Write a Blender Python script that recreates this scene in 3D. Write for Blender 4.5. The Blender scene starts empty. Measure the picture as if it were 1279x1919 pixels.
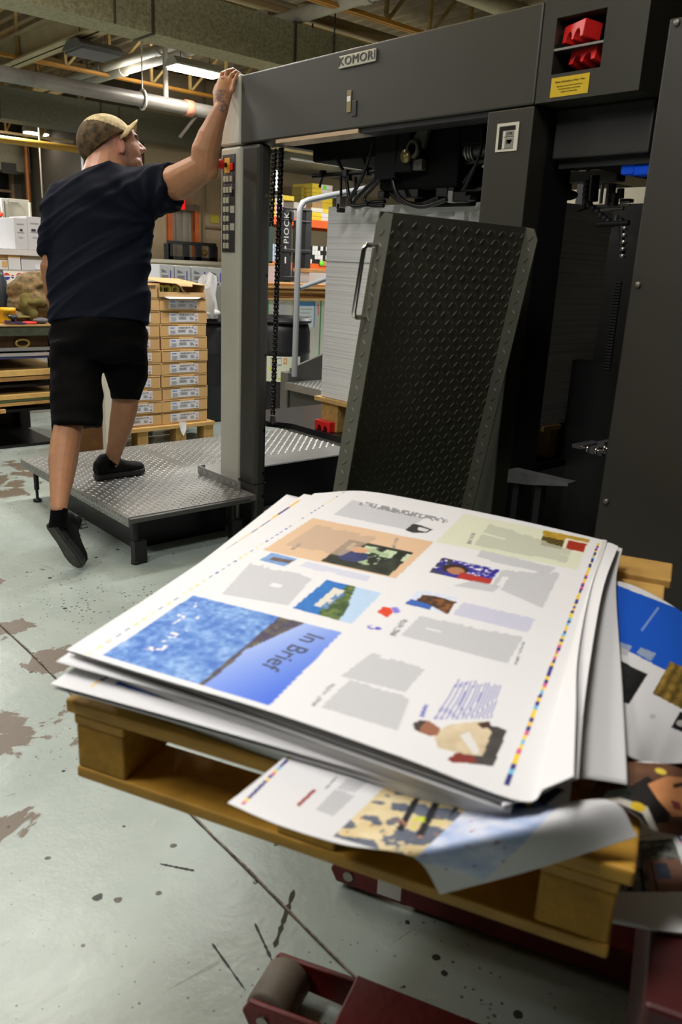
import bpy, bmesh, math, random
import numpy as np
from mathutils import Vector, Matrix, noise
random.seed(7); RNG = np.random.default_rng(7)
SC = bpy.context.scene; COL = SC.collection
V = Vector
# ---------------------------------------------------------------- camera
F = 1500.0; CX, CY = 640.0, 960.0; CAM_H = 1.35
def _rot(yaw, pitch, roll):
    cy, sy = math.cos(yaw), math.sin(yaw)
    fwd = np.array([cy*math.cos(pitch), sy*math.cos(pitch), -math.sin(pitch)])
    right = np.array([sy, -cy, 0.0]); down = np.cross(fwd, right)
    c, s = math.cos(roll), math.sin(roll)
    return np.array([c*right+s*down, -s*right+c*down, fwd])
ROT = _rot(math.radians(48.166), math.radians(17.065), math.radians(-2.818))
CAM = np.array([0.0, 0.0, CAM_H])
def at(px, py, x=None, y=None, z=None, d=None):
    """world point seen at a photo pixel, on a given plane of the room or at a given depth"""
    r = ROT.T @ np.array([(px-CX)/F, (py-CY)/F, 1.0])
    if x is not None: t = x/r[0]
    elif y is not None: t = y/r[1]
    elif z is not None: t = (z-CAM_H)/r[2]
    else: t = d
    return V(CAM + t*r)
cam = bpy.data.objects.new('camera', bpy.data.cameras.new('camera')); COL.objects.link(cam)
m = Matrix.Identity(4)
for i in range(3):
    m[i][0] = ROT[0][i]; m[i][1] = -ROT[1][i]; m[i][2] = -ROT[2][i]
m.translation = V(CAM); cam.matrix_world = m
cam.data.sensor_fit = 'AUTO'; cam.data.sensor_width = 36.0; cam.data.lens = F/1919*36
cam.data.clip_start = .02; cam.data.clip_end = 100
cam.data.dof.use_dof = True; cam.data.dof.focus_distance = 4.0; cam.data.dof.aperture_fstop = 4.8
SC.camera = cam
SC.cycles.diffuse_bounces = 3
SC.view_settings.view_transform = 'Standard'; SC.view_settings.look = 'None'
SC.view_settings.gamma = 1; SC.view_settings.use_curve_mapping = False; SC.view_settings.exposure = 0.0
# ---------------------------------------------------------------- materials
def lin(c):
    if isinstance(c, str): c = tuple(int(c[i:i+2], 16) for i in (0, 2, 4))
    return tuple(((v/255)/12.92 if v/255 <= .04045 else ((v/255+.055)/1.055)**2.4) for v in c)
_M = {}
def mat(name, col=(128,128,128), rough=.5, metal=0.0, var=0.0, vs=6.0, bump=0.0, bs=60.0, spec=.5, stretch=None, col2=None, emit=0.0, attr=None, sss=0.0, coat=0.0, mottle=0.0):
    if name in _M: return _M[name]
    M = bpy.data.materials.new(name); M.use_nodes = True; nt = M.node_tree; N = nt.nodes; Lk = nt.links
    b = N['Principled BSDF']; c = lin(col)
    b.inputs['Base Color'].default_value = (*c, 1); b.inputs['Roughness'].default_value = rough
    b.inputs['Metallic'].default_value = metal; b.inputs['Specular IOR Level'].default_value = spec
    if coat: b.inputs['Coat Weight'].default_value = coat
    if sss:
        b.inputs['Subsurface Weight'].default_value = sss; b.inputs['Subsurface Radius'].default_value = (.012, .005, .003); b.inputs['Subsurface Scale'].default_value = 1.0
    if emit:
        b.inputs['Emission Color'].default_value = (*c, 1); b.inputs['Emission Strength'].default_value = emit
    tc = N.new('ShaderNodeTexCoord'); vec = tc.outputs['Object']
    if stretch:
        mp = N.new('ShaderNodeMapping'); mp.inputs['Scale'].default_value = stretch; Lk.new(vec, mp.inputs['Vector']); vec = mp.outputs['Vector']
    src = None
    if attr:
        a = N.new('ShaderNodeAttribute'); a.attribute_name = attr; src = a.outputs['Color']; Lk.new(src, b.inputs['Base Color'])
    if var or col2:
        n = N.new('ShaderNodeTexNoise'); n.inputs['Scale'].default_value = vs; n.inputs['Detail'].default_value = 6; n.inputs['Roughness'].default_value = .65
        Lk.new(vec, n.inputs['Vector'])
        r = N.new('ShaderNodeValToRGB'); Lk.new(n.outputs['Fac'], r.inputs['Fac'])
        r.color_ramp.elements[0].position = .33; r.color_ramp.elements[1].position = .67
        c2 = lin(col2) if col2 else None
        r.color_ramp.elements[0].color = (*(c2 if c2 else [v*(1-var) for v in c]), 1)
        r.color_ramp.elements[1].color = (*([min(1, v*(1+var)) for v in c]), 1)
        if src is not None:
            r.color_ramp.elements[0].color = (1-var,)*3+(1,); r.color_ramp.elements[1].color = (1+var*.6,)*3+(1,)
            mx = N.new('ShaderNodeMix'); mx.data_type = 'RGBA'; mx.blend_type = 'MULTIPLY'; mx.inputs['Factor'].default_value = 1
            Lk.new(src, mx.inputs['A']); Lk.new(r.outputs['Color'], mx.inputs['B']); Lk.new(mx.outputs['Result'], b.inputs['Base Color'])
        else: Lk.new(r.outputs['Color'], b.inputs['Base Color'])
    if mottle:
        n3 = N.new('ShaderNodeTexNoise'); n3.inputs['Scale'].default_value = vs*.7; n3.inputs['Detail'].default_value = 5; Lk.new(vec, n3.inputs['Vector'])
        mr = N.new('ShaderNodeMapRange'); mr.inputs['To Min'].default_value = max(0, rough-mottle); mr.inputs['To Max'].default_value = min(1, rough+mottle)
        Lk.new(n3.outputs['Fac'], mr.inputs['Value']); Lk.new(mr.outputs['Result'], b.inputs['Roughness'])
    if bump:
        n2 = N.new('ShaderNodeTexNoise'); n2.inputs['Scale'].default_value = bs; n2.inputs['Detail'].default_value = 5; Lk.new(vec, n2.inputs['Vector'])
        bp = N.new('ShaderNodeBump'); bp.inputs['Strength'].default_value = bump; bp.inputs['Distance'].default_value = .01
        Lk.new(n2.outputs['Fac'], bp.inputs['Height']); Lk.new(bp.outputs['Normal'], b.inputs['Normal'])
    _M[name] = M; return M
def G(v): return (v, v, v)
# ---------------------------------------------------------------- mesh helpers
class MB:
    def __init__(s): s.v = []; s.f = []; s.m = []; s.s = []
    def add(s, vs, fs, m=0, sm=False):
        o = len(s.v); s.v += [tuple(p) for p in vs]
        for f in fs: s.f.append(tuple(o+i for i in f)); s.m.append(m); s.s.append(sm)
        return s
    def hexa(s, p, m=0):
        return s.add(p, [(0,3,2,1),(4,5,6,7),(0,1,5,4),(1,2,6,5),(2,3,7,6),(3,0,4,7)], m)
    def box(s, x0, x1, y0, y1, z0, z1, m=0):
        return s.hexa([(x0,y0,z0),(x1,y0,z0),(x1,y1,z0),(x0,y1,z0),(x0,y0,z1),(x1,y0,z1),(x1,y1,z1),(x0,y1,z1)], m)
    def obox(s, c, sx, sy, sz, M=None, m=0):
        M = M or Matrix.Identity(3); c = V(c)
        P = [c+M@V((a*sx/2, b*sy/2, e*sz/2)) for e in (-1,1) for a, b in ((-1,-1),(1,-1),(1,1),(-1,1))]
        return s.hexa(P, m)
    def bar(s, p, q, w, h, up=(0,0,1), m=0):
        p, q = V(p), V(q); d = (q-p).normalized(); side = d.cross(V(up))
        if side.length < 1e-4: side = d.cross(V((1,0,0)))
        side.normalize(); u = side.cross(d)
        P = [e+side*(a*w/2)+u*(b*h/2) for e in (p, q) for a, b in ((-1,-1),(1,-1),(1,1),(-1,1))]
        return s.hexa(P, m)
    def tube(s, pts, r, n=10, m=0, caps=True, closed=False):
        pts = [V(p) for p in pts]; k = len(pts); rr = r if isinstance(r, (list, tuple)) else [r]*k
        T = []
        for i in range(k):
            a = pts[i-1] if (i or closed) else pts[i]; b = pts[(i+1) % k] if (i < k-1 or closed) else pts[i]
            T.append((b-a).normalized())
        nrm = T[0].orthogonal().normalized(); vs = []
        for i in range(k):
            nrm = (nrm-T[i]*nrm.dot(T[i])).normalized(); bn = T[i].cross(nrm)
            vs += [pts[i]+(nrm*math.cos(2*math.pi*j/n)+bn*math.sin(2*math.pi*j/n))*rr[i] for j in range(n)]
        fs = []
        for i in range(k if closed else k-1):
            i2 = (i+1) % k
            fs += [(i*n+j, i*n+(j+1)%n, i2*n+(j+1)%n, i2*n+j) for j in range(n)]
        s.add(vs, fs, m, True)
        if caps and not closed:
            s.add(vs[:n], [tuple(range(n))[::-1]], m); s.add(vs[-n:], [tuple(range(n))], m)
        return s
    def cyl(s, p, q, r, r2=None, n=20, m=0): return s.tube([p, q], [r, r if r2 is None else r2], n, m)
    def lathe(s, c, prof, n=32, m=0, axis=None):
        c = V(c); vs = []; k = len(prof); A = axis or Matrix.Identity(3)
        for r, z in prof: vs += [c+A@V((r*math.cos(2*math.pi*j/n), r*math.sin(2*math.pi*j/n), z)) for j in range(n)]
        return s.add(vs, [(i*n+j, i*n+(j+1)%n, (i+1)*n+(j+1)%n, (i+1)*n+j) for i in range(k-1) for j in range(n)], m, True)
    def prism(s, poly, ext, m=0):
        n = len(poly); a = [V(p) for p in poly]; b = [p+V(ext) for p in a]
        return s.add(a+b, [tuple(range(n))[::-1], tuple(range(n, 2*n))]+[(i, (i+1)%n, n+(i+1)%n, n+i) for i in range(n)], m)
    def quad(s, a, b, c, d, m=0): return s.add([a,b,c,d], [(0,1,2,3)], m)
    def ball(s, c, r, m=0, n=12, k=8, sc=(1,1,1)):
        c = V(c); vs = []; 
        for i in range(k+1):
            t = math.pi*i/k
            vs += [c+V((r*sc[0]*math.sin(t)*math.cos(2*math.pi*j/n), r*sc[1]*math.sin(t)*math.sin(2*math.pi*j/n), r*sc[2]*math.cos(t))) for j in range(n)]
        return s.add(vs, [(i*n+j, (i+1)*n+j, (i+1)*n+(j+1)%n, i*n+(j+1)%n) for i in range(k) for j in range(n)], m, True)
    def mesh(s, name):
        me = bpy.data.meshes.new(name); me.from_pydata(s.v, [], s.f)
        me.polygons.foreach_set('material_index', s.m); me.polygons.foreach_set('use_smooth', s.s); me.update(); return me
    def build(s, name, mats, parent=None, bevel=0.0, recalc=True):
        me = s.mesh(name)
        if recalc:
            bm = bmesh.new(); bm.from_mesh(me); bmesh.ops.recalc_face_normals(bm, faces=bm.faces); bm.to_mesh(me); bm.free()
        return link(name, me, mats, parent, bevel)
def link(name, me, mats, parent=None, bevel=0.0):
    o = bpy.data.objects.new(name, me); COL.objects.link(o)
    for mm in (mats if isinstance(mats, (list, tuple)) else [mats]): me.materials.append(mm)
    if parent is not None: attach(o, parent)
    if bevel:
        b = o.modifiers.new('bevel', 'BEVEL'); b.width = bevel; b.segments = 2; b.limit_method = 'ANGLE'; b.angle_limit = .9
    return o
def attach(o, parent):
    o.parent = parent
    if parent.type == 'EMPTY': o.matrix_parent_inverse = Matrix.Translation(-parent.location)
def tag(o, label, cat, group=None):
    o['label'] = label; o['category'] = cat
    if group: o['group'] = group
    return o
def thing(name, label, cat, loc, group=None):
    o = bpy.data.objects.new(name, None); COL.objects.link(o); o.location = loc; o.empty_display_size = .1
    return tag(o, label, cat, group)
def struct(o): o['kind'] = 'structure'; return o
def dup(root, delta, label=None, group=None):
    r = root.copy(); COL.objects.link(r); r.location = root.location+V(delta)
    if label: r['label'] = label
    if group: r['group'] = group
    for ch in list(root.children):
        c = ch.copy(); COL.objects.link(c); c.parent = r; c.matrix_parent_inverse = ch.matrix_parent_inverse.copy()
        for g in list(ch.children):
            d = g.copy(); COL.objects.link(d); d.parent = c; d.matrix_parent_inverse = g.matrix_parent_inverse.copy()
    return r
def text_mesh(body, size, ext=.0004, spacing=1.0, align='CENTER'):
    cu = bpy.data.curves.new('t', 'FONT'); cu.body = body; cu.size = size; cu.extrude = ext; cu.align_x = align; cu.align_y = 'CENTER'; cu.space_character = spacing
    cu.resolution_u = 3
    o = bpy.data.objects.new('t', cu); COL.objects.link(o)
    bpy.context.view_layer.update()
    me = bpy.data.meshes.new_from_object(o.evaluated_get(bpy.context.evaluated_depsgraph_get()))
    bpy.data.objects.remove(o); return me
def frame(origin, xdir, ydir):
    """4x4 whose X runs along xdir, Y along ydir (for text and stickers lying on a face)"""
    x = V(xdir).normalized(); y = V(ydir); y = (y-x*y.dot(x)).normalized(); z = x.cross(y)
    M = Matrix.Identity(4)
    for i in range(3): M[i][0], M[i][1], M[i][2] = x[i], y[i], z[i]
    M.translation = V(origin); return M
def text(body, size, M, material, name, parent=None, bold=0.0, **k):
    me = text_mesh(body, size, **k); me.transform(M)
    return link(name, me, material, parent)
FX = (V((0,-1,0)), V((0,0,1)))     # face looking towards -X: reading direction and up
FY = (V((1,0,0)), V((0,0,1)))      # face looking towards -Y
# ================================================================ room
def floor_mat():
    M = bpy.data.materials.new('painted_concrete'); M.use_nodes = True; nt = M.node_tree; N = nt.nodes; L = nt.links; b = N['Principled BSDF']
    geo = N.new('ShaderNodeNewGeometry'); P = geo.outputs['Position']
    def noi(scale, det=6, rough=.6, vec=P, dist=0):
        n = N.new('ShaderNodeTexNoise'); n.inputs['Scale'].default_value = scale; n.inputs['Detail'].default_value = det; n.inputs['Roughness'].default_value = rough; n.inputs['Distortion'].default_value = dist; L.new(vec, n.inputs['Vector']); return n.outputs['Fac']
    def math_(op, a, bb=None, c=None):
        n = N.new('ShaderNodeMath'); n.operation = op
        for i, v in enumerate((a, bb, c)):
            if v is None: continue
            if isinstance(v, (int, float)): n.inputs[i].default_value = v
            else: L.new(v, n.inputs[i])
        return n.outputs[0]
    def ramp(f, lo, hi):
        n = N.new('ShaderNodeMapRange'); n.inputs['From Min'].default_value = lo; n.inputs['From Max'].default_value = hi; L.new(f, n.inputs['Value']); return n.outputs['Result']
    def mix(f, a, bb):
        n = N.new('ShaderNodeMix'); n.data_type = 'RGBA'; L.new(f, n.inputs['Factor'])
        for k, v in (('A', a), ('B', bb)):
            if isinstance(v, tuple): n.inputs[k].default_value = (*lin(v), 1)
            else: L.new(v, n.inputs[k])
        return n.outputs['Result']
    base = mix(ramp(noi(1.3), .3, .7), (154,167,160), (179,189,182))
    base = mix(math_('MULTIPLY', ramp(noi(5, 8, .7), .5, .75), .35), base, (148,156,148))
    # worn-through patches: noise pushed over a threshold near the places the paint has gone
    near = None
    for (x, y, r) in ((.56,2.12,.42),(.33,1.95,.45),(1.75,5.0,.6),(1.0,3.3,.12),(.89,2.5,.15),(.9,2.8,.2),(.5,1.75,.16),(2.6,5.1,.5),(-.5,2.6,.8)):
        d = N.new('ShaderNodeVectorMath'); d.operation = 'DISTANCE'; L.new(P, d.inputs[0]); d.inputs[1].default_value = (x, y, 0)
        g = ramp(d.outputs['Value'], r, 0)
        near = g if near is None else math_('MAXIMUM', near, g)
    worn = ramp(math_('ADD', noi(3.2, 9, .62, dist=.6), math_('MULTIPLY', near, .22)), .645, .66)
    base = mix(worn, base, (112,101,88))
    # dark droplets and chips
    vo = N.new('ShaderNodeTexVoronoi'); vo.inputs['Scale'].default_value = 13; vo.inputs['Randomness'].default_value = 1; L.new(P, vo.inputs['Vector'])
    wob = math_('ADD', vo.outputs['Distance'], math_('MULTIPLY', noi(40, 4), .16))
    thr = ramp(noi(2.2, 4), .42, .75)
    spot = math_('LESS_THAN', wob, math_('ADD', .10, math_('MULTIPLY', thr, .17)))
    base = mix(spot, base, (62,62,56))
    v2 = N.new('ShaderNodeTexVoronoi'); v2.inputs['Scale'].default_value = 42; L.new(P, v2.inputs['Vector'])
    sp2 = math_('LESS_THAN', math_('ADD', v2.outputs['Distance'], math_('MULTIPLY', noi(90, 3), .2)), math_('ADD', .13, math_('MULTIPLY', ramp(noi(1.1, 3), .42, .7), .2)))
    base = mix(math_('MULTIPLY', sp2, .8), base, (70,70,62))
    # long thin scratches
    sx = N.new('ShaderNodeMapping'); sx.inputs['Scale'].default_value = (2.2, 34, 1); sx.inputs['Rotation'].default_value = (0,0,.75); L.new(P, sx.inputs['Vector'])
    scr = ramp(noi(1.6, 5, .5, sx.outputs['Vector']), .69, .74)
    base = mix(math_('MULTIPLY', scr, .6), base, (108,116,106))
    L.new(base, b.inputs['Base Color'])
    r = math_('ADD', .13, math_('MULTIPLY', noi(7, 8, .7), .24)); r = math_('ADD', r, math_('MULTIPLY', worn, .25)); L.new(r, b.inputs['Roughness'])
    bp = N.new('ShaderNodeBump'); bp.inputs['Strength'].default_value = .25; bp.inputs['Distance'].default_value = .006
    L.new(math_('SUBTRACT', math_('ADD', math_('MULTIPLY', noi(38, 6, .65), .6), noi(6, 4)), math_('MULTIPLY', worn, .5)), bp.inputs['Height']); L.new(bp.outputs['Normal'], b.inputs['Normal'])
    return M
FLOOR = floor_mat()
X0, X1, Y0, Y1, ZC = -7.0, 17.0, -5.0, 19.0, 4.25
mb = MB(); mb.quad((X0,Y0,0),(X1,Y0,0),(X1,Y1,0),(X0,Y1,0)); struct(mb.build('floor', FLOOR))
# joint in the slab, running away from the pallet, with broken edges
mb = MB(); pts = []
n = 150; y0, y1 = -.6, 5.0
lft, rgt = [], []
for i in range(n):
    y = y0+(y1-y0)*i/(n-1); c = .89+.006*noise.noise(V((0, y*2.2, 0)))
    w = .0015+.006*max(0, noise.noise(V((3, y*9, 0))))**1.5+.002*random.random()
    lft.append((c-w-.003*random.random(), y, .0015)); rgt.append((c+w, y, .0015))
mb.add(lft+rgt, [(i, n+i, n+i+1, i+1) for i in range(n-1)]); struct(mb.build('trim_1', mat('slab_joint', (120,112,98), .9, var=.6, vs=60)))
mb = MB(); lft, rgt = [], []
for i in range(n):
    y = y0+(y1-y0)*i/(n-1); c = .886+.006*noise.noise(V((0, y*2.2, 0)))
    w = .0008+.0012*random.random(); lft.append((c-w, y, .0022)); rgt.append((c+w, y, .0022))
mb.add(lft+rgt, [(i, n+i, n+i+1, i+1) for i in range(n-1)]); struct(mb.build('trim_2', mat('joint_crack', (46,42,36), .95)))
# walls
WALL = mat('beige_block_wall', (176,158,128), .8, var=.10, vs=2.0, bump=.1, bs=20)
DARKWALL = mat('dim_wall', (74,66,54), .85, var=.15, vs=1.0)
WY = 13.0
dx0, dx1, dz = at(322,440,y=WY).x, at(364,440,y=WY).x, at(350,395,y=WY).z
wx0 = 6.9
mb = MB(); mb.box(wx0, dx0-.09, WY, WY+.2, 0, ZC); mb.box(dx1+.09, X1, WY, WY+.2, 0, ZC); mb.box(dx0-.09, dx1+.09, WY, WY+.2, dz+.09, ZC)
struct(mb.build('wall_back', WALL))
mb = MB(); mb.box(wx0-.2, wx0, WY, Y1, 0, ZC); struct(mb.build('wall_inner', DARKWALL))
mb = MB()  # far wall of the dim bay with a band of dark office windows
wl, wr, wz0, wz1 = 3.5, wx0-.35, 2.15, 2.95
YW = 18.0
mb.box(X0, wl, YW, YW+.2, 0, ZC); mb.box(wr, wx0, YW, YW+.2, 0, ZC); mb.box(wl, wr, YW, YW+.2, 0, wz0); mb.box(wl, wr, YW, YW+.2, wz1, ZC)
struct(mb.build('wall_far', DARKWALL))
GLASSD = mat('dark_window_glass', (10,11,12), .08, spec=.6); TIMB = mat('window_timber', (128,104,72), .7, var=.2, vs=8)
k = 0; xs = [wl+(wr-wl)*i/4 for i in range(5)]
for a, b in zip(xs[:-1], xs[1:]):
    k += 1; w = MB(); w.box(a+.03, b-.03, YW+.1, YW+.12, wz0, wz1); o = struct(w.build('window_%d' % k, GLASSD))
    f = MB(); f.box(a, a+.06, YW-.02, YW+.14, wz0, wz1); f.box(b-.06, b, YW-.02, YW+.14, wz0, wz1); f.box(a, b, YW-.02, YW+.14, wz1-.06, wz1); f.box(a, b, YW-.02, YW+.14, wz0, wz0+.06); f.box(a, b, YW-.01, YW+.08, wz0+.33, wz0+.38); f.box((a+b)/2-.02, (a+b)/2+.02, YW-.01, YW+.1, wz0, wz1)
    f.build('window_frame', TIMB, o)
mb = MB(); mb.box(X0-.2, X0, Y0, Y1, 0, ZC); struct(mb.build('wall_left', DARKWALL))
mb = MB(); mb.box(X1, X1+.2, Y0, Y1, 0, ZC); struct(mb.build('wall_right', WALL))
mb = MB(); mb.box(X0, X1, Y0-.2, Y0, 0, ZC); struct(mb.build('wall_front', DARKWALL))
# door with an orange frame and clear plastic strips
ORANGE = mat('orange_paint', (198,98,30), .5, var=.15, vs=5)
mb = MB()
for i in range(7):
    a = dx0+(dx1-dx0)*i/7; b = dx0+(dx1-dx0)*(i+1)/7+.02; j = .015*(i % 2)
    mb.box(a, b, WY+.06+j, WY+.068+j, .03, dz)
door = struct(mb.build('door_1', mat('clear_plastic_strips', (150,146,132), .25, var=.25, vs=4, stretch=(3,1,.3))))
mb = MB(); mb.box(dx0-.09, dx0, WY-.05, WY+.2, 0, dz); mb.box(dx1, dx1+.09, WY-.05, WY+.2, 0, dz); mb.build('door_frame', ORANGE, door)
mb = MB(); mb.box(dx0-.09, dx1+.09, WY-.05, WY+.2, dz, dz+.09); mb.build('door_lintel', mat('grey_steel', (120,112,100), .5), door)
# low ledge wall and black railing in front of the door
lz = at(340,488,y=11.6).z; lx0, lx1 = 5.4, 9.2
mb = MB(); mb.box(lx0, lx1, 11.6, 11.75, 0, lz-.05); mb.box(lx0, lx1, 11.55, 11.8, lz-.05, lz, 1); struct(mb.build('wall_low', [mat('cream_block', (186,172,146), .8, var=.08, vs=4), mat('cream_cap', (205,196,176), .7)]))
BLK = mat('black_paint', (16,17,18), .45)
t = thing('railing', 'low black steel railing standing on the cream ledge in front of the door', 'railing', (at(360,480,y=11.66).x, 11.66, lz))
ra, rb = at(315,455,y=11.66), at(405,455,y=11.66); rz = at(360,457,y=11.66).z
mb = MB(); mb.bar((ra.x,11.66,rz), (rb.x,11.66,rz), .05, .05); mb.bar((ra.x,11.66,lz+.03), (rb.x,11.66,lz+.03), .05, .05); mb.build('rail', BLK, t)
for fx in (.0, .06, .34, .40, .59, .65, .92, 1.0):
    mb = MB(); x = ra.x+(rb.x-ra.x)*fx; mb.box(x-.025-.03*(fx in (0,1.0,.06,.92)), x+.025, 11.635, 11.685, lz+.001, rz-.02); mb.build('baluster', BLK, t)
# conduit, notice and exit sign on the back wall
t = thing('conduit', 'thin vertical pipe with a valve running down the beige wall beside the door', 'pipe', (at(383,440,y=12.95).x, 12.95, 0))
mb = MB(); x = at(383,440,y=12.94).x; mb.cyl((x,12.94,0), (x,12.94,ZC), .022); mb.cyl((x,12.94,at(385,426,y=12.94).z), (x+1.1,12.94,at(385,426,y=12.94).z), .018); mb.build('pipe', mat('tan_pipe', (140,122,92), .6), t)
mb = MB(); mb.ball((x,12.92,at(383,474,y=12.94).z), .055); mb.build('valve', mat('brass_valve', (120,96,40), .4), t)
p = at(367,410,y=12.98); mb = MB(); mb.box(p.x-.03, p.x+.03, 12.975, 12.995, p.z-.22, p.z+.22); o = tag(mb.build('wall_notice', mat('brown_notice', (92,74,58), .6)), 'narrow brown upright notice on the beige wall right of the door frame', 'notice')
p = at(403,411,y=12.98); mb = MB(); mb.box(p.x-.09, p.x+.09, 12.975, 12.995, p.z-.07, p.z+.07); tag(mb.build('wall_sticker', mat('yellow_sticker', (190,178,60), .6)), 'small yellow sticker on the beige wall left of the press post', 'sticker')
p = at(331,380,y=12.9); t = thing('exit_sign', 'small red exit sign above the orange framed door', 'sign', (p.x, 12.9, p.z))
mb = MB(); mb.box(p.x-.16, p.x+.16, 12.88, 12.98, p.z-.1, p.z+.1); mb.build('sign_box', mat('exit_red', (205,20,24), .4, emit=1.2), t)
text('EXIT', .12, frame((p.x, 12.876, p.z), *FY), mat('exit_white', (240,235,230), .5), 'lettering', t)
# ---------------------------------------------------------------- ceiling: ribbed deck, joists, ducts, pipes
DECK = mat('painted_roof_deck', (128,114,88), .75, var=.25, vs=2.2, spec=.3)
mb = MB(); prof = []; x = X0
while x < X1:
    prof += [(x, ZC), (x+.07, ZC), (x+.10, ZC+.06), (x+.17, ZC+.06)]; x += .2
n = len(prof); mb.add([(a, Y0, z) for a, z in prof]+[(a, Y1, z) for a, z in prof], [(i, i+1, n+i+1, n+i) for i in range(n-1)]); struct(mb.build('ceiling', DECK))
YEL = mat('yellowed_steel', (158,132,78), .55, var=.25, vs=5); YEL2 = mat('amber_steel', (170,118,40), .5, var=.2, vs=4); PALE = mat('pale_cream_steel', (190,170,128), .55, var=.12, vs=5)
def joist(y, z, m, label, x0=X0, x1=X1, step=.62):
    t = thing('roof_joist', label, 'joist', (0, y, z), 'open web roof joists')
    mb = MB(); mb.box(x0, x1, y-.045, y-.005, z-.035, z); mb.box(x0, x1, y+.005, y+.045, z-.035, z); mb.build('bottom_chord', m, t)
    mb = MB(); mb.box(x0, x1, y-.05, y+.05, ZC-.06, ZC-.005); mb.build('top_chord', YEL, t)
    mb = MB(); x = x0+.1; h = ZC-.04
    while x < x1-step:
        mb.bar((x,y,z-.02), (x,y,h), .035, .035, (0,1,0)); mb.bar((x,y,z-.02), (x+step*.8,y,h), .03, .03, (0,1,0)); x += step
    w = mb.build('web', YEL, t); w['kind'] = 'stuff'
joist(at(200,139,z=3.68).y, 3.68, YEL2, 'amber open web roof joist crossing behind the grey hanging pipe')
joist(at(700,30,z=3.68).y, 3.68, YEL2, 'orange roof joist nearest the camera, above the dark press beam')
joist(9.0, 3.68, YEL, 'dull yellow roof joist just behind the large near duct')
joist(13.7, 3.68, YEL, 'dim yellow roof joist deep in the bay, past the amber one')
joist(at(75,256,z=3.3).y, 3.3, PALE, 'pale cream roof joist with light diagonals beneath the far duct')
joist(at(700,30,z=3.68).y-2.4, 3.68, YEL, 'unlit roof joist above the tall right hand guard panel')
def ybeam(px, py, z, w, h, m, label, name='roof_beam', y0=5.0, y1=17.8):
    p = at(px, py, z=z); mb = MB(); mb.box(p.x-w/2, p.x+w/2, y0, y1, z, z+.02); mb.box(p.x-.012, p.x+.012, y0, y1, z, z+h); mb.box(p.x-w/2, p.x+w/2, y0, y1, z+h-.02, z+h)
    return tag(mb.build(name, m), label, 'beam')
CRM = mat('cream_beam', (168,154,118), .6, var=.12, vs=3)
ybeam(100, 94, 3.62, .2, .3, CRM, 'cream steel roof beam rising from the left edge to the near duct', y0=8.0)
PIPEW = mat('dusty_white_pipe', (158,152,134), .6, var=.15, vs=4)
def ypipe(a, z, r, label, y0, y1, m=None, px=None):
    x = at(*a, z=z).x; mb = MB(); mb.cyl((x,y0,z), (x,y1,z), r, n=14)
    for yy in np.arange(y0+.5, y1, 1.6): mb.cyl((x,yy,z), (x,yy+.1,z), r*1.18, n=14)
    return tag(mb.build('overhead_pipe', m or PIPEW), label, 'pipe')
ypipe((155,140), 3.75, .06, 'dusty white overhead pipe behind the grey box lamp', 7.6, 16)
ypipe((270,120), 3.75, .06, 'dusty white overhead pipe crossing above the pipe hanger rod', 7.6, 16)
ypipe((560,30), 3.7, .07, 'fat grey overhead pipe right of the near duct, close to the ceiling', 4.0, 12)
ypipe((520,30), 3.9, .045, 'slim pale overhead pipe above the near duct', 4.0, 12, CRM)
def xpipe(a, z, r, label, m, x0=X0, x1=X1, name='overhead_pipe', hang=True):
    y = at(*a, z=z).y; mb = MB(); mb.cyl((x0,y,z), (x1,y,z), r, n=16)
    o = mb.build(name, m); tag(o, label, 'pipe'); return o, y
GPIPE = mat('grey_steel_pipe', (132,126,118), .45, metal=.4, var=.2, vs=3)
t_y = at(390,210,z=3.05).y
t = thing('sprinkler_pipe', 'long grey hanging pipe passing behind the raised forearm', 'pipe', (5, t_y, 3.05))
mb = MB(); mb.cyl((X0,t_y,3.05), (X1,t_y,3.05), .075, n=18); mb.build('pipe', GPIPE, t)
p = at(311,150,y=t_y); mb = MB(); mb.cyl((p.x,t_y,3.1), (p.x,t_y,ZC), .03); mb.build('drop_pipe', mat('pale_drop_pipe', (178,170,154), .5), t)
p = at(267,150,y=t_y); mb = MB(); mb.cyl((p.x,t_y,3.15), (p.x,t_y,ZC), .008, n=8); mb.tube([(p.x, t_y+.09*math.cos(a), 3.05+.1*math.sin(a)) for a in np.linspace(0, 2*math.pi, 18)[:-1]], .014, 8, closed=True); mb.build('hanger', mat('white_hanger', (200,192,180), .5), t)
p = at(354,203,y=t_y); mb = MB(); mb.lathe((p.x, t_y, 3.05), [(.0,-.05),(.09,-.05),(.09,.05),(.0,.05)], 18, axis=Matrix.Rotation(math.pi/2, 3, 'Y')); mb.build('tape_band', mat('peach_tape', (170,112,86), .7), t)
mb = MB(); mb.bar((p.x-.1, t_y+.05, 2.72), (p.x+.12, t_y, 3.0), .04, .03); mb.build('bracket', mat('rust_bracket', (40,30,20), .8), t)
xpipe((75,271), 3.0, .055, 'golden yellow pipe running under the far duct behind the cap', mat('golden_pipe', (190,146,56), .45), hang=False, x1=wx0+3)
xpipe((600,38), 3.86, .07, 'cream ceiling pipe running along above the press beam', CRM)
xpipe((925,5), 3.86, .09, 'thick cream ceiling pipe at the top edge above the red blocks', CRM)
xpipe((690,68), 3.78, .035, 'thin tan ceiling pipe with a dark coupling above the press beam', mat('tan_thin_pipe', (160,136,94), .55))
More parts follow.
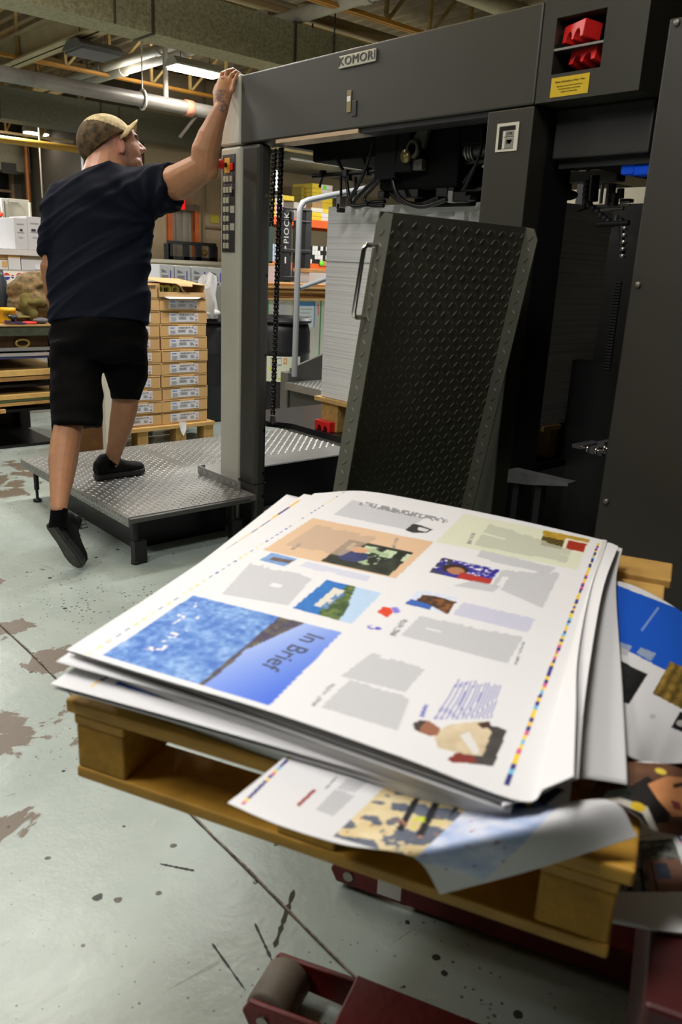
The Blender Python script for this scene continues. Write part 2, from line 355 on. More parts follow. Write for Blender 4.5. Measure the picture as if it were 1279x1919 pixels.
# ducts
def duct_mat(name, a, b2):
    return mat(name, a, .5, metal=.35, col2=b2, vs=38, bump=.05, bs=30)
GALV = duct_mat('galvanised_duct', (168,164,128), (122,120,92)); GALVD = duct_mat('dull_galvanised_duct', (108,108,90), (84,86,72))
def xduct(y, z, w, h, x0, x1, m, label, seam=2.4, off=.0):
    t = thing('air_duct', label, 'duct', ((x0+x1)/2, y, z))
    mb = MB(); mb.box(x0, x1, y, y+w, z, z+h); mb.build('duct_body', m, t, bevel=.004)
    x = x0+off
    while x < x1:
        s = MB(); s.box(x-.012, x+.012, y-.012, y+w+.012, z-.012, z+h+.012); s.build('seam_collar', mat('seam_band', (74,72,56), .5, metal=.4), t); x += seam
    if z+h < ZC-.05:
        for k, xx in enumerate(np.arange(x0+.9, x1, 2.4)):
            for yy in (y-.01, y+w+.01):
                r = MB(); r.cyl((xx,yy,z), (xx,yy,ZC), .009, n=6); r.build('hanger_rod', mat('dark_rod', (60,54,42), .6), t)
    return t
dy = at(295,65,z=3.2).y
xs1 = at(296,60,z=3.2).x
xduct(dy, 3.2, .34, .40, X0, X1, GALV, 'large galvanised ceiling duct crossing above the press beam', 1.55, (xs1-X0) % 1.55)
dy2 = at(370,277,z=3.1).y
xduct(dy2, 3.1, .4, .42, X0, 11.0, GALVD, 'dull grey ceiling duct running behind the capped head', 1.8, .6)
t = xduct(17.3, at(60,325,y=17.3).z, .6, .5, X0, wx0-.25, duct_mat('cream_duct', (150,142,116), (128,122,100)), 'cream duct with a dark grille above the far office windows', 2.2, .9)
p = at(17,316,y=17.3); mb = MB(); mb.box(p.x-.14, p.x+.14, 17.27, 17.3, p.z-.1, p.z+.1); mb.build('grille', mat('dark_grille', (52,48,42), .6), t)
# hung ceiling panel seen under the press beam, over the racks
bz = 2.62
mb = MB(); y = 11.9; mb.box(11.2, 16, y, y+1.05, bz+.5, bz+.56); mb.box(11.2, 16, y-.08, y, bz+.42, bz+.6); tag(mb.build('soffit_panel', mat('pale_soffit', (176,172,160), .6, var=.06, vs=2)), 'pale soffit panel above the racks under the press beam', 'panel')
for xx in (12, 14.5):
    r = MB(); r.cyl((xx,12.2,bz+.55), (xx,12.2,ZC), .01, n=6); r.build('hanger_rod', BLK, bpy.data.objects['soffit_panel'])
p1 = at(640,290,y=9.6); 
mb = MB(); mb.box(6.9, 14, 9.6, 9.95, p1.z-.02, p1.z+.16); tag(mb.build('cross_beam', mat('straw_beam', (202,182,128), .55, var=.1, vs=4)), 'straw coloured beam seen beneath the press beam beyond the chains', 'beam')
mb = MB(); mb.box(7.6, 14, 9.951, 11.4, p1.z-.12, p1.z-.02); [mb.box(xx-.01, xx+.01, 10.6, 10.62, p1.z-.02, ZC) for xx in (8, 10, 12)]; tag(mb.build('air_handler', mat('grey_duct_panel', (118,118,110), .5, metal=.3, var=.15, vs=3)), 'grey flat duct box beneath the straw coloured beam', 'duct')
# hanging wires and rods on the left
for (px, py0, py1, y, w, c, lab) in ((55,280,380,17,.05,(140,84,40),'rusty vertical conduit hanging by the office windows'), (79,270,335,14,.02,(120,110,92),'thin grey rod hanging left of the cap above the office windows'), (158,310,345,14.6,.035,(150,150,150),'bright steel conduit descending behind the neck of the cap')):
    a, b = at(px, py0, y=y), at(px, py1, y=y); mb = MB(); mb.cyl((b.x, y, b.z-.3), (b.x, y, ZC), w, n=10); tag(mb.build('vertical_conduit', mat('conduit_%d' % px, c, .5, metal=.3)), lab, 'conduit')
# ---------------------------------------------------------------- lamps
TUBE = mat('lit_diffuser', (255,250,238), .4, emit=22.0); HOUS = mat('white_fixture', (190,188,180), .5)
def lamp(p, label, ln=1.25, w=.3, lit=True, name='ceiling_lamp', m=None):
    t = thing(name, label, 'lamp', p, None)
    x, y, z = p
    mb = MB(); mb.box(x-ln/2, x+ln/2, y-w/2, y+w/2, z, z+.02); mb.prism([(x-ln/2,y-w/2,z+.02),(x-ln/2,y+w/2,z+.02),(x-ln/2,y+w*.25,z+.09),(x-ln/2,y-w*.25,z+.09)], (ln,0,0)); mb.build('housing', m or HOUS, t)
    mb = MB(); mb.box(x-ln/2+.02, x+ln/2-.02, y-w/2+.02, y+w/2-.02, z-.025, z-.001); mb.build('diffuser', TUBE if lit else (m or HOUS), t)
    for dx in (-ln*.3, ln*.3):
        mb = MB(); mb.cyl((x+dx,y,z+.08), (x+dx,y,ZC), .004, n=6); mb.build('hanging_wire', BLK, t)
    return t
LZ = 3.35
lp = at(367,133,z=LZ); lamp((lp.x, lp.y, LZ), 'lit strip lamp hanging just left of the raised hand', .62, .26)
lp2 = at(338,287,z=LZ); lamp((lp2.x, lp2.y, LZ), 'far lit strip lamp under the dull duct, right of the face', 1.3, .3)
lp3 = at(160,310,z=LZ-.1); lamp((lp3.x, lp3.y-.3, LZ-.1), 'far lit strip lamp at the back of the neck beside the conduit', 1.3, .3)
lp4 = at(68,250,z=LZ+.1); lamp((lp4.x, lp4.y, LZ+.1), 'far lit strip lamp glimpsed through the pale cream joist', .45, .2)
q = at(175,100,z=3.5); lamp((q.x, q.y, 3.5), 'unlit grey box lamp under the roof at upper left', .5, .5, False, m=mat('grey_box_lamp', (112,112,112), .5))
def strip_light(name, loc, sx, sy, power, col=(1,.985,.965)):
    l = bpy.data.lights.new(name, 'AREA'); l.shape = 'RECTANGLE'; l.size = sx; l.size_y = sy; l.energy = power; l.color = col
    o = bpy.data.objects.new(name, l); COL.objects.link(o); o.location = loc; return o
strip_light('fluorescent_row_near', (-1.2, 2.1, 3.35), 1.3, .3, 52)
strip_light('fluorescent_row_over', (.25, 1.05, 3.35), 1.3, .3, 55)
strip_light('fluorescent_row_middle', (1.35, 4.7, 3.35), 1.3, .3, 36)
strip_light('fluorescent_row_press', (3.4, 4.45, 3.35), 1.3, .3, 90)
for nm, lc, pw in (('middle', (1.2, 4.3, 2.95), 290), ('over', (.35, 1.2, 3.45), 25), ('left', (1.6, 8.7, 3.45), 45), ('back', (6.0, 10.5, 3.4), 40)):
    u = strip_light('ceiling_fill_'+nm, lc, 1.3, .3, pw); u.rotation_euler = (math.pi, 0, 0)  # added upward fill for the ceiling and ducts, not separate fixtures
strip_light('fluorescent_row_left', (1.6, 8.7, 3.35), 1.3, .3, 170)
strip_light('fluorescent_row_hand', (lp.x, lp.y, 3.3), .6, .25, 28)
strip_light('fluorescent_row_far', (4.6, 14.0, 3.35), 1.3, .3, 200)
strip_light('fluorescent_row_back', (8.6, 7.6, 3.3), 2.4, .3, 260)
strip_light('fluorescent_row_office', (-3.0, 9.0, 3.35), 1.3, .3, 120)
W = bpy.data.worlds.new('world'); SC.world = W; W.use_nodes = True
W.node_tree.nodes['Background'].inputs[0].default_value = (.9,.95,1,1); W.node_tree.nodes['Background'].inputs[1].default_value = .0
# ================================================================ printing press feeder
PDARK = mat('charcoal_press_paint', (52,51,43), .42, var=.05, vs=2.5, mottle=.08); PDARK2 = mat('deep_charcoal_paint', (40,39,36), .45, var=.08, vs=3)
PLITE = mat('light_grey_press_paint', (184,182,168), .45, var=.05, vs=3, mottle=.06); BLACK = mat('oily_black', (9,9,10), .35); BLACK2 = mat('satin_black', (20,20,21), .5, var=.2, vs=8)
STEEL = mat('bright_steel', (170,168,160), .28, metal=.9, var=.1, vs=9); CHROME = mat('chrome', (205,203,198), .15, metal=1.0); RUBBER = mat('black_rubber', (14,14,15), .35)
XB = 2.257
press = thing('printing_press', 'charcoal sheet fed printing press feeder with a light grey control post', 'press', (XB, 2.5, 0))
# beam (dark part), thin lit top lip and light grey end cap with slanted edge
mb = MB(); mb.box(XB, XB+.16, 1.712, 3.335, 1.862, 2.145); mb.build('beam', PDARK, press, bevel=.006)
mb = MB(); mb.prism([(XB-.002,3.337,1.862),(XB-.002,3.506,1.862),(XB-.002,3.39,2.15),(XB-.002,3.337,2.15)], (.162,0,0)); mb.build('beam_end_cap', PLITE, press, bevel=.008)
mb = MB(); mb.box(XB+.004, XB+.10, 2.535, 3.07, 1.846, 1.861); mb.build('under_strip', mat('tan_steel_strip', (176,152,120), .35, metal=.6), press)
mb = MB(); mb.box(XB+.012, XB+.1, 1.9, 2.53, 1.845, 1.861); mb.build('under_strip', BLACK2, press)
mb = MB(); mb.box(XB+.05, XB+1.35, 1.32, 3.15, 0, .1); mb.build('floor_shade_slab', BLACK, press)  # black slab added to darken the floor inside the feeder
mb = MB(); mb.box(3.72, 7.0, .9, 3.9, 0, 1.70); mb.build('press_unit', BLACK2, press)
mb = MB(); mb.box(5.9, 6.0, 1.2, 5.2, 1.70, 2.02); mb.build('tower_panel', mat('beige_tower', (176,170,146), .5), press)
for yy in (1.9, 2.5, 3.1, 3.7):
    mb = MB(); mb.box(5.6, 5.66, yy, yy+.06, 1.7, 2.3); mb.build('tower_post', BLACK2, press)
# brand plate
o0 = at(672,112,x=XB); a = at(638,128,x=XB); c = at(708,96,x=XB); cz = 2.102; cyb = (a.y+c.y)/2; bw = a.y-c.y; bh = .044
mb = MB(); mb.box(XB-.007, XB-.0005, cyb-bw/2, cyb+bw/2, cz-bh/2, cz+bh/2); plate = mb.build('brand_plate', mat('brushed_badge', (176,174,158), .35, metal=.5), press, bevel=.002)
text('KOMORI', .042, frame((XB-.0085, cyb, cz), *FX) @ Matrix.Scale(1.22, 4, (1,0,0)), mat('badge_ink', (60,60,52), .4), 'brand_lettering', plate, spacing=1.08, ext=.001)
# recessed double slot latch
def slot(px0, py0, px1, py1):
    a, b = at(px0, py0, x=XB), at(px1, py1, x=XB); return a, b
lt = MB(); a, b = slot(653,171,659,211); lt.box(XB-.004, XB+.0, b.y, a.y, b.z, a.z, 0); a2, b2 = slot(662,190,669,218); lt.box(XB-.004, XB, b2.y, a2.y, b2.z, a2.z, 1)
lt.box(XB-.0055, XB-.0035, b.y+.002, a.y-.002, a.z-.04, a.z-.02, 2)
lt.build('slot_latch', [mat('slot_ochre', (120,104,48), .3), BLACK, mat('slot_white', (220,220,214), .4)], press, bevel=.002)
# post
PSY = 3.19; PSX = .076
mb = MB(); mb.box(XB, XB+.05, 3.335, 3.5, .0, 1.855); mb.build('post_front', PLITE, press, bevel=.012)
mb = MB(); mb.box(XB+.03, XB+.14, 3.335, 3.47, .0, 1.85); mb.build('post_back', PDARK2, press)
mb = MB(); mb.box(XB+.004, XB+PSX, PSY, 3.333, 0, 1.86)
post = mb.build('post_side', mat('post_charcoal', (58,57,53), .38, var=.06, vs=3), press, bevel=.02)
mb = MB(); mb.box(XB+.003, XB+PSX+.001, PSY-.001, 3.334, .2765, .2795); mb.build('post_joint', BLACK, press)
for zz in (1.29, .92, .55, .33, .21): 
    mb = MB(); mb.cyl((XB+PSX-.018,PSY-.001,zz), (XB+PSX-.018,PSY+.005,zz), .008, n=12); mb.build('bolt_hole', BLACK, press)
o = at(502,374,y=3.15); mb = MB(); mb.cyl((XB+PSX-.03,PSY-.002,1.64), (XB+PSX-.03,PSY+.003,1.64), .006, n=10); mb.build('green_mark', mat('green_mark', (80,120,40), .5), press)
# control panel
pt, pb = at(430,290,x=XB), at(424,473,x=XB); py1, py0 = 3.482, 3.374
mb = MB(); mb.box(XB-.004, XB+.002, py0, py1, pb.z, pt.z); panel = mb.build('control_panel', mat('panel_graphite', (58,55,55), .4, var=.06, vs=9), press, bevel=.0015)
H = pt.z-pb.z; Wp = py1-py0
def pp(u, v): return (py1-u*Wp, pt.z-v*H)   # u right, v down on the panel
BTN = mat('cream_button', (186,180,156), .45)
def button(u, v, w, h, m, name='button', dep=.006):
    y, z = pp(u, v); mb = MB(); mb.box(XB-.004-dep, XB-.0035, y-w/2, y+w/2, z-h/2, z+h/2); return mb.build(name, m, panel, bevel=.0012)
bs = (.0165, .026)
rows = [(.245,(.25,.48,.74)),(.355,(.25,.48,.74)),(.462,(.25,.49)),(.555,(.25,.49)),(.65,(.25,.49)),(.745,(.25,.49)),(.838,(.25,.49)),(.932,(.25,.49))]
for r, us in rows:
    for u in us: button(u, r, *bs, BTN)
    y, z = pp(.3, r-.05)
    for u in us:
        y, z = pp(u, r-.052); mb = MB(); mb.box(XB-.0045, XB-.004, y-.003, y+.003, z-.003, z+.003); mb.build('button_mark', mat('faded_mark', (150,148,140), .6), panel)
for r in (.555, .735): button(.82, r, .038, .032, mat('tape_label', (176,172,156), .7), 'tape_label', .001)
button(.43, .11, .044, .066, mat('emergency_yellow', (226,158,20), .45), 'yellow_plate', .003)
button(.8, .125, .026, .036, BLACK, 'red_button_frame', .003); button(.8, .125, .017, .028, mat('red_button', (215,24,24), .35, emit=.25), 'red_button', .006)
button(.78, .385, .024, .03, BLACK, 'dark_switch', .003)
y, z = pp(.36, .105); mb = MB(); mb.cyl((XB-.005,y,z), (XB-.03,y,z), .011, n=16, m=1); mb.lathe((XB-.026,y,z), [(0,0),(.017,0),(.021,.004),(.021,.02),(.017,.026),(0,.027)], 22, axis=Matrix.Rotation(-math.pi/2, 3, 'Y')); mb.build('emergency_stop', [mat('emergency_red', (214,38,22), .35), BLACK], panel)
for u, v in ((.06,.03),(.94,.02),(.05,.98),(.93,.98),(.94,.5),(.06,.5)):
    y, z = pp(u, v); mb = MB(); mb.cyl((XB-.0055,y,z), (XB-.003,y,z), .003, n=8); mb.build('panel_screw', STEEL, panel)
# column with notice
mb = MB(); mb.box(XB+.002, XB+.09, 1.709, 1.893, 0, 1.858); colm = mb.build('column', mat('column_olive_grey', (46,45,36), .42, var=.05, vs=3), press, bevel=.004)
mb = MB(); mb.box(XB+.09, XB+.24, 1.709, 1.76, 0, 1.86); mb.build('column_side', BLACK2, press)
mb = MB(); mb.box(XB+.01, XB+.15, 1.704, 1.714, 1.862, 2.14); mb.build('seam_strip', BLACK, press)
na, nb = at(934,233,x=XB), at(969,285,x=XB)
mb = MB(); mb.box(XB-.001, XB+.003, nb.y, na.y, nb.z+.004, na.z); nt_ = mb.build('notice', mat('notice_paper', (196,192,174), .6), press)
W_, H_ = na.y-nb.y, na.z-nb.z-.004
def nq(u0, v0, u1, v1, m, nm): 
    mb = MB(); mb.box(XB-.0018, XB-.0008, na.y-u1*W_, na.y-u0*W_, na.z-v1*H_, na.z-v0*H_); mb.build(nm, m, nt_)
nq(.12,.11,.86,.27,BLACK,'black_band'); nq(.12,.27,.3,.92,BLACK,'black_band')
for a in ((.42,.3,.82,.48),(.42,.53,.82,.88)): nq(*a, mat('notice_grey', (120,118,108), .6), 'grey_field')
for a in ((.36,.49,.84,.505),(.34,.9,.84,.915)): nq(*a, BLACK, 'rule')
for a in ((.55,.34,.72,.37),(.6,.39,.74,.42),(.5,.37,.54,.43),(.5,.6,.74,.68),(.56,.64,.7,.74),(.5,.68,.54,.76)): nq(*a, mat('notice_light', (206,204,192), .6), 'symbol')
# cab housing on the right with an open cubby
cy0, cy1 = 1.354, 1.706; hz0, hz1 = 1.863, 2.42
def P(px, py): q = at(px, py, x=XB); return q.y, q.z
(ya, za), (yb, zb) = P(1046,32), P(1129,125)
oy1, oy0 = ya, (P(1137,17)[0]+yb)/2; oz1, oz0 = (za+P(1137,17)[1])/2, (P(1037,141)[1]+zb)/2
D = .42
mb = MB()
mb.box(XB, XB+D, oy1, cy1, hz0, hz1); mb.box(XB, XB+D, cy0, oy0, hz0, hz1); mb.box(XB, XB+D, oy0, oy1, hz0, oz0); mb.box(XB, XB+D, oy0, oy1, oz1, hz1)
mb.box(XB+.25, XB+D, oy0, oy1, oz0, oz1, 1)
mb.build('cab_housing', [mat('cab_olive_charcoal', (48,48,40), .4, var=.06, vs=3), BLACK], press)
sz = (P(1046,90)[1]+P(1131,72)[1])/2
mb = MB(); mb.box(XB+.004, XB+.25, oy0, oy1, sz-.009, sz-.003); mb.build('cubby_shelf', PDARK2, press); mb = MB(); mb.box(XB+.001, XB+.004, oy0, oy1, sz-.009, sz-.003); mb.build('shelf_edge', mat('shelf_edge', (130,128,120), .4), press)
UHZ = at(1035,300,x=XB+.11).z
ys, zs = P(1036,147); ys2, zs2 = P(1103,173)
mb = MB(); mb.box(XB-.0015, XB+.001, ys2, ys, zs2-.002, zs-.001); lab = mb.build('warning_label', mat('warning_yellow', (196,164,16), .5), press)
WI = mat('warning_ink', (92,70,10), .6); cyl_ = (ys+ys2)/2; hh = zs-zs2
text('Brake Adjustment at Rear / Main', .0078, frame((XB-.0022, cyl_, zs-hh*.27), *FX), WI, 'warning_heading', lab)
for i, s_ in enumerate(('Adjust brake pressure at rear. Turn handle away', 'from housing to loosen, towards housing', 'to tighten. Test before running.')): text(s_, .0046, frame((XB-.0022, cyl_, zs-hh*(.5+.15*i)), *FX), WI, 'warning_line', lab)
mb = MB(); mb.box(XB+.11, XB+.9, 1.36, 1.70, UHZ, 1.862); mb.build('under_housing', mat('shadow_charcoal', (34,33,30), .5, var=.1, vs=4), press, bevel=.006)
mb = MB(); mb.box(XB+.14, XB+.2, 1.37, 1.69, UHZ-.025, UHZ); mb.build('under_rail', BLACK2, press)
# top frame beam behind, far posts, side plates: the dark inside of the feeder
mb = MB(); mb.box(XB+.16, XB+1.3, 3.24, 3.30, 1.87, 2.1); mb.box(XB+.16, XB+1.3, 1.72, 1.78, 1.87, 2.1); mb.build('top_frame', BLACK2, press)
mb = MB(); mb.box(XB+.22, XB+.9, 2.2, 2.63, 1.66, 2.12); mb.box(XB+.25, XB+.8, 2.63, 3.12, 1.80, 2.0); mb.box(XB+.22, XB+.9, 1.95, 2.2, 1.80, 2.12); mb.box(XB+.3, XB+.8, 2.2, 2.5, 1.60, 1.66); mb.build('suction_head_box', mat('head_black', (5,5,6), .7, spec=.15), press, bevel=.01)
mb = MB(); mb.box(XB+.18, XB+.219, 2.5, 2.62, 1.70, 1.9); mb.prism([(XB+.17,2.40,1.72),(XB+.17,2.49,1.72),(XB+.17,2.47,1.95),(XB+.17,2.43,1.95)], (.04,0,0)); mb.build('head_cover', mat('head_cover_blue_black', (11,12,15), .6, spec=.25), press)
def hose(pts, r, name='air_hose', m=RUBBER):
    pts = [V(p) for p in pts]; out = []
    for i in range(len(pts)-1):
        p0 = pts[max(0,i-1)]; p1 = pts[i]; p2 = pts[i+1]; p3 = pts[min(len(pts)-1,i+2)]
        for k in range(6):
            t = k/6; out.append(.5*((2*p1)+(p2-p0)*t+(2*p0-5*p1+4*p2-p3)*t*t+(3*p1-p0-3*p2+p3)*t**3))
    out.append(pts[-1]); mb = MB(); mb.tube(out, r, 10); return mb.build(name, m, press)
def hp(px, py, x): return at(px, py, x=x)
XH = XB+.26
hose([hp(627,258,XH),hp(634,300,XH),hp(648,330,XH),hp(655,372,XH)], .008)
hose([hp(684,245,XH),hp(682,290,XH),hp(690,330,XH)], .007)
hose([hp(700,268,XH-.05),hp(692,300,XH-.05),hp(676,340,XH-.05),hp(658,372,XH-.05),hp(662,386,XH-.05),hp(690,384,XH-.05)], .008)
hose([hp(742,300,XH-.06),hp(738,340,XH-.06),hp(752,372,XH-.06),hp(790,388,XH-.06),hp(838,374,XH-.06)], .009)
hose([hp(905,230,XH-.05),hp(903,280,XH-.05),hp(884,330,XH-.05),hp(868,358,XH-.05)], .006)
hose([hp(712,330,XH),hp(690,350,XH),hp(664,378,XH),hp(668,388,XH),hp(700,380,XH),hp(722,378,XH)], .009)
hose([hp(722,330,XH),hp(728,352,XH),hp(748,375,XH),hp(785,384,XH),hp(825,370,XH)], .011)
hose([hp(730,330,XH),hp(737,355,XH),hp(755,378,XH),hp(790,386,XH),hp(830,376,XH)], .009)
hose([hp(716,332,XH-.02),hp(700,352,XH-.02),hp(684,372,XH-.02),hp(694,385,XH-.02),hp(720,386,XH-.02)], .008)
hose([hp(886,222,XH),hp(892,255,XH),hp(885,285,XH),hp(868,312,XH)], .008)
hose([hp(912,270,XH),hp(900,300,XH),hp(875,335,XH),hp(862,350,XH)], .008)
hose([hp(862,355,XH),hp(885,358,XH),hp(905,352,XH)], .007)
# bars, clamps, legs
def pbar(a, b, x, r, m=BLACK, name='cross_bar'):
    mb = MB(); mb.cyl(hp(*a, x), hp(*b, x), r, n=12); return mb.build(name, m, press)
pbar((588,331),(716,321), XH, .010); pbar((802,313),(912,302), XH, .011); pbar((800,312),(846,308), XH, .017)
pbar((640,330),(640,380), XH, .006); pbar((667,332),(667,372), XH, .007); pbar((655,330),(655,340), XH, .014)
for a in ((606,327,.02),(651,326,.03),(690,322,.026),(812,312,.024),(838,309,.028),(858,312,.026)):
    q = hp(a[0], a[1], XH); mb = MB(); mb.box(q.x-.015, q.x+.015, q.y-a[2]/2, q.y+a[2]/2, q.z-.016, q.z+.016); mb.build('clamp', BLACK, press, bevel=.003)
hose([hp(606,330,XH),hp(602,342,XH),hp(600,352,XH)], .006, 'lever')
for a in ((640,380,.03,.05,STEEL),(640,390,.022,.04,BLACK2),(850,368,.028,.05,STEEL),(868,370,.06,.04,BLACK),(853,340,.03,.08,BLACK),(882,372,.03,.02,BLACK),(720,366,.04,.03,BLACK),(770,360,.12,.05,BLACK),(835,345,.06,.09,BLACK)):
    q = hp(a[0], a[1], XH-.01); mb = MB(); mb.box(q.x-.018, q.x+.018, q.y-a[2]/2, q.y+a[2]/2, q.z-a[3]/2, q.z+a[3]/2); mb.build('sucker_block', a[4], press, bevel=.004)
q = hp(855,307,XH-.02); mb = MB(); mb.ball(q, .014); q2 = hp(880,262,XH); mb.ball(q2, .01); mb.build('bar_knob', STEEL, press)
# cast bracket with roller, springy shaft
q = hp(779,281,XH-.08)
mb = MB(); A = Matrix.Rotation(-math.pi/2, 3, 'Y'); mb.lathe(q, [(.022,0),(.034,0),(.034,.02),(.022,.02)], 22, axis=A); mb.prism([q+V((0,.03,.03)), q+V((0,-.06,.13)), q+V((0,-.075,.12)), q+V((0,-.04,.0))], (.02,0,0)); mb.box(q.x, q.x+.03, q.y-.04, q.y+.025, q.z-.075, q.z-.034); mb.build('cast_bracket', mat('cast_iron', (92,88,80), .5, metal=.3, var=.3, vs=30), press, bevel=.003)
q = hp(764,294,XH-.1); mb = MB(); mb.lathe(q, [(0,-.02),(.012,-.02),(.012,0),(.024,0),(.024,.014),(0,.014)], 18, axis=A); mb.build('roller_bolt', mat('brass_bolt', (140,130,84), .35, metal=.7), press)
q = hp(885,285,XH); mb = MB()
mb.cyl((q.x,q.y+.02,q.z), (q.x,q.y-.3,q.z+.02), .03, n=18)
for k in range(3): mb.lathe((q.x,q.y+.005-.014*k,q.z), [(.03,-.004),(.036,-.004),(.036,.004),(.03,.004)], 18, m=1, axis=Matrix.Rotation(math.pi/2, 3, 'X'))
mb.build('head_shaft', [mat('shaft_grey', (70,70,74), .3, metal=.5), STEEL], press)
pbar((921,271+30),(905,313), XH-.03, .004, STEEL, 'pin'); pbar((840,229),(914,244), XH+.05, .005, STEEL, 'wire_rod')
# chains
def chain(p, q, name='hoist_chain'):
    p, q = V(p), V(q); L = (q-p).length; n = int(L/.019); mb = MB(); d = (q-p)/n
    for i in range(n):
        a = p+d*i; b = a+d*1.0; w = .011 if i % 2 else .0075
        for sgn in (-1, 1): mb.bar(a+V((0,sgn*w,0)), b+V((0,sgn*w,0)), .003, .013, (0,1,0), 0)
        mb.cyl(a+V((0,-.014,0)), a+V((0,.014,0)), .0075, n=7, m=1)
    return mb.build(name, [mat('chain_black', (22,21,20), .35, metal=.5), mat('chain_roller', (52,50,46), .3, metal=.8)], press)
XC = 2.44
chain(at(528,280,x=XC), at(512,778,x=XC)); chain(at(515,282,x=XC+.04), at(509,425,x=XC+.04))
q = at(512,780,x=XC); 
# lifter plate carrying the pile
zl = .552
c = [at(494,788,z=zl), at(513,783,z=zl), at(549,790,z=zl), at(638,821,z=zl)]
mb = MB(); pl = [(2.50,3.66),(2.47,3.38),(2.545,3.26),(2.545,2.0),(3.4,2.0),(3.4,3.66)]
mb.prism([(x,y,zl-.03) for x, y in pl], (0,0,.03)); mb.build('lifter_plate', [mat('lifter_black_steel', (46,46,48), .3, metal=.4, var=.15, vs=5)], press)
mb = MB(); mb.lathe((q.x,q.y,zl), [(0,0),(.024,0),(.024,.012),(.016,.016),(.016,.045),(0,.045)], 16); mb.build('chain_foot', BLACK2, press)
# lower frame of the feeder and dark interior walls
mb = MB(); mb.box(XB+.9, XB+.96, 1.4, 3.2, 0, 1.0); mb.build('rear_plate', BLACK2, press)
mb = MB(); mb.box(XB+.2, XB+1.3, 1.30, 1.34, 0, 1.55); mb.build('side_plate', BLACK2, press)
# right opening: jointed coolant hose, rods, blue lens pair, rollers, spring column, angle bracket
def rp(px, py, x=XB+.35): return at(px, py, x=x)
mb = MB(); path = [(1101,344),(1100,354),(1099,364),(1099,374),(1106,384),(1113,391),(1121,397),(1127,404),(1134,410),(1141,415),(1149,419),(1158,417),(1165,415)]
for a in path: mb.ball(rp(*a), .0125)
mb.prism([rp(1097,381), rp(1082,390), rp(1079,396), rp(1096,391)], (.03,0,0)); mb.build('jointed_hose', mat('dark_plastic', (50,50,52), .45), press)
for a, b, r, mm in (((1116,330),(1112,378),.018,BLACK),((1131,344),(1127,382),.006,STEEL),((1143,346),(1138,384),.007,STEEL),((1150,345),(1148,362),.012,BLACK2),((1165,354),(1164,372),.012,BLACK2),((1127,394),(1170,391),.005,STEEL),((1164,380),(1182,378),.005,STEEL),((1164,386),(1182,384),.004,STEEL),((1068,345),(1066,365),.01,BLACK2),((1036,322),(1036,334),.012,BLACK),((1157,404),(1154,420),.008,STEEL)):
    pbar(a, b, XB+.34, r, mm, 'guide_rod')
q = rp(1066,366); mb = MB(); mb.ball(q, .03, sc=(1,1.2,.6)); mb.build('hub', BLACK2, press)
for a, b in (((1140,362),(1152,378)),((1163,373),(1180,379)),((1150,386),(1162,393)),((1140,377),(1150,390))):
    p0, p1 = rp(*a), rp(*b); mb = MB(); mb.box(p0.x, p0.x+.03, p1.y, p0.y, p1.z, p0.z); mb.build('bracket_block', mat('bracket_grey', (110,108,104), .4, metal=.4), press)
p0, p1 = at(1165,310,x=XB+.15), at(1187,327,x=XB+.15); p2 = at(1189,310,x=XB+.15); p3 = at(1216,328,x=XB+.15)
BLU = mat('blue_lens', (14,70,190), .25, emit=.15)
for a, b in ((p0, p1), (p2, p3)):
    mb = MB(); mb.box(XB+.15, XB+.2, b.y, a.y, b.z, a.z); mb.build('blue_lens', BLU, press, bevel=.006)
mb = MB(); p0 = at(1160,455,x=XB+.3); 
for k in range(30): 
    q = at(1161-k*.75, 530+k*5.6, x=XB+.3); mb.cyl(q+V((0,-.011,0)), q+V((0,.011,0)), .005, n=8)
mb.build('feed_spring', mat('spring_dark', (60,60,62), .3, metal=.8), press)
for k, (a, b) in enumerate((((1120,421),(1180,418)), ((1166,424),(1168,480)))): pbar(a, b, XB+.32, .009, BLACK2, 'lower_bar')
mb = MB()
for k in range(5): q = at(1172-k*1.0, 428+k*13, x=XB+.3); mb.lathe(q, [(.004,-.006),(.011,-.006),(.011,.006),(.004,.006)], 12)
mb.build('collar_stack', STEEL, press)
p0, p1 = at(1012,316,x=XB+.5), at(1110,338,x=XB+.5); mb = MB(); mb.box(XB+.5, XB+.56, p1.y-.1, p0.y+.02, p1.z-.004, p0.z-.02); mb.build('cross_channel', mat('channel_grey', (96,94,92), .35, metal=.5), press)
# low rollers and angle bracket by the foot of the guard
for a, b in (((1090,839),(1104,842)),((1120,845),(1137,849)),((1136,841),(1141,842))):
    mb = MB(); p0, p1 = at(*a, x=2.3), at(*b, x=2.3); mb.cyl(p0, p1, .005, n=10); mb.lathe(p0 if a[0] > 1100 else p1, [(0,-.004),(.012,-.004),(.012,.004),(0,.004)], 14, axis=Matrix.Rotation(math.pi/2, 3, 'X')); mb.build('roller_pin', CHROME, press)
for a, b, h in (((1080,831),(1100,828),.012),((1108,836),(1138,832),.02),((1128,826),(1141,825),.018)):
    p0, p1 = at(*a, x=2.32), at(*b, x=2.32); mb = MB(); mb.box(2.3, 2.42, p1.y, p0.y, p0.z-h, p0.z); mb.build('slide_block', mat('slide_grey', (72,72,74), .4, metal=.3), press)
p0, p1, p2 = at(954,880,x=2.2), at(1072,859,x=2.2), at(955,905,x=2.2)
mb = MB(); mb.prism([(2.2,p0.y,p0.z),(2.2,p1.y,p0.z+.006),(2.2,p1.y,p0.z-.004),(2.2,(p0.y*.6+p1.y*.4),p2.z+.012),(2.2,p0.y,p2.z)], (.05,0,0)); br = mb.build('angle_bracket', mat('angle_grey', (92,92,92), .45, metal=.3, var=.2, vs=20), press)
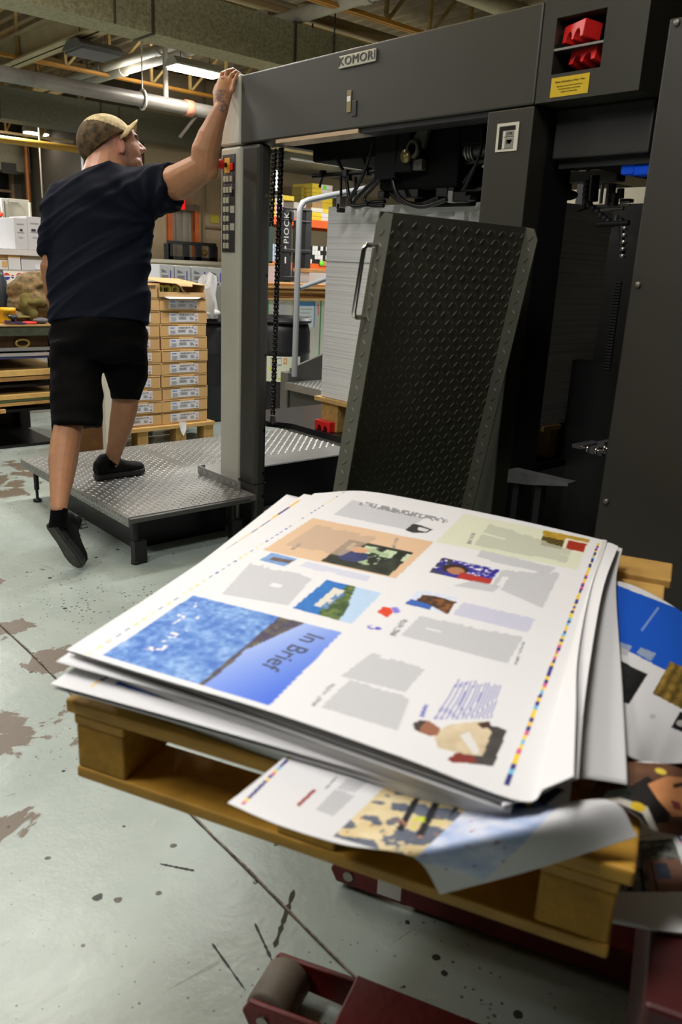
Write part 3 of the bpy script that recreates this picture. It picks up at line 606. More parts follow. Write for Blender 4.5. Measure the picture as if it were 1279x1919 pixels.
for f in (.12, .5):
    y = p0.y+(p1.y-p0.y)*f; mb = MB(); mb.box(2.215, 2.245, y-.012, y+.012, 0, p2.z+.012); mb.build('bracket_leg', BLACK2, press)
# ---------------------------------------------------------------- red blocks in the cubby and on the lifter plate
RED = mat('red_plastic', (214,36,34), .38, var=.1, vs=12)
def red_block(c, rz, ry, label, s=1.0):
    mb = MB(); L_, W2, H2 = .11*s, .062*s, .048*s; a = .014*s
    prof = [(-L_/2,-H2/2),(-L_/2,H2/2),(L_/2,H2/2),(L_/2,-H2/2),(L_*.38,-H2/2)]
    def notch(cx):
        return [(cx+a*1.2*math.cos(t), -H2/2+a*1.9*math.sin(t)) for t in np.linspace(0, math.pi, 9)]
    prof += notch(L_*.2)+notch(-L_*.2)+[(-L_*.38,-H2/2)]
    M = Matrix.Translation(V(c)) @ Matrix.Rotation(rz, 4, 'Z') @ Matrix.Rotation(ry, 4, 'X')
    mb.prism([(M @ V((x, -W2/2, z))) for x, z in prof], (M.to_3x3() @ V((0, W2, 0)))); return tag(mb.build('red_wedge_block', RED, bevel=.002*s), label, 'block', 'red plastic wedge blocks')
w = -math.pi/2
q = at(1064,52,x=XB+.075); red_block((q.x, q.y, sz+.044), w-.25, -.12, 'pinkish red notched block at the left end of the cubby shelf', .9)
q = at(1092,68,x=XB+.035); red_block((q.x, q.y, sz+.034), w-.4, -.12, 'orange red notched block leaning forward in the middle of the cubby shelf', .98)
q = at(1109,105,x=XB+.06); red_block((q.x, q.y+.004, oz0+.045), w-.2, -.25, 'dark red notched block standing in the lower half of the cubby', .95)
q = at(608,797,z=zl+.03); red_block((q.x+.02, q.y, zl+.026), w, 0, 'red block lying on the black lifter plate under the paper pile', 1.05)
# ---------------------------------------------------------------- paper pile in the feeder, on its own pallet
def lined_paper():
    M = bpy.data.materials.new('stacked_paper_edge'); M.use_nodes = True; nt = M.node_tree; N = nt.nodes; L = nt.links; b = N['Principled BSDF']
    geo = N.new('ShaderNodeNewGeometry'); mp = N.new('ShaderNodeMapping'); mp.inputs['Scale'].default_value = (.4, .4, 150); L.new(geo.outputs['Position'], mp.inputs['Vector'])
    n = N.new('ShaderNodeTexNoise'); n.inputs['Scale'].default_value = 1; n.inputs['Detail'].default_value = 4; L.new(mp.outputs['Vector'], n.inputs['Vector'])
    r = N.new('ShaderNodeValToRGB'); r.color_ramp.elements[0].position = .3; r.color_ramp.elements[0].color = (*lin((194,193,190)), 1); r.color_ramp.elements[1].position = .52; r.color_ramp.elements[1].color = (*lin((228,227,225)), 1); L.new(n.outputs['Fac'], r.inputs['Fac']); L.new(r.outputs['Color'], b.inputs['Base Color']); b.inputs['Roughness'].default_value = .8
    bp = N.new('ShaderNodeBump'); bp.inputs['Strength'].default_value = .3; bp.inputs['Distance'].default_value = .004; L.new(n.outputs['Fac'], bp.inputs['Height']); L.new(bp.outputs['Normal'], b.inputs['Normal']); return M
PEDGE = lined_paper(); WHITE = mat('white_paper', (222,221,219), .7)
WOODY = mat('pale_pallet_wood', (196,158,96), .7, var=.18, vs=4, stretch=(1,14,14)); WOODB = mat('chip_block', (170,134,74), .8, var=.2, vs=40)
XP = 2.60; pa, pbm = at(618,388,x=XP), at(600,742,x=XP)
zp0 = pbm.z; ztop = pa.z
t = thing('paper_pile', 'tall white pile of blank sheets raised inside the press feeder', 'paper pile', (XP+.36, 2.57, zp0))
mb = MB(); zs_ = [zp0, at(604,620,x=XP).z, at(610,490,x=XP).z, ztop-.075, ztop]
for i in range(4):
    o_ = (0, .004, -.002, .003)[i]; mb.box(XP+o_, XP+.72+o_, 2.03, 3.10+o_*.8, zs_[i]+.0012, zs_[i+1])
mb.build('sheet_stack', PEDGE, t)
mb = MB(); mb.prism([(XP,2.03,ztop+.001),(XP+.72,2.03,ztop+.001),(XP+.72,2.03,ztop+.03),(XP+.3,2.03,ztop+.022)], (0,1.05,0)); mb.build('fanned_top_sheets', WHITE, t)
t = thing('feeder_pallet', 'small wooden pallet under the tall white paper pile', 'pallet', (XP+.3, 2.57, zl))
for k in range(4):
    mb = MB(); x = XP-.02+k*.2; mb.box(x, x+.14, 2.02, 3.13, zp0-.024, zp0-.001); mb.build('deck_board', WOODY, t, bevel=.003)
for y in (2.06, 2.52, 2.96):
    for x in (XP-.005, XP+.5):
        mb = MB(); mb.box(x, x+.11, y, y+.13, zl+.001, zp0-.025); mb.build('block', WOODB, t, bevel=.002)
# ---------------------------------------------------------------- tread plate platform in front of the press
def lozenges(mb, org, ux, uy, nu, nv, pitch, ln, wd, h, inside=None, m=0):
    org, ux, uy = V(org), V(ux).normalized(), V(uy).normalized(); nz = ux.cross(uy)
    for i in range(nu):
        for j in range(nv):
            if inside and not inside(i*pitch, j*pitch): continue
            c = org+ux*(i*pitch)+uy*(j*pitch); a = .8 if (i+j) % 2 else -.8
            d = ux*math.cos(a)+uy*math.sin(a); e = nz.cross(d)
            mb.add([c-d*ln, c-e*wd, c+d*ln, c+e*wd, c-d*ln*.55+nz*h, c+d*ln*.55+nz*h], [(0,1,4),(1,2,5,4),(2,3,5),(3,0,4,5)], m)
TREAD = mat('grey_tread_plate', (142,142,138), .36, metal=.55, var=.14, vs=3.5, mottle=.1, bump=.04, bs=40); TRD2 = mat('tread_edge_angle', (88,88,84), .4, metal=.4, var=.1, vs=5)
plat = thing('tread_platform', 'low grey tread plate platform the man is stepping onto', 'platform', (1.9, 3.8, 0))
ZP = .24
mb = MB(); mb.box(1.552, 2.245, 3.150, 4.43, ZP-.03, ZP-.003); mb.box(2.245, 3.36, 3.80, 4.43, ZP-.03, ZP-.003); mb.box(2.5, 3.36, 3.62, 3.80, ZP-.03, ZP-.0031); mb.box(2.245, 2.5, 3.508, 3.80, ZP-.03, ZP-.0032)
lozenges(mb, (1.57,3.17,ZP-.003), (1,0,0), (0,1,0), 66, 46, .0275, .0125, .0042, .003, lambda a, b: (a < .66) or (b > .65 and a > .7) )
mb.build('deck_plate', TREAD, plat)
mb = MB(); mb.box(1.546, 1.552, 3.140, 4.43, ZP-.045, ZP-.002); lozenges(mb, (1.546,4.42,ZP-.036), (0,-1,0), (0,0,1), 46, 2, .0275, .0125, .0042, .003); mb.build('side_skirt', TREAD, plat)
mb = MB(); mb.box(1.552, 2.2, 3.128, 3.15, ZP-.028, ZP-.006); mb.build('front_angle', TRD2, plat, bevel=.002)
mb = MB(); mb.box(2.42, 3.36, 3.60, 3.62, 0, ZP-.004); mb.build('rear_shade_skirt', BLACK2, plat)  # edge skirt carried down to the floor in black as stand-in for shade
mb = MB(); mb.box(2.212, 2.218, 3.245, 3.65, ZP, ZP+.045); mb.box(2.218, 2.256, 3.644, 3.65, ZP, ZP+.045); lozenges(mb, (2.212,3.635,ZP+.022), (0,-1,0), (0,0,1), 14, 1, .0275, .0125, .0042, .003); mb.build('kick_plate', TREAD, plat)
mb = MB(); mb.box(1.68, 2.2, 3.36, 4.36, 0, ZP-.035); mb.box(2.2, 3.3, 3.64, 4.36, 0, ZP-.035); mb.build('under_shade_block', BLACK, plat)  # black blocks added under the deck in place of its deep shade
for x, y in ((1.6,3.18),(2.14,3.2),(1.60,4.36)):
    mb = MB(); mb.cyl((x,y,.07), (x,y,ZP-.03), .014, n=14); mb.cyl((x,y,.0), (x,y,.08), .008, n=12); mb.lathe((x,y,.001), [(0,0),(.024,0),(.024,.012),(.01,.02),(0,.02)], 16); 
    if y < 4: mb.box(x-.015, x+.045, y-.02, y+.02, .001, .11)
    mb.build('leg', BLACK2, plat)
# ---------------------------------------------------------------- raised tread plate step with a handle
PL = 1.623; xl, xr, zt = 1.536, 2.17, 1.492; lean = .13/.8
TR3 = mat('dark_tread_plate', (84,83,71), .55, metal=.1, var=.12, vs=4, mottle=.08)
def sp(x, s, off=0.0):  # s metres down the plate from its top edge, off metres towards the camera side
    n_ = math.hypot(1, lean); return V((x, PL+s*lean/n_-off/n_, zt-s/n_-off*lean/n_))
Ls = 1.26; fl = .052
step = thing('folding_step', 'dark tread plate step folded up beside the press column, with a steel handle', 'step', (1.85, PL+.2, .24))
def slab(x0, x1, s0, s1, o0, o1, mb, m=0):
    return mb.hexa([sp(x0,s1,o0),sp(x1,s1,o0),sp(x1,s1,o1),sp(x0,s1,o1),sp(x0,s0,o0),sp(x1,s0,o0),sp(x1,s0,o1),sp(x0,s0,o1)], m)
mb = MB(); slab(xl+.004, xr, 0, Ls, -.005, 0, mb)
ux = V((1,0,0)); uy = (sp(0,1)-sp(0,0)).normalized()*-1
lozenges(mb, sp(xl+.03, Ls-.02, .0), ux, uy, 23, 46, .027, .0115, .0032, .0022)
mb.build('step_plate', TR3, step)
mb = MB(); a = [sp(xl,.03,-.005), sp(xl,.0,.02), sp(xl,.0,fl), sp(xl,Ls,fl), sp(xl,Ls,-.005)]; mb.prism(a, (.004,0,0)); lozenges(mb, sp(xl, .05, .025), uy*-1, V((0,-1,0)), 38, 1, .0325, .013, .004, .003); mb.build('left_flange', TR3, step)
mb = MB(); a = [sp(xr,.03,fl), sp(xr,.0,.03), sp(xr,.0,-.005), sp(xr,Ls,-.005), sp(xr,Ls,fl)]; mb.prism(a, (.004,0,0)); lozenges(mb, sp(xr, .03, .028), uy*-1, V((0,-1,0)), 38, 1, .0325, .013, .004, .003); mb.build('right_flange', TR3, step)
h0, h1 = .085, .275
mb = MB(); hx = xl-.045
pts = [sp(xl,h0,.012), sp(hx+.014,h0,.012)]+[sp(hx+.014-.014*math.sin(t), h0+.014-.014*math.cos(t), .012) for t in np.linspace(0, math.pi/2, 6)]+[sp(hx+.014-.014*math.cos(t), h1-.014+.014*math.sin(t), .012) for t in np.linspace(0, math.pi/2, 6)]+[sp(xl,h1,.012)]
mb.tube(pts, .0065, 12); mb.build('handle', CHROME, step)
mb = MB(); mb.cyl((xl,1.80,.235), (xr,1.80,.235), .012); mb.box(xl+.05, xl+.1, 1.79, 1.86, 0, .24); mb.box(xr-.1, xr-.05, 1.79, 1.86, 0, .24); mb.build('hinge_base', BLACK2, step)
# ---------------------------------------------------------------- tall guard panel at right
gx = 2.0; g0 = 1.143
t = thing('guard_panel', 'tall dark guard panel standing at the right edge beside the pallet', 'panel', (gx, .75, 0))
mb = MB(); zt_ = 1.951; mb.box(gx, gx+.05, .2, g0, .02, zt_); mb.build('panel_sheet', mat('guard_brown_charcoal', (42,39,31), .5, var=.12, vs=1.5, mottle=.08), t, bevel=.004)
mb = MB(); mb.box(gx+.01, gx+.3, g0-.04, g0-.005, .02, zt_-.02); mb.box(gx+.01, gx+.3, .2, .24, 0.02, zt_-.02); mb.build('panel_return', BLACK2, t)
mb = MB(); mb.box(gx-.02, gx+.3, .2, g0-.04, 0, .02); mb.build('base_rail', BLACK2, t)
for p_ in ((1198,534),(1138,940),(1271,43)):
    q = at(*p_, x=gx); mb = MB(); mb.lathe(q, [(0,-.006),(.007,-.006),(.008,0),(.0,.004)], 12, axis=Matrix.Rotation(math.pi/2, 3, 'Y')); mb.build('rivet', mat('rivet_steel', (120,116,108), .4, metal=.5), t)
# ---------------------------------------------------------------- far stair unit with handrail
st = thing('stair_unit', 'grey stair unit with a bent tube handrail beyond the paper pile', 'stairs', (4.0, 5.0, 0))
PG = mat('stair_grey_paint', (92,91,86), .45, var=.06, vs=3)
tz = .47
q = at(545,716,z=tz); q2 = at(598,733,z=tz); X_ = (q.x+q2.x)/2
mb = MB(); mb.box(X_, X_+.55, q2.y-.5, q.y, tz-.03, tz); lozenges(mb, (X_+.01, q2.y-.49, tz), (1,0,0), (0,1,0), 24, 40, .022, .0095, .0034, .0022); mb.box(X_-.006, X_, q2.y-.5, q.y, tz-.055, tz); mb.build('tread', TREAD, st)
mb = MB(); mb.box(X_+.03, X_+.07, q2.y-.5, q.y-.02, 0, tz-.03); mb.build('riser', mat('riser_charcoal', (66,66,64), .5), st)
pa_, pb_ = at(533,696,y=q.y+.06), at(545,700,y=q.y+.06)
mb = MB(); zc_ = at(540,697,y=q.y+.06).z; xc_ = at(540,697,y=q.y+.06).x; mb.box(xc_-.04, xc_+.06, q.y+.005, q.y+.10, 0, zc_); mb.build('side_post', PG, st, bevel=.006)
e0, e1 = at(545,690,y=q.y+.03), at(602,665,y=q.y+.03)
mb = MB(); dx_ = e1.x-e0.x; mb.prism([(e0.x,q.y+.01,0),(e0.x+1.2,q.y+.01,0),(e0.x+1.2,q.y+.01,e0.z+(e1.z-e0.z)/dx_*1.2),(e0.x,q.y+.01,e0.z)], (0,.03,0)); mb.build('stringer', PG, st)
xr_ = at(553,705,z=tz); yy = q.y-.06
def hr(px, py): return at(px, py, y=yy)
r0, r1 = hr(552.5,706), hr(562,395)
pts = [r0, hr(556,600), hr(560,460), hr(562,400), hr(564,388), hr(569,380), hr(578,376), hr(610,369), hr(690,353)]
mb = MB(); mb.tube(pts, .022, 14); mb.build('handrail', mat('grey_handrail', (160,164,168), .35, metal=.2), st)
mb = MB(); mb.tube([hr(562,541), hr(612,523), hr(660,506)], .018, 12); mb.build('mid_rail', mat('grey_handrail'), st)
q3 = at(593,703,z=tz+.02); mb = MB()
for k in range(7):
    a = random.random()*6; mb.add([q3, q3+V((.05*math.cos(a), .05*math.sin(a), .03*random.random())), q3+V((.04*math.cos(a+.7), .04*math.sin(a+.7), .06*random.random()-.01))], [(0,1,2)])
tag(mb.build('crumpled_tissue', WHITE), 'crumpled white tissue lying on the stair tread beside the paper pile', 'tissue')
# ================================================================ foreground: pallet on a stacker, printed sheets
E1 = V((.436,-.900,0)).normalized(); E2 = V((.900,.436,0)).normalized(); PO = V((.400,1.040,0))
def pq(a, b, z): return PO+E1*a+E2*b+V((0,0,z))
def pbox(mb, a0, a1, b0, b1, z0, z1, m=0):
    return mb.hexa([pq(a0,b0,z0),pq(a1,b0,z0),pq(a1,b1,z0),pq(a0,b1,z0),pq(a0,b0,z1),pq(a1,b0,z1),pq(a1,b1,z1),pq(a0,b1,z1)], m)
PW = mat('yellow_pine', (172,128,38), .62, var=.22, vs=7, bump=.08, bs=40, stretch=(2,2,10)); PB = mat('pressed_wood_block', (166,122,30), .78, var=.2, vs=34, bump=.2, bs=90); PD = mat('deck_pine', (200,156,84), .6, var=.16, vs=6)
ZD = .720
pal = thing('wooden_pallet', 'yellow pine pallet in the foreground carrying the printed sheets', 'pallet', pq(.4,.55,.588))
for k in range(8):
    b = .003+k*.1425; w = .125 if k in (0,7) else .105
    mb = MB(); pbox(mb, 0, .803 if k < 7 else .815, b, b+w, ZD-.022, ZD); mb.build('deck_board', PW if k == 0 else PD, pal, bevel=.004)
for a in (.012, .35, .70):
    mb = MB(); pbox(mb, a, a+.09, .006, 1.118, ZD-.040, ZD-.0225); mb.build('stringer_board', PW, pal, bevel=.003)
    for b in (.008, .49, .98):
        mb = MB(); pbox(mb, a+.002, a+.088, b, b+.135, .607, ZD-.0405); mb.build('block', PB, pal, bevel=.003)
for b in (.006, .49, .985):
    mb = MB(); pbox(mb, .012, .79, b, b+.11, .588, .6065); mb.build('bottom_board', PW, pal, bevel=.003)
# red stacker: straddle legs on the floor, raised forks, carriage
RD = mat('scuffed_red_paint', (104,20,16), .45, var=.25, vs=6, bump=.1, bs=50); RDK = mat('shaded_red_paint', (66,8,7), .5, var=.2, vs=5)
stk = thing('pallet_stacker', 'red pallet stacker with roller tipped legs under the foreground pallet', 'stacker', (1.0,.5,0))
TIP = V((.722,.914,0))
def lq(s, w, z, off): return TIP+E1*s+E2*(off+w)+V((0,0,z))
for off in (0, .40):
    mb = MB()
    def lb(s0, s1, w0, w1, z0, z1): mb.hexa([lq(s0,w0,z0,off),lq(s1,w0,z0,off),lq(s1,w1,z0,off),lq(s0,w1,z0,off),lq(s0,w0,z1,off),lq(s1,w0,z1,off),lq(s1,w1,z1,off),lq(s0,w1,z1,off)])
    for w in (-.062, .050): mb.prism([lq(-.03,w,.02,off),lq(-.045,w,.05,off),lq(-.03,w,.078,off),lq(.14,w,.088,off),lq(.14,w,.018,off)], E2*.012)
    lb(.13, 1.25, -.062, .062, .02, .095); mb.build('leg', RD, stk, bevel=.004)
    mb = MB(); mb.lathe(lq(0,0,.046,off), [(.0,-.047),(.040,-.047),(.045,-.042),(.045,.042),(.040,.047),(0,.047)], 28, axis=Matrix(((E1.x,0,E2.x),(E1.y,0,E2.y),(0,1,0)))); mb.build('roller', mat('worn_grey_roller', (112,102,90), .6, var=.2, vs=14), stk)
    mb = MB(); mb.cyl(lq(0,-.066,.046,off), lq(0,.066,.046,off), .012, n=12); mb.build('axle', STEEL, stk)
mb = MB(); mb.hexa([lq(a,w,z,.40) for z in (.028,.07) for a,w in ((.07,-.0635),(.125,-.0635),(.125,-.0622),(.07,-.0622))]); mb.build('white_sticker', mat('leg_sticker', (206,204,198), .6), stk)
for a in (.22, .62):
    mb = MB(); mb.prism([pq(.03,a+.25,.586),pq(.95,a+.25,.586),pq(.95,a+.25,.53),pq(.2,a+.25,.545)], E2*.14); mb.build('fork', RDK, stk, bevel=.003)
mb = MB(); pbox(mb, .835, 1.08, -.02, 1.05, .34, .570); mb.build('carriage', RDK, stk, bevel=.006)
for b in (.28, .68):
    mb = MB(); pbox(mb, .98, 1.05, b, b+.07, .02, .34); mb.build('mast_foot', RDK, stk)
mb = MB(); pbox(mb, 1.13, 1.34, -.05, 1.0, .02, .9); pbox(mb, 1.13, 1.2, .05, .15, .9, 1.75); pbox(mb, 1.13, 1.2, .8, .9, .9, 1.75); pbox(mb, 1.13, 1.2, .15, .8, 1.65, 1.75); mb.build('mast', BLACK2, stk)  # unseen mast and body, added to shade the floor by the pallet
# ---------------------------------------------------------------- printing
def vn(x, y, seed=0):
    xi = np.floor(x).astype(np.int64); yi = np.floor(y).astype(np.int64); fx = x-xi; fy = y-yi
    fx = fx*fx*(3-2*fx); fy = fy*fy*(3-2*fy)
    def h(a, b):
        n = (a*374761393+b*668265263+seed*1274126177) & 0x7fffffff; n = ((n ^ (n >> 13))*1274126177) & 0x7fffffff
        return ((n ^ (n >> 16)) & 0xffff)/65535.0
    return (h(xi,yi)*(1-fx)+h(xi+1,yi)*fx)*(1-fy)+(h(xi,yi+1)*(1-fx)+h(xi+1,yi+1)*fx)*fy
def fbm(x, y, seed=0, o=4):
    r = 0; a = .5
    for i in range(o): r = r+a*vn(x*2**i, y*2**i, seed+i); a *= .5
    return r/.9375
def homog(src):
    dst = [(0,0),(1,0),(1,1),(0,1)]; A = []; b = []
    for (x, y), (u, v) in zip(src, dst):
        A.append([x,y,1,0,0,0,-u*x,-u*y]); b.append(u); A.append([0,0,0,x,y,1,-v*x,-v*y]); b.append(v)
    return np.append(np.linalg.solve(np.array(A, float), np.array(b, float)), 1)
def mixc(a, b, t): t = np.clip(t, 0, 1)[..., None]; return np.array(a, float)*(1-t)+np.array(b, float)*t
class Print:
    """ink on one sheet; corner lists are where the print lies on the flat sheet"""
    def __init__(s, X, Y, z, paper=(222,221,222)):
        s.X, s.Y, s.z = X, Y, z; s.C = np.empty(X.shape+(3,)); s.C[:] = paper
    def w(s, p): q = at(p[0], p[1], z=s.z); return (q.x, q.y)
    def quad(s, pts, fn, alpha=1.0):
        h = homog([s.w(p) for p in pts]); D = h[6]*s.X+h[7]*s.Y+1
        S = (h[0]*s.X+h[1]*s.Y+h[2])/D; T = (h[3]*s.X+h[4]*s.Y+h[5])/D
        cq = np.mean([s.w(p) for p in pts], axis=0); sg = np.sign(h[6]*cq[0]+h[7]*cq[1]+1)
        k = (S >= 0)&(S <= 1)&(T >= 0)&(T <= 1)&(D*sg > 0)
        if not k.any(): return
        c = fn(S[k], T[k]) if callable(fn) else np.array(fn, float)
        a = alpha
        if isinstance(c, tuple): c, a = c; a = np.asarray(a)[..., None]
        s.C[k] = s.C[k]*(1-a)+c*a
    def poly(s, pts, col, alpha=1.0):
        P_ = [s.w(p) for p in pts]; ins = np.zeros(s.X.shape, bool); n = len(P_)
        for i in range(n):
            (x1, y1), (x2, y2) = P_[i], P_[(i+1) % n]
            if abs(y2-y1) < 1e-9: continue
            ins ^= ((y1 > s.Y) != (y2 > s.Y)) & (s.X < (x2-x1)*(s.Y-y1)/(y2-y1)+x1)
        if ins.any():
            c = col(s.X[ins], s.Y[ins]) if callable(col) else np.array(col, float)
            s.C[ins] = s.C[ins]*(1-alpha)+c*alpha
    def disc(s, p, r, col):
        x, y = s.w(p); k = (s.X-x)**2+(s.Y-y)**2 < r*r; s.C[k] = col
    def textblock(s, pts, col=(184,184,187), gaps=True, seed=1, axis=0):
        def f(S, T):
            a, b = (S, T) if axis == 0 else (T, S)
            line = .5+.5*vn(a*60, b*44, seed+9); ragged = .90+.1*vn(b*22, b*0, seed)
            cover = np.where((a > ragged) | (vn(a*2+seed, np.floor(b*6)*7.1, seed) > .93), 0, .6+.25*line)
            return np.broadcast_to(np.array(col, float), S.shape+(3,)), cover
        s.quad(pts, f)
    def bar(s, p0, p1, w, cols, n, gap=0.0, seed=0):
        a = V(s.w(p0)); b = V(s.w(p1)); d = b-a; L_ = d.length; d /= L_
        t = (s.X-a.x)*d.x+(s.Y-a.y)*d.y; u = -(s.X-a.x)*d.y+(s.Y-a.y)*d.x
        i = np.floor(t/L_*n).astype(int); fr = t/L_*n-i
        k = (t > 0)&(t < L_)&(abs(u) < w/2)&(fr > gap)
        rr = np.random.default_rng(seed); seq = rr.integers(0, len(cols), n+2); seq[::2] = rr.integers(0, 2, len(seq[::2]))
        s.C[k] = np.array(cols, float)[seq[i[k]]]
CMYK = [(52,40,120), (232,200,50), (60,60,140), (210,90,140), (110,180,215), (40,44,110), (236,190,60)]
def srgb2lin(c): c = c/255.0; return np.where(c <= .04045, c/12.92, ((c+.055)/1.055)**2.4)
PRINT = mat('printed_paper', (220,220,220), .62, attr='ink', spec=.35)
BACK = mat('paper_back', (206,205,204), .7)
def cr(P, n):
    """Catmull-Rom through the rows of P, n samples"""
    k = len(P); P = np.asarray(P, float); out = []
    E = np.vstack([2*P[:1]-P[1:2], P, 2*P[-1:]-P[-2:-1]])
    for t in np.linspace(0, k-1, n):
        i = min(int(t), k-2); f = t-i; a, b, c, d = E[i], E[i+1], E[i+2], E[i+3]
        out.append(.5*((2*b)+(c-a)*f+(2*a-5*b+4*c-d)*f*f+(3*b-a-3*c+d)*f**3))
    return np.array(out)
def sheet(name, grid, nu, nv, label, cat='printed sheet', zf=None, draw=None, group=None, thick=.0009, paper=(222,221,222), wav=0.0, build=True):
    """grid: rows (near to far) of (px, py, z) points the sheet passes through"""
    W3 = np.array([[tuple(at(px, py, z=z)) for px, py, z in row] for row in grid])
    Fl = np.array([[tuple(at(px, py, z=zf or z))[:2] for px, py, z in row] for row in grid])
    A = np.concatenate([W3, Fl], axis=2)
    rows = np.array([cr(A[i], nu) for i in range(len(grid))])
    G_ = np.array([cr(rows[:, j], nv) for j in range(nu)]).transpose(1, 0, 2)   # nv, nu, 5
    if wav: G_[..., 2] += wav*(fbm(G_[...,0]*9, G_[...,1]*9, 5)-.5)
    pr = Print(G_[..., 3], G_[..., 4], zf or grid[0][0][2], paper)
    if draw: draw(pr)
    n = nu*nv; me = bpy.data.meshes.new(name)
    top = G_[..., :3].reshape(-1, 3); verts = top
    I = np.arange(n).reshape(nv, nu); a, b, c, d = I[:-1,:-1].ravel(), I[:-1,1:].ravel(), I[1:,1:].ravel(), I[1:,:-1].ravel()
    q = np.stack([a, b, c, d], 1)
    pa = top[q[0]]; nrm = np.cross(pa[1]-pa[0], pa[3]-pa[0])
    if nrm[2] < 0: q = q[:, ::-1]
    me.from_pydata(verts.tolist(), [], q.tolist())
    ca = me.color_attributes.new('ink', 'FLOAT_COLOR', 'POINT'); col = np.ones((n, 4)); col[:, :3] = srgb2lin(pr.C.reshape(-1, 3)); ca.data.foreach_set('color', col.ravel())
    me.polygons.foreach_set('use_smooth', [True]*len(me.polygons)); me.update()
    o = link(name, me, [PRINT, BACK]); s = o.modifiers.new('thickness', 'SOLIDIFY'); s.thickness = thick; s.offset = -1; s.material_offset = 1; s.material_offset_rim = 1
    tag(o, label, cat, group); o['_flat'] = 0; del o['_flat']
    return o, G_
# --- pictures
def sea(S, T):
    st = .45*fbm(S*9+T*5, T*12-S*6, 3)+.55*fbm(S*34+T*14, T*20-S*16, 13)
    c = mixc((62,108,186), (150,184,226), (st-.3)*2.2)
    foam = (fbm(S*26, T*22, 9) > .70)&(abs(S-.16-.07*np.sin(T*5)) < .07)&(T > .1); c[foam] = (232,226,228)
    c = mixc(c, (70,112,190), np.clip((.22-S)*2, 0, .5)) if False else c
    wl = .59+.02*S; wid = np.where(T > .5, .03+.26*(T-.5)**1.0, .018+.02*vn(T*9, T*0, 4)); land = (S > wl)&(S < wl+wid)
    sky = S >= wl+wid
    c[sky] = mixc((176,192,230), (66,106,214), (S[sky]-.6)*1.5+(1-T[sky])*.55-.1)
    g = fbm(S*40, T*30, 2); c[land] = mixc((64,54,84), (110,104,60), (g[land]-.35)*2.2)
    return c
def portrait_green(S, T):
    g = fbm(S*7, T*7, 11); c = mixc((26,30,24), (58,66,44), (g-.3)*2)
    ltr = (T > .35)&(S > .1)&(np.sin(S*20) > -.1)&(T > .6)&(T < .9); c[ltr] = (186,204,168)
    k = ((S-.55)/.2)**2+((T-.55)/.35)**2 < 1; c[k & (g > .4)] = (160,180,140)
    k = ((S-.3)/.22)**2+((T-.42)/.22)**2 < 1; c[k] = mixc((30,40,84), (66,70,120), g[k])
    k = ((S-.28)/.16)**2+((T-.68)/.12)**2 < .9; c[k] = (206,158,120)
    return c
def flag(S, T):
    g = fbm(S*12, T*9, 21); c = mixc((34,36,120), (70,60,170), g)
    c[(fbm(S*20, T*18, 7) > .62)&(T > .3)] = (226,220,236)
    k = ((S-.33)/.22)**2+((T-.5)/.3)**2 < 1; c[k] = (52,38,34); k = ((S-.36)/.14)**2+((T-.4)/.22)**2 < 1; c[k] = (178,122,90)
    k = (S > .45)&(T < .36); c[k] = (176,52,44); c[(S < .2)&(g > .5)] = (60,60,62); return c
def brownp(S, T):
    g = fbm(S*10, T*10, 31); c = mixc((196,206,226), (226,228,238), g)
    c[(T < .34)&(S < .6)] = (56,96,176)
    k = (S > .18)&(abs(T-.45-.1*np.sin(S*4)) < .17+.2*S); c[k] = mixc((62,42,32), (150,92,40), (g[k]-.35)*2.5)
    return c
def house(S, T):
    g = fbm(S*14, T*14, 41); c = mixc((22,92,170), (44,124,196), g)
    k = S > .38+.12*vn(T*6, T*0, 3); c[k] = mixc((50,74,36), (110,128,56), (g[k]-.3)*2)
    k = S > .62+.1*vn(T*5, T*0, 8)-.2*(T-.5); c[k] = (178,202,228)
    k = (abs(S-.34) < .10)&(T > .2)&(T < .82); c[k] = (214,210,196); k = (abs(S-.42) < .06)&(fbm(S*22, T*22, 5) > .5)&(T > .2)&(T < .7); c[k] = (92,130,176)
    return c
def smallpic(S, T):
    g = fbm(S*9, T*9, 51); c = mixc((80,122,186), (150,180,214), g); k = abs(T-.5-.2*(S-.5)) < .14+.1*g; c[k & (S > .25)] = mixc((70,60,60), (130,100,84), g[k & (S > .25)]); return c
def goldpic(S, T):
    g = fbm(S*8, T*8, 61); c = mixc((150,120,36), (204,164,56), g); k = (T < .62)&(S < .5); c[k] = mixc((40,36,14), (120,96,30), (np.sin(S[k]*50)*np.sin(T[k]*30)+1)/2)
    k = (S > .48)&(T < .8); c[k] = (222,212,190); k = (S > .56)&(S < .97)&(T > .12)&(T < .7); c[k] = (160,44,24); return c
def crowd(S, T):
    g = fbm(S*9, T*7, 71); c = mixc((74,82,98), (120,124,138), g)
    k = fbm(S*7+3, T*8, 73) > .5; c[k] = mixc((206,180,128), (236,222,184), g[k])
    k = (np.sin(S*46+T*9) > .45)&(S > .28)&(S < .58)&(T > .3); c[k] = (34,34,40)
    k = (fbm(S*16, T*14, 75) > .73); c[k] = (176,116,92)
    k = (fbm(S*18+5, T*18, 77) > .74)&(S > .4); c[k] = (206,214,60)
    k = S > .62; c[k] = mixc((168,186,224), (224,226,238), (fbm(S*8, T*8, 79)[k]-.3)*2); k = (S > .62)&(fbm(S*20, T*16, 81) > .77); c[k] = (150,90,120)
    return c
def blackpic(S, T):
    g = fbm(S*6, T*6, 91); c = mixc((18,18,20), (46,46,48), (g-.4)*2); k = ((S-.3)/.22)**2+((T-.42)/.2)**2 < .6+g*.5; c[k] = (176,172,168); return c
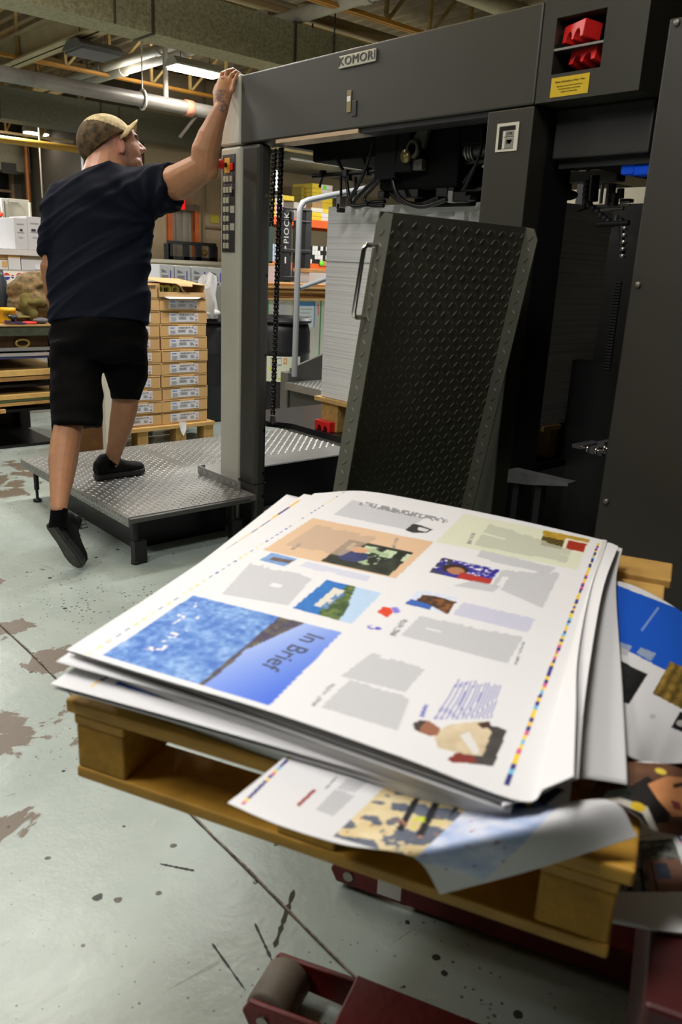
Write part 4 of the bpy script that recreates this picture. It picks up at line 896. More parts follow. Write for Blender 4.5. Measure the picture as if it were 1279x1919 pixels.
def goldroom(S, T):
    g = fbm(S*8, T*8, 101); c = mixc((70,54,16), (170,138,60), g+.25*np.sin(S*24)); k = (((S-.78)/.16)**2+((T-.5)/.3)**2) < .9; c[k] = (232,206,140); return c
def city(S, T):
    g = fbm(S*9, T*9, 111); c = mixc((60,62,58), (150,150,138), (g-.25)*1.8)
    k = (S > .5)&(T < .55); c[k] = mixc((120,84,70), (150,110,92), g[k]); k = (np.sin(S*34) > .55)&(T < .5)&(S < .6); c[k] = (30,30,36); k = (S > .26)&(S < .42)&(T > .4)&(T < .6); c[k] = (160,140,200)
    k = (T > .62)&(S < .45); c[k] = (120,124,112); k = (S > .62)&(S < .8)&(T > .2)&(T < .48); c[k] = (62,70,84); return c
def draw_top(p):
    p.quad([(193.7,1228.7),(505.6,1323),(641.6,1185.5),(362.5,1116)], sea)
    p.quad([(494,1031),(742.7,1084.6),(814,1016.3),(587,971.3)], (214,180,146))
    p.quad([(602,1052),(729.6,1080),(776.5,1035.8),(656.4,1011.4)], portrait_green)
    p.textblock([(536,1022),(640,1042),(712,1008),(597,982)], (186,160,136), seed=2, axis=1)
    p.quad([(818,1016),(1083.4,1068.5),(1106.6,1009.6),(870.6,963.2)], (214,216,192))
    p.quad([(1014,1022),(1096,1039),(1107,1012),(1020,994)], goldpic)
    p.textblock([(889,1022),(1062,1056),(1072,1030),(921,979)], (184,186,168), seed=3, axis=1)
    p.quad([(805,1073),(917,1096.5),(937.5,1068.5),(830.6,1045.4)], flag)
    p.quad([(761,1132),(839,1152),(862,1121),(786,1105.5)], brownp)
    p.quad([(549.5,1140),(660,1169.4),(716.5,1112),(613.3,1087)], house)
    p.quad([(487.6,1050),(534,1062),(558,1048),(510,1036)], smallpic)
    for i, b in enumerate(([(656,1262),(820,1307),(812,1277),(694,1221)],[(694,1221),(782,1249),(810,1240),(700,1219)],[(602,1326),(746,1370),(770,1307),(659,1271)],[(752,1191),(952,1244),(982,1193),(790,1153)],[(416,1114),(540,1135),(590,1080),(472,1053)],[(626,965),(762,993),(800,970),(662,937)],[(922,1098),(1018,1140),(1052,1072),(942,1068)],[(850,1098),(925,1110),(940,1099),(890,1088)],[(892,1046),(1030,1076),(1044,1064),(905,1030)],[(640,1268),(760,1298),(800,1252),(700,1222)])):
        if i in (0,1): continue
        p.textblock(b, seed=i+5, axis=1)
    p.textblock([(849,1152),(990,1186),(1005,1159),(870,1128)], (188,188,210), seed=31, axis=1); p.textblock([(560,1062),(688,1090),(696,1080),(578,1052)], (196,198,216), seed=32, axis=1)
    p.quad([(813,1349),(924,1347),(944,1284),(863,1269)], lambda S, T: (np.broadcast_to(np.array((130,130,186.)), S.shape+(3,)), np.where((np.sin(S*2*math.pi*13) > .1)&(T < .88+.12*vn(S*13, S*0, 3)), .85, 0)))
    p.quad([(787,1343),(795,1345),(803,1322),(797,1320)], (120,120,190)); 
    for a in ([(673,947),(838,982),(842,974),(678,939)],):
        p.quad(a, lambda S, T: (np.broadcast_to(np.array((120,120,124.)), S.shape+(3,)), np.where(vn(S*46, T*2, 6) > .45, .75, 0)))
    for a in ([(583,1322),(590,1325),(629,1283),(622,1281)],[(965,1246),(969,1247),(984,1204),(980,1203)],[(730,1190),(742,1193),(765,1163),(755,1160)],[(876,1019),(884,1021),(892,1000),(884,998)],[(545,1030),(552,1031),(566,1020),(560,1019)],[(735,1028),(741,1030),(748,1009),(742,1008)]):
        p.quad(a, lambda S, T: (np.broadcast_to(np.array((110,110,112.)), S.shape+(3,)), np.where(vn(T*26, S*2, 8) > .42, .7, 0)))
    # small emblems: black oval device, red bull shape and blue headset
    p.poly([(760,994),(775,982),(790,985),(812,993),(800,999),(775,999)], (52,52,52)); p.poly([(786,988),(806,993),(800,997),(784,994)], (212,212,210))
    p.poly([(708,1148),(718,1137),(734,1140),(738,1148),(726,1158),(716,1152)], (214,64,34)); p.poly([(734,1139),(746,1138),(752,1148),(740,1150)], (128,122,214))
    p.disc((698,1176), .0075, (96,90,190)); p.disc((700,1175), .0052, (222,221,222)); p.disc((709,1178), .0055, (96,90,190)); 
    # seated figure in a cream jacket
    bgd = lambda X, Y: mixc((52,48,46), (88,84,82), fbm(X*40, Y*40, 7))
    p.poly([(880,1362),(931.5,1361.7),(951,1370),(925,1436.5),(872,1430)], bgd)
    p.poly([(812,1376),(845,1358),(905,1352),(922,1372),(905,1418),(862,1412),(822,1402)], lambda X, Y: mixc((186,166,132), (222,206,176), fbm(X*60, Y*60, 9)))
    p.poly([(862,1378),(880,1372),(900,1408),(890,1416)], (216,214,210)); p.poly([(895,1356),(918,1352),(922,1362),(905,1366)], (70,44,34))
    p.poly([(838,1424),(858,1410),(888,1418),(896,1430),(850,1430)], (128,48,40))
    p.poly([(776,1356),(788,1350),(806,1352),(826,1366),(822,1378),(806,1380),(784,1372)], (150,98,74)); p.poly([(775,1358),(786,1350),(800,1352),(790,1362),(786,1372),(778,1368)], (66,56,52))
    p.bar((655,917), (163,1229), .0032, [(96,84,150),(232,206,120),(90,84,160),(236,190,150)], 46, .45, 3)
    p.bar((1123.5,1018), (950,1472), .0052, CMYK, 84, 0, 4)
ZT = .79
grid = [[(125,1218,.786),(300,1272,.794),(505,1333,.797),(745,1416,.795),(970,1500,.788),(1022,1478,.800),(1076,1455,.825)],
        [(258,1133,.789),(420,1180,.79),(630,1240,.79),(845,1305,.79),(1010,1368,.789),(1046,1352,.800),(1080,1338,.820)],
        [(384,1055,.789),(520,1090,.79),(690,1130,.79),(890,1185,.79),(1056,1235,.789),(1070,1232,.796),(1084,1228,.806)],
        [(498,984,.789),(615,1010,.79),(765,1042,.79),(940,1080,.79),(1095,1116,.789),(1100,1114,.791),(1106,1112,.795)],
        [(590,925,.780),(685,921,.786),(820,944,.789),(985,978,.790),(1126,1011,.789),(1131,1012,.789),(1136,1014,.788)]]
top_sheet, TG = sheet('printed_sheet', grid, 430, 560, 'topmost printed sheet with the blue sea picture headed In Brief', zf=ZT, draw=draw_top)
# title lettering printed on the top sheet
def on_sheet(GG, zf, me, M, lift=.0006):
    """lay flat lettering on the curved sheet"""
    P2 = GG[..., 3:5].reshape(-1, 2)[::7]; Z2 = GG[..., 2].reshape(-1)[::7]; P3 = GG[..., :3].reshape(-1, 3)[::7]
    for v in me.vertices:
        q = M @ v.co; k = np.argmin((P2[:,0]-q.x)**2+(P2[:,1]-q.y)**2); v.co = (q.x+(P3[k,0]-P2[k,0]), q.y+(P3[k,1]-P2[k,1]), P3[k,2]+lift)
a0 = at(594,1190,z=ZT); a1 = at(522,1240,z=ZT); dirx = (a1-a0); 
upv = at(620,1200,z=ZT)-at(560,1182,z=ZT)
me = text_mesh('In Brief', .046, ext=0, align='LEFT'); M = frame(a0, dirx, upv); on_sheet(TG, ZT, me, M); link('headline_lettering', me, mat('headline_ink', (62,70,96), .6), top_sheet)
# --- lower piles and single sheets around the top one
mb = MB()
c0 = [at(*p, z=.768) for p in ((205,1262),(960,1512),(1085,1050),(600,945))]
mb.hexa([V((p.x,p.y,ZD+.0015)) for p in c0]+[V((p.x,p.y,.7665)) for p in c0])
tag(mb.build('sheet_pile', PEDGE), 'pile of printed sheets hidden under the top sheet, resting on the pallet', 'paper pile')
def draw_low(p):
    p.bar((172,1286), (330,1190), .004, CMYK, 20, 0, 9); p.quad([(215,1282),(760,1440),(820,1380),(300,1215)], lambda S, T: mixc((22,32,70), (40,90,190), (fbm(S*20, T*9, 8)-.35)*3))
    p.quad([(640,1420),(1000,1530),(1060,1480),(760,1380)], lambda S, T: mixc((24,30,44), (60,92,150), (fbm(S*12, T*9, 18)-.3)*2)); p.bar((990,1512), (1060,1440), .004, CMYK, 10, 0, 8)
sheet('printed_sheet', [[(95,1282,.752),(300,1338,.752),(520,1400,.752),(760,1468,.752),(1052,1534,.752)],[(240,1180,.772),(420,1225,.772),(620,1290,.772),(850,1360,.772),(1075,1440,.772)],[(545,960,.772),(650,985,.772),(800,1010,.772),(950,1040,.772),(1100,1060,.772)]], 220, 180, 'lower printed sheet jutting out at the left front corner with a dark blue picture', zf=.755, draw=draw_low)
sheet('printed_sheet', [[(100,1290,.745),(300,1346,.744),(520,1410,.743),(760,1480,.742),(1040,1545,.742)],[(200,1205,.766),(380,1250,.766),(580,1300,.766),(800,1360,.766),(1060,1440,.766)]], 40, 30, 'blank edged sheet beneath the dark blue picture sheet, lowest at the left corner')
def draw_b(p): p.bar((562,938), (255,1145), .0042, [(70,50,120),(232,180,60),(80,60,110),(236,180,90)], 44, .0, 12)
sheet('printed_sheet', [[(128,1222,.783),(400,1310,.780),(960,1510,.778)],[(330,1085,.783),(560,1130,.782),(1020,1250,.780)],[(571,926,.783),(760,960,.782),(1130,1022,.780)]], 170, 320, 'second printed sheet with a tight colour bar along its far left edge', zf=.783, draw=draw_b)
sheet('printed_sheet', [[(105,1240,.774),(420,1330,.774),(950,1520,.772)],[(335,1085,.774),(560,1130,.774),(1015,1255,.773)],[(538,927,.774),(720,968,.774),(1128,1030,.772)]], 30, 60, 'plain white sheet whose far corner points out at the back left of the pile')
# right hand side: curled edges and slipped sheets
def draw_s2(p): p.bar((1106,1060), (1077,1245), .0055, CMYK, 40, 0, 15); p.bar((1077,1245), (1060,1330), .0055, CMYK, 18, 0, 15)
sheet('printed_sheet', [[(940,1512,.780),(1010,1490,.786),(1060,1466,.796),(1084,1459,.812)],[(1010,1330,.780),(1046,1310,.786),(1080,1290,.795),(1100,1285,.810)],[(1060,1130,.782),(1086,1122,.785),(1112,1112,.792),(1131,1105,.800)],[(1105,1022,.783),(1122,1019,.785),(1142,1017,.787),(1160,1024,.786)]], 130, 330, 'second curled sheet at the right with a yellow and violet colour bar', zf=.785, draw=draw_s2)
sheet('printed_sheet', [[(1000,1470,.772),(1083,1459,.774),(1130,1463,.768),(1178,1471,.760)],[(1050,1270,.774),(1100,1275,.776),(1136,1280,.770),(1168,1286,.764)],[(1090,1080,.774),(1120,1085,.776),(1140,1090,.772),(1156,1096,.768)],[(1110,1022,.774),(1135,1022,.776),(1150,1024,.774),(1168,1028,.772)]], 40, 60, 'plain white flap hanging over the right side of the pile')
def draw_blue(p):
    p.quad([(1080,1168),(1330,1300),(1400,1190),(1100,1075)], (18,86,196)); p.quad([(1202,1181),(1205,1184),(1237,1140),(1234,1137)], (120,150,210))
    p.quad([(1110,1300),(1180,1320),(1215,1264),(1150,1232)], blackpic); p.quad([(1224,1300),(1300,1340),(1330,1272),(1258,1240)], goldroom); p.quad([(1259,1364),(1300,1380),(1320,1350),(1276,1334)], blackpic)
    p.textblock([(1152,1228),(1176,1232),(1186,1212),(1156,1200)], seed=41); p.textblock([(1194,1224),(1222,1240),(1234,1226),(1202,1214)], seed=42); p.textblock([(1218,1345),(1228,1349),(1232,1342),(1222,1338)], seed=43)
sheet('printed_sheet', [[(1080,1350,.755),(1140,1392,.750),(1185,1420,.738),(1225,1432,.715),(1290,1430,.690),(1420,1420,.66)],[(1095,1250,.757),(1150,1275,.752),(1200,1300,.742),(1260,1325,.722),(1320,1345,.700),(1420,1370,.67)],[(1105,1160,.758),(1150,1170,.754),(1200,1190,.745),(1260,1220,.728),(1320,1255,.704),(1420,1310,.67)],[(1110,1080,.758),(1150,1087,.755),(1195,1100,.748),(1250,1128,.732),(1310,1168,.708),(1420,1240,.67)]], 230, 230, 'slipped sheet with a solid blue band draping off the right side of the pallet', zf=.75, draw=draw_blue)
def draw_port(p):
    p.quad([(1010,1498),(1330,1640),(1400,1440),(1135,1425)], lambda S, T: mixc((70,46,34), (122,84,58), fbm(S*6, T*6, 8)))
    p.poly([(1160,1520),(1175,1478),(1215,1455),(1260,1490),(1255,1540),(1210,1548)], (24,18,16)); p.poly([(1215,1470),(1250,1455),(1320,1460),(1320,1530),(1262,1530),(1235,1500)], lambda X, Y: mixc((170,112,70), (216,150,100), fbm(X*30, Y*30, 3)))
    p.poly([(1262,1470),(1280,1466),(1283,1474),(1264,1478)], (60,36,30)); p.poly([(1258,1500),(1275,1504),(1280,1520),(1264,1516)], (120,60,52))
    p.poly([(1105,1500),(1160,1494),(1215,1512),(1236,1560),(1226,1562),(1205,1524),(1160,1506),(1105,1508)], (196,190,178)); p.poly([(1140,1482),(1182,1476),(1176,1492),(1130,1496)], (150,176,180))
    p.disc((1197,1512), .009, (214,180,40)); p.disc((1240,1446), .007, (214,190,70))
sheet('printed_sheet', [[(1098,1508,.738),(1150,1506,.740),(1195,1530,.738),(1225,1556,.722),(1290,1570,.690),(1380,1590,.65)],[(1115,1475,.742),(1160,1468,.746),(1205,1478,.748),(1245,1500,.742),(1300,1520,.716),(1390,1540,.68)],[(1135,1440,.742),(1175,1430,.746),(1220,1428,.748),(1265,1436,.744),(1310,1455,.72),(1400,1480,.69)]], 170, 120, 'curled sheet with a brown portrait wearing a pale headband, at the right', zf=.742, draw=draw_port)
def draw_city(p):
    p.quad([(1150,1672),(1300,1672),(1262,1572),(1150,1580)], city); p.bar((1264,1555), (1300,1610), .004, CMYK, 12, 0, 5); p.textblock([(1196,1572),(1226,1566),(1224,1562),(1196,1568)], seed=52)
sheet('printed_sheet', [[(1120,1716,.580),(1190,1730,.580),(1240,1744,.580),(1330,1752,.580)],[(1130,1640,.582),(1195,1640,.582),(1250,1640,.582),(1340,1640,.582)],[(1140,1552,.583),(1195,1550,.582),(1236,1546,.582),(1300,1560,.583)]], 130, 160, 'low sheet with a street picture lying on the red stacker carriage', zf=.582, draw=draw_city)
mb = MB(); c1 = [at(*p, z=.576) for p in ((1125,1722),(1330,1760),(1310,1570),(1145,1560))]
mb.hexa([V((p.x,p.y,.5725)) for p in c1]+[V((p.x,p.y,.5775)) for p in c1]); tag(mb.build('sheet_pile', mat('shaded_white_paper', (196,194,192), .7)), 'thin white sheets under the low street picture, on the red carriage', 'paper pile')
# front sheet sliding off the pallet
def draw_front(p):
    p.bar((560,1404), (455,1508), .0046, CMYK, 20, .06, 22); p.quad([(625,1568),(910,1650),(1060,1500),(735,1462)], crowd)
    p.quad([(556,1509),(562,1512),(594,1482),(588,1479)], (150,62,62)); p.textblock([(592,1518),(625,1530),(668,1490),(632,1476)], seed=61, axis=1); p.textblock([(632,1478),(666,1486),(690,1464),(652,1458)], seed=62, axis=1); p.quad([(610,1478),(613,1479),(634,1456),(631,1455)], (140,140,142))
sheet('printed_sheet', [[(427,1505,.733),(520,1545,.731),(640,1582,.728),(740,1597,.727),(790,1618,.715),(826,1677,.66)],
      [(485,1460,.735),(590,1500,.734),(720,1530,.733),(850,1552,.745),(950,1565,.762),(1010,1628,.712)],
      [(548,1408,.737),(660,1440,.737),(800,1478,.737),(960,1515,.752),(1140,1500,.785),(1197,1568,.752)]], 330, 200, 'front printed sheet with the crowd picture curling off the pallet edge', zf=.733, draw=draw_front)
# paint chip, tape marks and grit on the floor
for i, (a, b, w, c, lab) in enumerate(((( 552,1668),(515,1776),.006,(58,56,50),'dark tape smear crossing the floor joint beside the stacker wheel'), ((398,1768),(462,1858),.0025,(60,60,54),'thin dark scratch line on the bright floor at lower left'), ((478,1730),(516,1812),.003,(64,66,60),'short dark scrape on the floor left of the stacker wheel'), ((300,1619),(365,1632),.003,(50,50,46),'short dark tick mark on the floor below the pallet'))):
    p0, p1 = at(*a, z=.0008), at(*b, z=.0008); mb = MB(); d = p1-p0; s = V((-d.y, d.x, 0)).normalized(); n = 16; L_, R_ = [], []
    for k in range(n+1):
        t = k/n; ww = w*(.35+.9*random.random())*(1 if 0 < k < n else .2); q = p0+d*t; L_.append(q-s*ww); R_.append(q+s*ww)
    mb.add(L_+R_, [(k, k+1, n+2+k, n+1+k) for k in range(n)]); tag(mb.build('floor_scuff', mat('scuff_%d' % i, c, .8)), lab, 'scuff')
q = at(184,1682,z=.0008); mb = MB(); mb.add([q]+[q+V((math.cos(t)*.011*(1+.2*math.sin(3*t)), math.sin(t)*.011*(1+.2*math.cos(2*t)), 0)) for t in np.linspace(0, 2*math.pi, 19)[:-1]], [(0,i,i % 18+1) for i in range(1,19)]); tag(mb.build('ink_spot', mat('ink_spot', (54,56,54), .5)), 'round dark grey ink spot on the floor at lower left', 'stain')
# ================================================================ background stock and benches
CARD = mat('brown_carton', (204,164,108), .8, var=.05, vs=3); CARD2 = mat('tan_carton', (196,160,110), .8, var=.08, vs=3); CTAPE = mat('carton_seam', (120,92,58), .8); LBL = mat('white_label', (214,214,218), .6); INK = mat('label_ink', (40,40,46), .6); GREYINK = mat('label_grey_ink', (150,150,156), .6); BLUEINK = mat('label_blue_ink', (90,130,200), .6); LRED = mat('label_red', (200,60,50), .6); LYEL = mat('label_yellow', (226,190,50), .6); LBLU = mat('label_blue', (60,70,150), .6)
YB = 5.32
xa, xb = at(303,690,y=YB).x, at(389,690,y=YB).x; bwid = xb-xa
zb = at(345,793,y=YB).z; zt2 = at(345,559,y=YB).z; bh_ = (zt2-zb)/10
ORD = ['lowest','second','third','fourth','fifth','sixth','seventh','eighth','ninth','top']
# pallet
ip = thing('ink_pallet', 'pale wooden pallet on the floor under the stacked ink cartons', 'pallet', ((xa+xb)/2-.2, YB+.3, 0))
mb = MB(); mb.box(xa-bwid-.06, xb+.045, YB-.04, YB+.07, zb-.03, zb-.001); mb.build('deck_board', WOODY, ip, bevel=.003)
for k in range(1,5):
    mb = MB(); mb.box(xa-bwid-.06, xb+.045, YB-.04+k*.16, YB+.07+k*.16, zb-.03, zb-.001); mb.build('deck_board', WOODY, ip)
for x in (xb-.05, xa+.1, xa-.22, xa-bwid-.03):
    for y in (YB-.03, YB+.5):
        mb = MB(); mb.box(x, x+.085, y, y+.1, .0, zb-.031); mb.build('block', WOODB, ip)
q = at(343,805,y=YB-.05); mb = MB(); mb.add([q+V((-.03,0,.06)), q+V((.03,0,.055)), q+V((.025,-.01,-.01)), q+V((.0,-.012,-.05)), q+V((-.02,-.005,-.01))], [(0,1,2,3,4)]); mb.build('torn_tag', WHITE, ip)
# carton prototype
c0 = thing('ink_carton', '', 'carton', (xa+bwid/2, YB, zb), 'ink cartons on the pallet')
cx_ = xa+bwid/2
mb = MB(); mb.box(xa+.002, xb-.002, YB, YB+.42, zb+.001, zb+bh_-.002); mb.build('carton_body', CARD, c0, bevel=.003)
mb = MB(); mb.box(xa+.01, xa+bwid*.38, YB-.001, YB+.001, zb+bh_-.012, zb+bh_-.006); mb.box(xb-bwid*.3, xb-.01, YB-.001, YB+.001, zb+bh_-.012, zb+bh_-.006); mb.build('flap_slot', CTAPE, c0)
mb = MB(); lx0_, lx1_ = xa+bwid*.18, xa+bwid*.80; lz0, lz1 = zb+bh_*.16, zb+bh_*.82; mb.box(lx0_, lx1_, YB-.002, YB, lz0, lz1); lab_ = mb.build('label', LBL, c0)
lw, lh = lx1_-lx0_, lz1-lz0
text('ICS-2B-4150-13-1 P2', lh*.24, frame((lx0_+lw*.60, YB-.0032, lz0+lh*.82), *FY), INK, 'code_lettering', lab_)
mb = MB(); r = random.Random(3)
for (u0, u1, vs_) in ((.04,.26,(.5,.38,.26,.14)),(.30,.60,(.58,.49,.40,.31)),(.68,.86,(.55,.45,.35,.25))):
    for v_ in vs_: mb.box(lx0_+lw*(u0+.03*r.random()), lx0_+lw*(u1-.06*r.random()), YB-.003, YB-.002, lz0+lh*(v_-.025), lz0+lh*(v_+.02))
mb.build('small_print', GREYINK, lab_)
mb = MB(); mb.box(lx0_+lw*.05, lx0_+lw*.2, YB-.003, YB-.002, lz0+lh*.76, lz0+lh*.86); mb.build('maker_mark', BLUEINK, lab_)
for (u, v, s, mm) in ((.93,.7,.10,LRED),(.93,.7,.075,LBL),(.91,.22,.055,LBLU),(.945,.27,.05,LRED),(.945,.17,.05,LYEL)):
    mb = MB(); c = V((lx0_+lw*u, YB-.0032-(.0006 if mm is LBL else 0), lz0+lh*v)); ss = lh*s*1.6; mb.prism([c+V((-ss,0,0)), c+V((0,0,-ss)), c+V((ss,0,0)), c+V((0,0,ss))], (0,.0008,0)); mb.build('hazard_diamond', mm, lab_)
c0['label'] = 'lowest brown ink carton of the right hand stack, on the pale pallet'
for colm_i in (0, 1):
    for k in range(10):
        if colm_i == 0 and k == 0: continue
        jx = random.uniform(-.006,.006)+( .006 if k < 3 else 0); l = '%s brown ink carton %sof the %s stack' % (ORD[k], '' if k in (0, 9) else 'from the bottom ', 'right hand' if colm_i == 0 else 'left hand, partly hidden,')
        if k == 9: l = 'topmost closed ink carton of the %s stack%s' % ('right hand' if colm_i == 0 else 'left hand', ', under the open carton' if colm_i == 0 else ' behind the shirt hem')
        dup(c0, (jx-colm_i*(bwid+.004), random.uniform(-.004,.004), k*bh_), l)
# open carton on top with rolls inside
oz = zb+10*bh_
t = thing('open_carton', 'open brown carton with yellow rolls on top of the ink cartons', 'carton', (cx_, YB, oz))
mb = MB(); hgt = .065; mb.box(xa-.01, xb-.02, YB-.01, YB, oz+.002, oz+hgt*.62); mb.box(xa-.01, xa, YB, YB+.4, oz+.002, oz+hgt*1.5); mb.box(xb-.03, xb-.02, YB, YB+.4, oz+.002, oz+hgt*1.5); mb.box(xa-.01, xb-.02, YB+.39, YB+.4, oz+.002, oz+hgt*1.5); mb.box(xa-.01, xb-.02, YB-.01, YB+.4, oz+.001, oz+.006); mb.build('carton_body', CARD2, t)
mb = MB(); zt_c = oz+hgt*1.55; mb.prism([(xa-.03,YB+.4,zt_c+.03),(xa+.0,YB-.02,zt_c+.005),(xa+.12,YB-.02,zt_c-.002),(xa+.15,YB-.03,zt_c-.018),(xa+.25,YB-.03,zt_c-.02),(xa+.26,YB-.01,zt_c-.004),(xb,YB-.01,zt_c-.012),(xb-.01,YB+.4,zt_c+.02)], (0,0,.004)); mb.build('lid_flap', CARD2, t)
mb = MB(); mb.prism([(xa+.03,YB-.012,oz+.004),(xb-.06,YB-.012,oz+.004),(xb-.1,YB-.04,oz-.004),(xa+.05,YB-.045,oz-.006)], (0,0,.003)); mb.build('white_liner', WHITE, t)
ROLL = mat('clear_tape_roll', (190,184,90), .35)
for k, dx in enumerate((.0, .055, .12)):
    q = V((xa+.02+dx, YB+.05, oz+.055)); mb = MB(); mb.lathe(q, [(.020,-.03),(.034,-.03),(.034,.03),(.020,.03),(.020,-.03)], 22, axis=Matrix.Rotation(math.pi/2, 3, 'X'))
    tag(mb.build('tape_roll', ROLL), ('leftmost yellowish tape roll in the open carton','middle yellowish tape roll in the open carton','right hand tape roll half hidden in the open carton')[k], 'tape roll', 'tape rolls in the open carton')
mb = MB(); mb.box(xa-bwid-.01, xa-.02, YB+.0, YB+.38, oz+.001, oz+.085); mb.prism([(xa-.3,YB-.01,oz+.0855),(xa-.03,YB-.01,oz+.0855),(xa-.03,YB+.3,oz+.0855),(xa-.3,YB+.3,oz+.0855)], (0,0,.004)); tag(mb.build('flat_carton', CARD2), 'tan carton lying on the left hand ink stack beside the open carton', 'carton')
def pxbox(x0, y0, x1, y1, Y, dep, m, name, label, cat, group=None, parent=None, bevel=.004, foot=None):
    a, b = at((x0+x1)/2, y1, y=Y), at((x0+x1)/2, y0, y=Y); l, r_ = at(x0, (y0+y1)/2, y=Y), at(x1, (y0+y1)/2, y=Y)
    mb = MB(); mb.box(l.x, r_.x, Y, Y+dep, a.z if foot is None else foot, b.z); o = mb.build(name, m, parent, bevel=bevel)
    if parent is None and label: tag(o, label, cat, group)
    return o, (l.x, r_.x, a.z if foot is None else foot, b.z)
# grey white cartons with a purple stripe, on a low base behind the ink stack
GW = mat('grey_white_carton', (192,194,196), .7, var=.04, vs=4); PUR = mat('purple_stripe', (88,66,176), .6)
YG = 7.3
o, (gx0, gx1, gz0, gz1) = pxbox(285, 536, 425, 640, YG-.03, .7, mat('shrink_wrapped_skid', (150,146,138), .5, var=.1, vs=4), 'wrapped_skid', 'grey wrapped skid behind the ink cartons carrying the purple striped cartons', 'skid', foot=0.0)
for k, (x0, x1, y0) in enumerate(((300,327,497),(329,358,499),(360,392,501),(392,421,503))):
    t = thing('striped_carton', ('first','second','third','fourth')[k]+' grey white carton from the left with a purple stripe, behind the open carton', 'carton', (at(x0,520,y=YG).x, YG, gz1), 'grey white cartons with purple stripes')
    o, (l, r_, z0, z1) = pxbox(x0, y0, x1, 535, YG, .3, GW, 'carton_body', None, None, parent=t, foot=gz1+.001)
    w_, h_ = r_-l, z1-z0; mb = MB(); mb.box(l+w_*.72, l+w_*.79, YG-.002, YG, z0+h_*.22, z0+h_*.74); mb.build('purple_stripe', PUR, t)
    mb = MB()
    for v_, u1 in ((.75,.24),(.69,.4),(.63,.48),(.45,.62),(.38,.58),(.31,.62)): mb.box(l+w_*.14, l+w_*u1, YG-.002, YG, z0+h_*v_, z0+h_*(v_+.03))
    mb.box(l+w_*.14, l+w_*.32, YG-.002, YG, z0+h_*.05, z0+h_*.18); mb.box(l+w_*.56, l+w_*.66, YG-.002, YG, z0+h_*.06, z0+h_*.14); mb.build('printed_lines', INK, t)
# drums
DRUM = mat('black_plastic_drum', (26,27,30), .42, var=.35, vs=5, mottle=.1)
def drum(cx_, cy_, label, lab=True):
    t = thing('drum', label, 'drum', (cx_, cy_, 0), 'black plastic drums'); R_, Hh = .285, .885
    mb = MB(); mb.lathe((cx_,cy_,0), [(0,0),(R_-.03,0),(R_-.01,.03),(R_,.12),(R_,.30),(R_+.006,.32),(R_,.34),(R_,.56),(R_+.006,.58),(R_,.60),(R_-.002,.76),(R_-.02,.82),(R_-.035,.84)], 40); mb.build('drum_body', DRUM, t)
    mb = MB(); mb.lathe((cx_,cy_,0), [(R_-.04,.835),(R_+.004,.84),(R_+.008,.852),(R_+.004,.866),(R_-.01,.868),(R_-.012,.885),(R_-.02,.885),(R_-.03,.85),(0,.85)], 40); mb.build('rim_lid', BLACK2, t)
    if lab:
        d0 = math.atan2(-cy_, -cx_); n = 14; vs_, fs = [], []
        for i in range(n+1):
            a = d0-.78+1.5*i/n
            for z in (.33, .555): vs_.append((cx_+(R_+.008)*math.cos(a), cy_+(R_+.008)*math.sin(a), z))
        mb = MB(); mb.add(vs_, [(2*i, 2*i+2, 2*i+3, 2*i+1) for i in range(n)], 0, True); L_ = mb.build('label', mat('drum_label', (206,210,186), .6), t)
        def patch(a0, a1, z0, z1, m, nm):
            vs_, fs = [], []
            for i in range(7):
                a = d0-.78+1.5*(a0+(a1-a0)*i/6)
                for z in (z0, z1): vs_.append((cx_+(R_+.0092)*math.cos(a), cy_+(R_+.0092)*math.sin(a), z))
            mb = MB(); mb.add(vs_, [(2*i, 2*i+2, 2*i+3, 2*i+1) for i in range(6)], 0, True); mb.build(nm, m, L_)
        IB = mat('indigo_rule', (56,50,140), .6); YG_ = mat('lime_print', (196,206,60), .6); OR_ = mat('orange_print', (200,120,50), .6)
        for a in ((.36,.58,.535,.540),(.36,.58,.478,.484),(.36,.365,.478,.54),(.575,.58,.478,.54)): patch(*a, IB, 'blue_frame')
        for a in ((.39,.46,.505,.52),(.34,.38,.43,.46),(.52,.58,.352,.37),(.78,.82,.47,.51)): patch(*a, YG_, 'lime_print')
        for k in range(6): patch(.38, .48+.02*(k % 2), .44-.013*k, .445-.013*k, GREYINK, 'small_print'); patch(.6, .74, .42-.013*k, .424-.013*k, GREYINK, 'small_print')
        patch(.62,.69,.49,.54,OR_,'hazard_mark'); patch(.635,.675,.499,.531,mat('drum_label'),'hazard_mark')
    return t
pA = at(530,600,z=.87); drum(pA.x+.12, pA.y+.2, 'black plastic drum with a pale hazard label, seen behind the hoist chain')
pB = at(430,600,z=.87); drum(pB.x-.02, pB.y+.28, 'black plastic drum between the ink cartons and the light grey post', False)
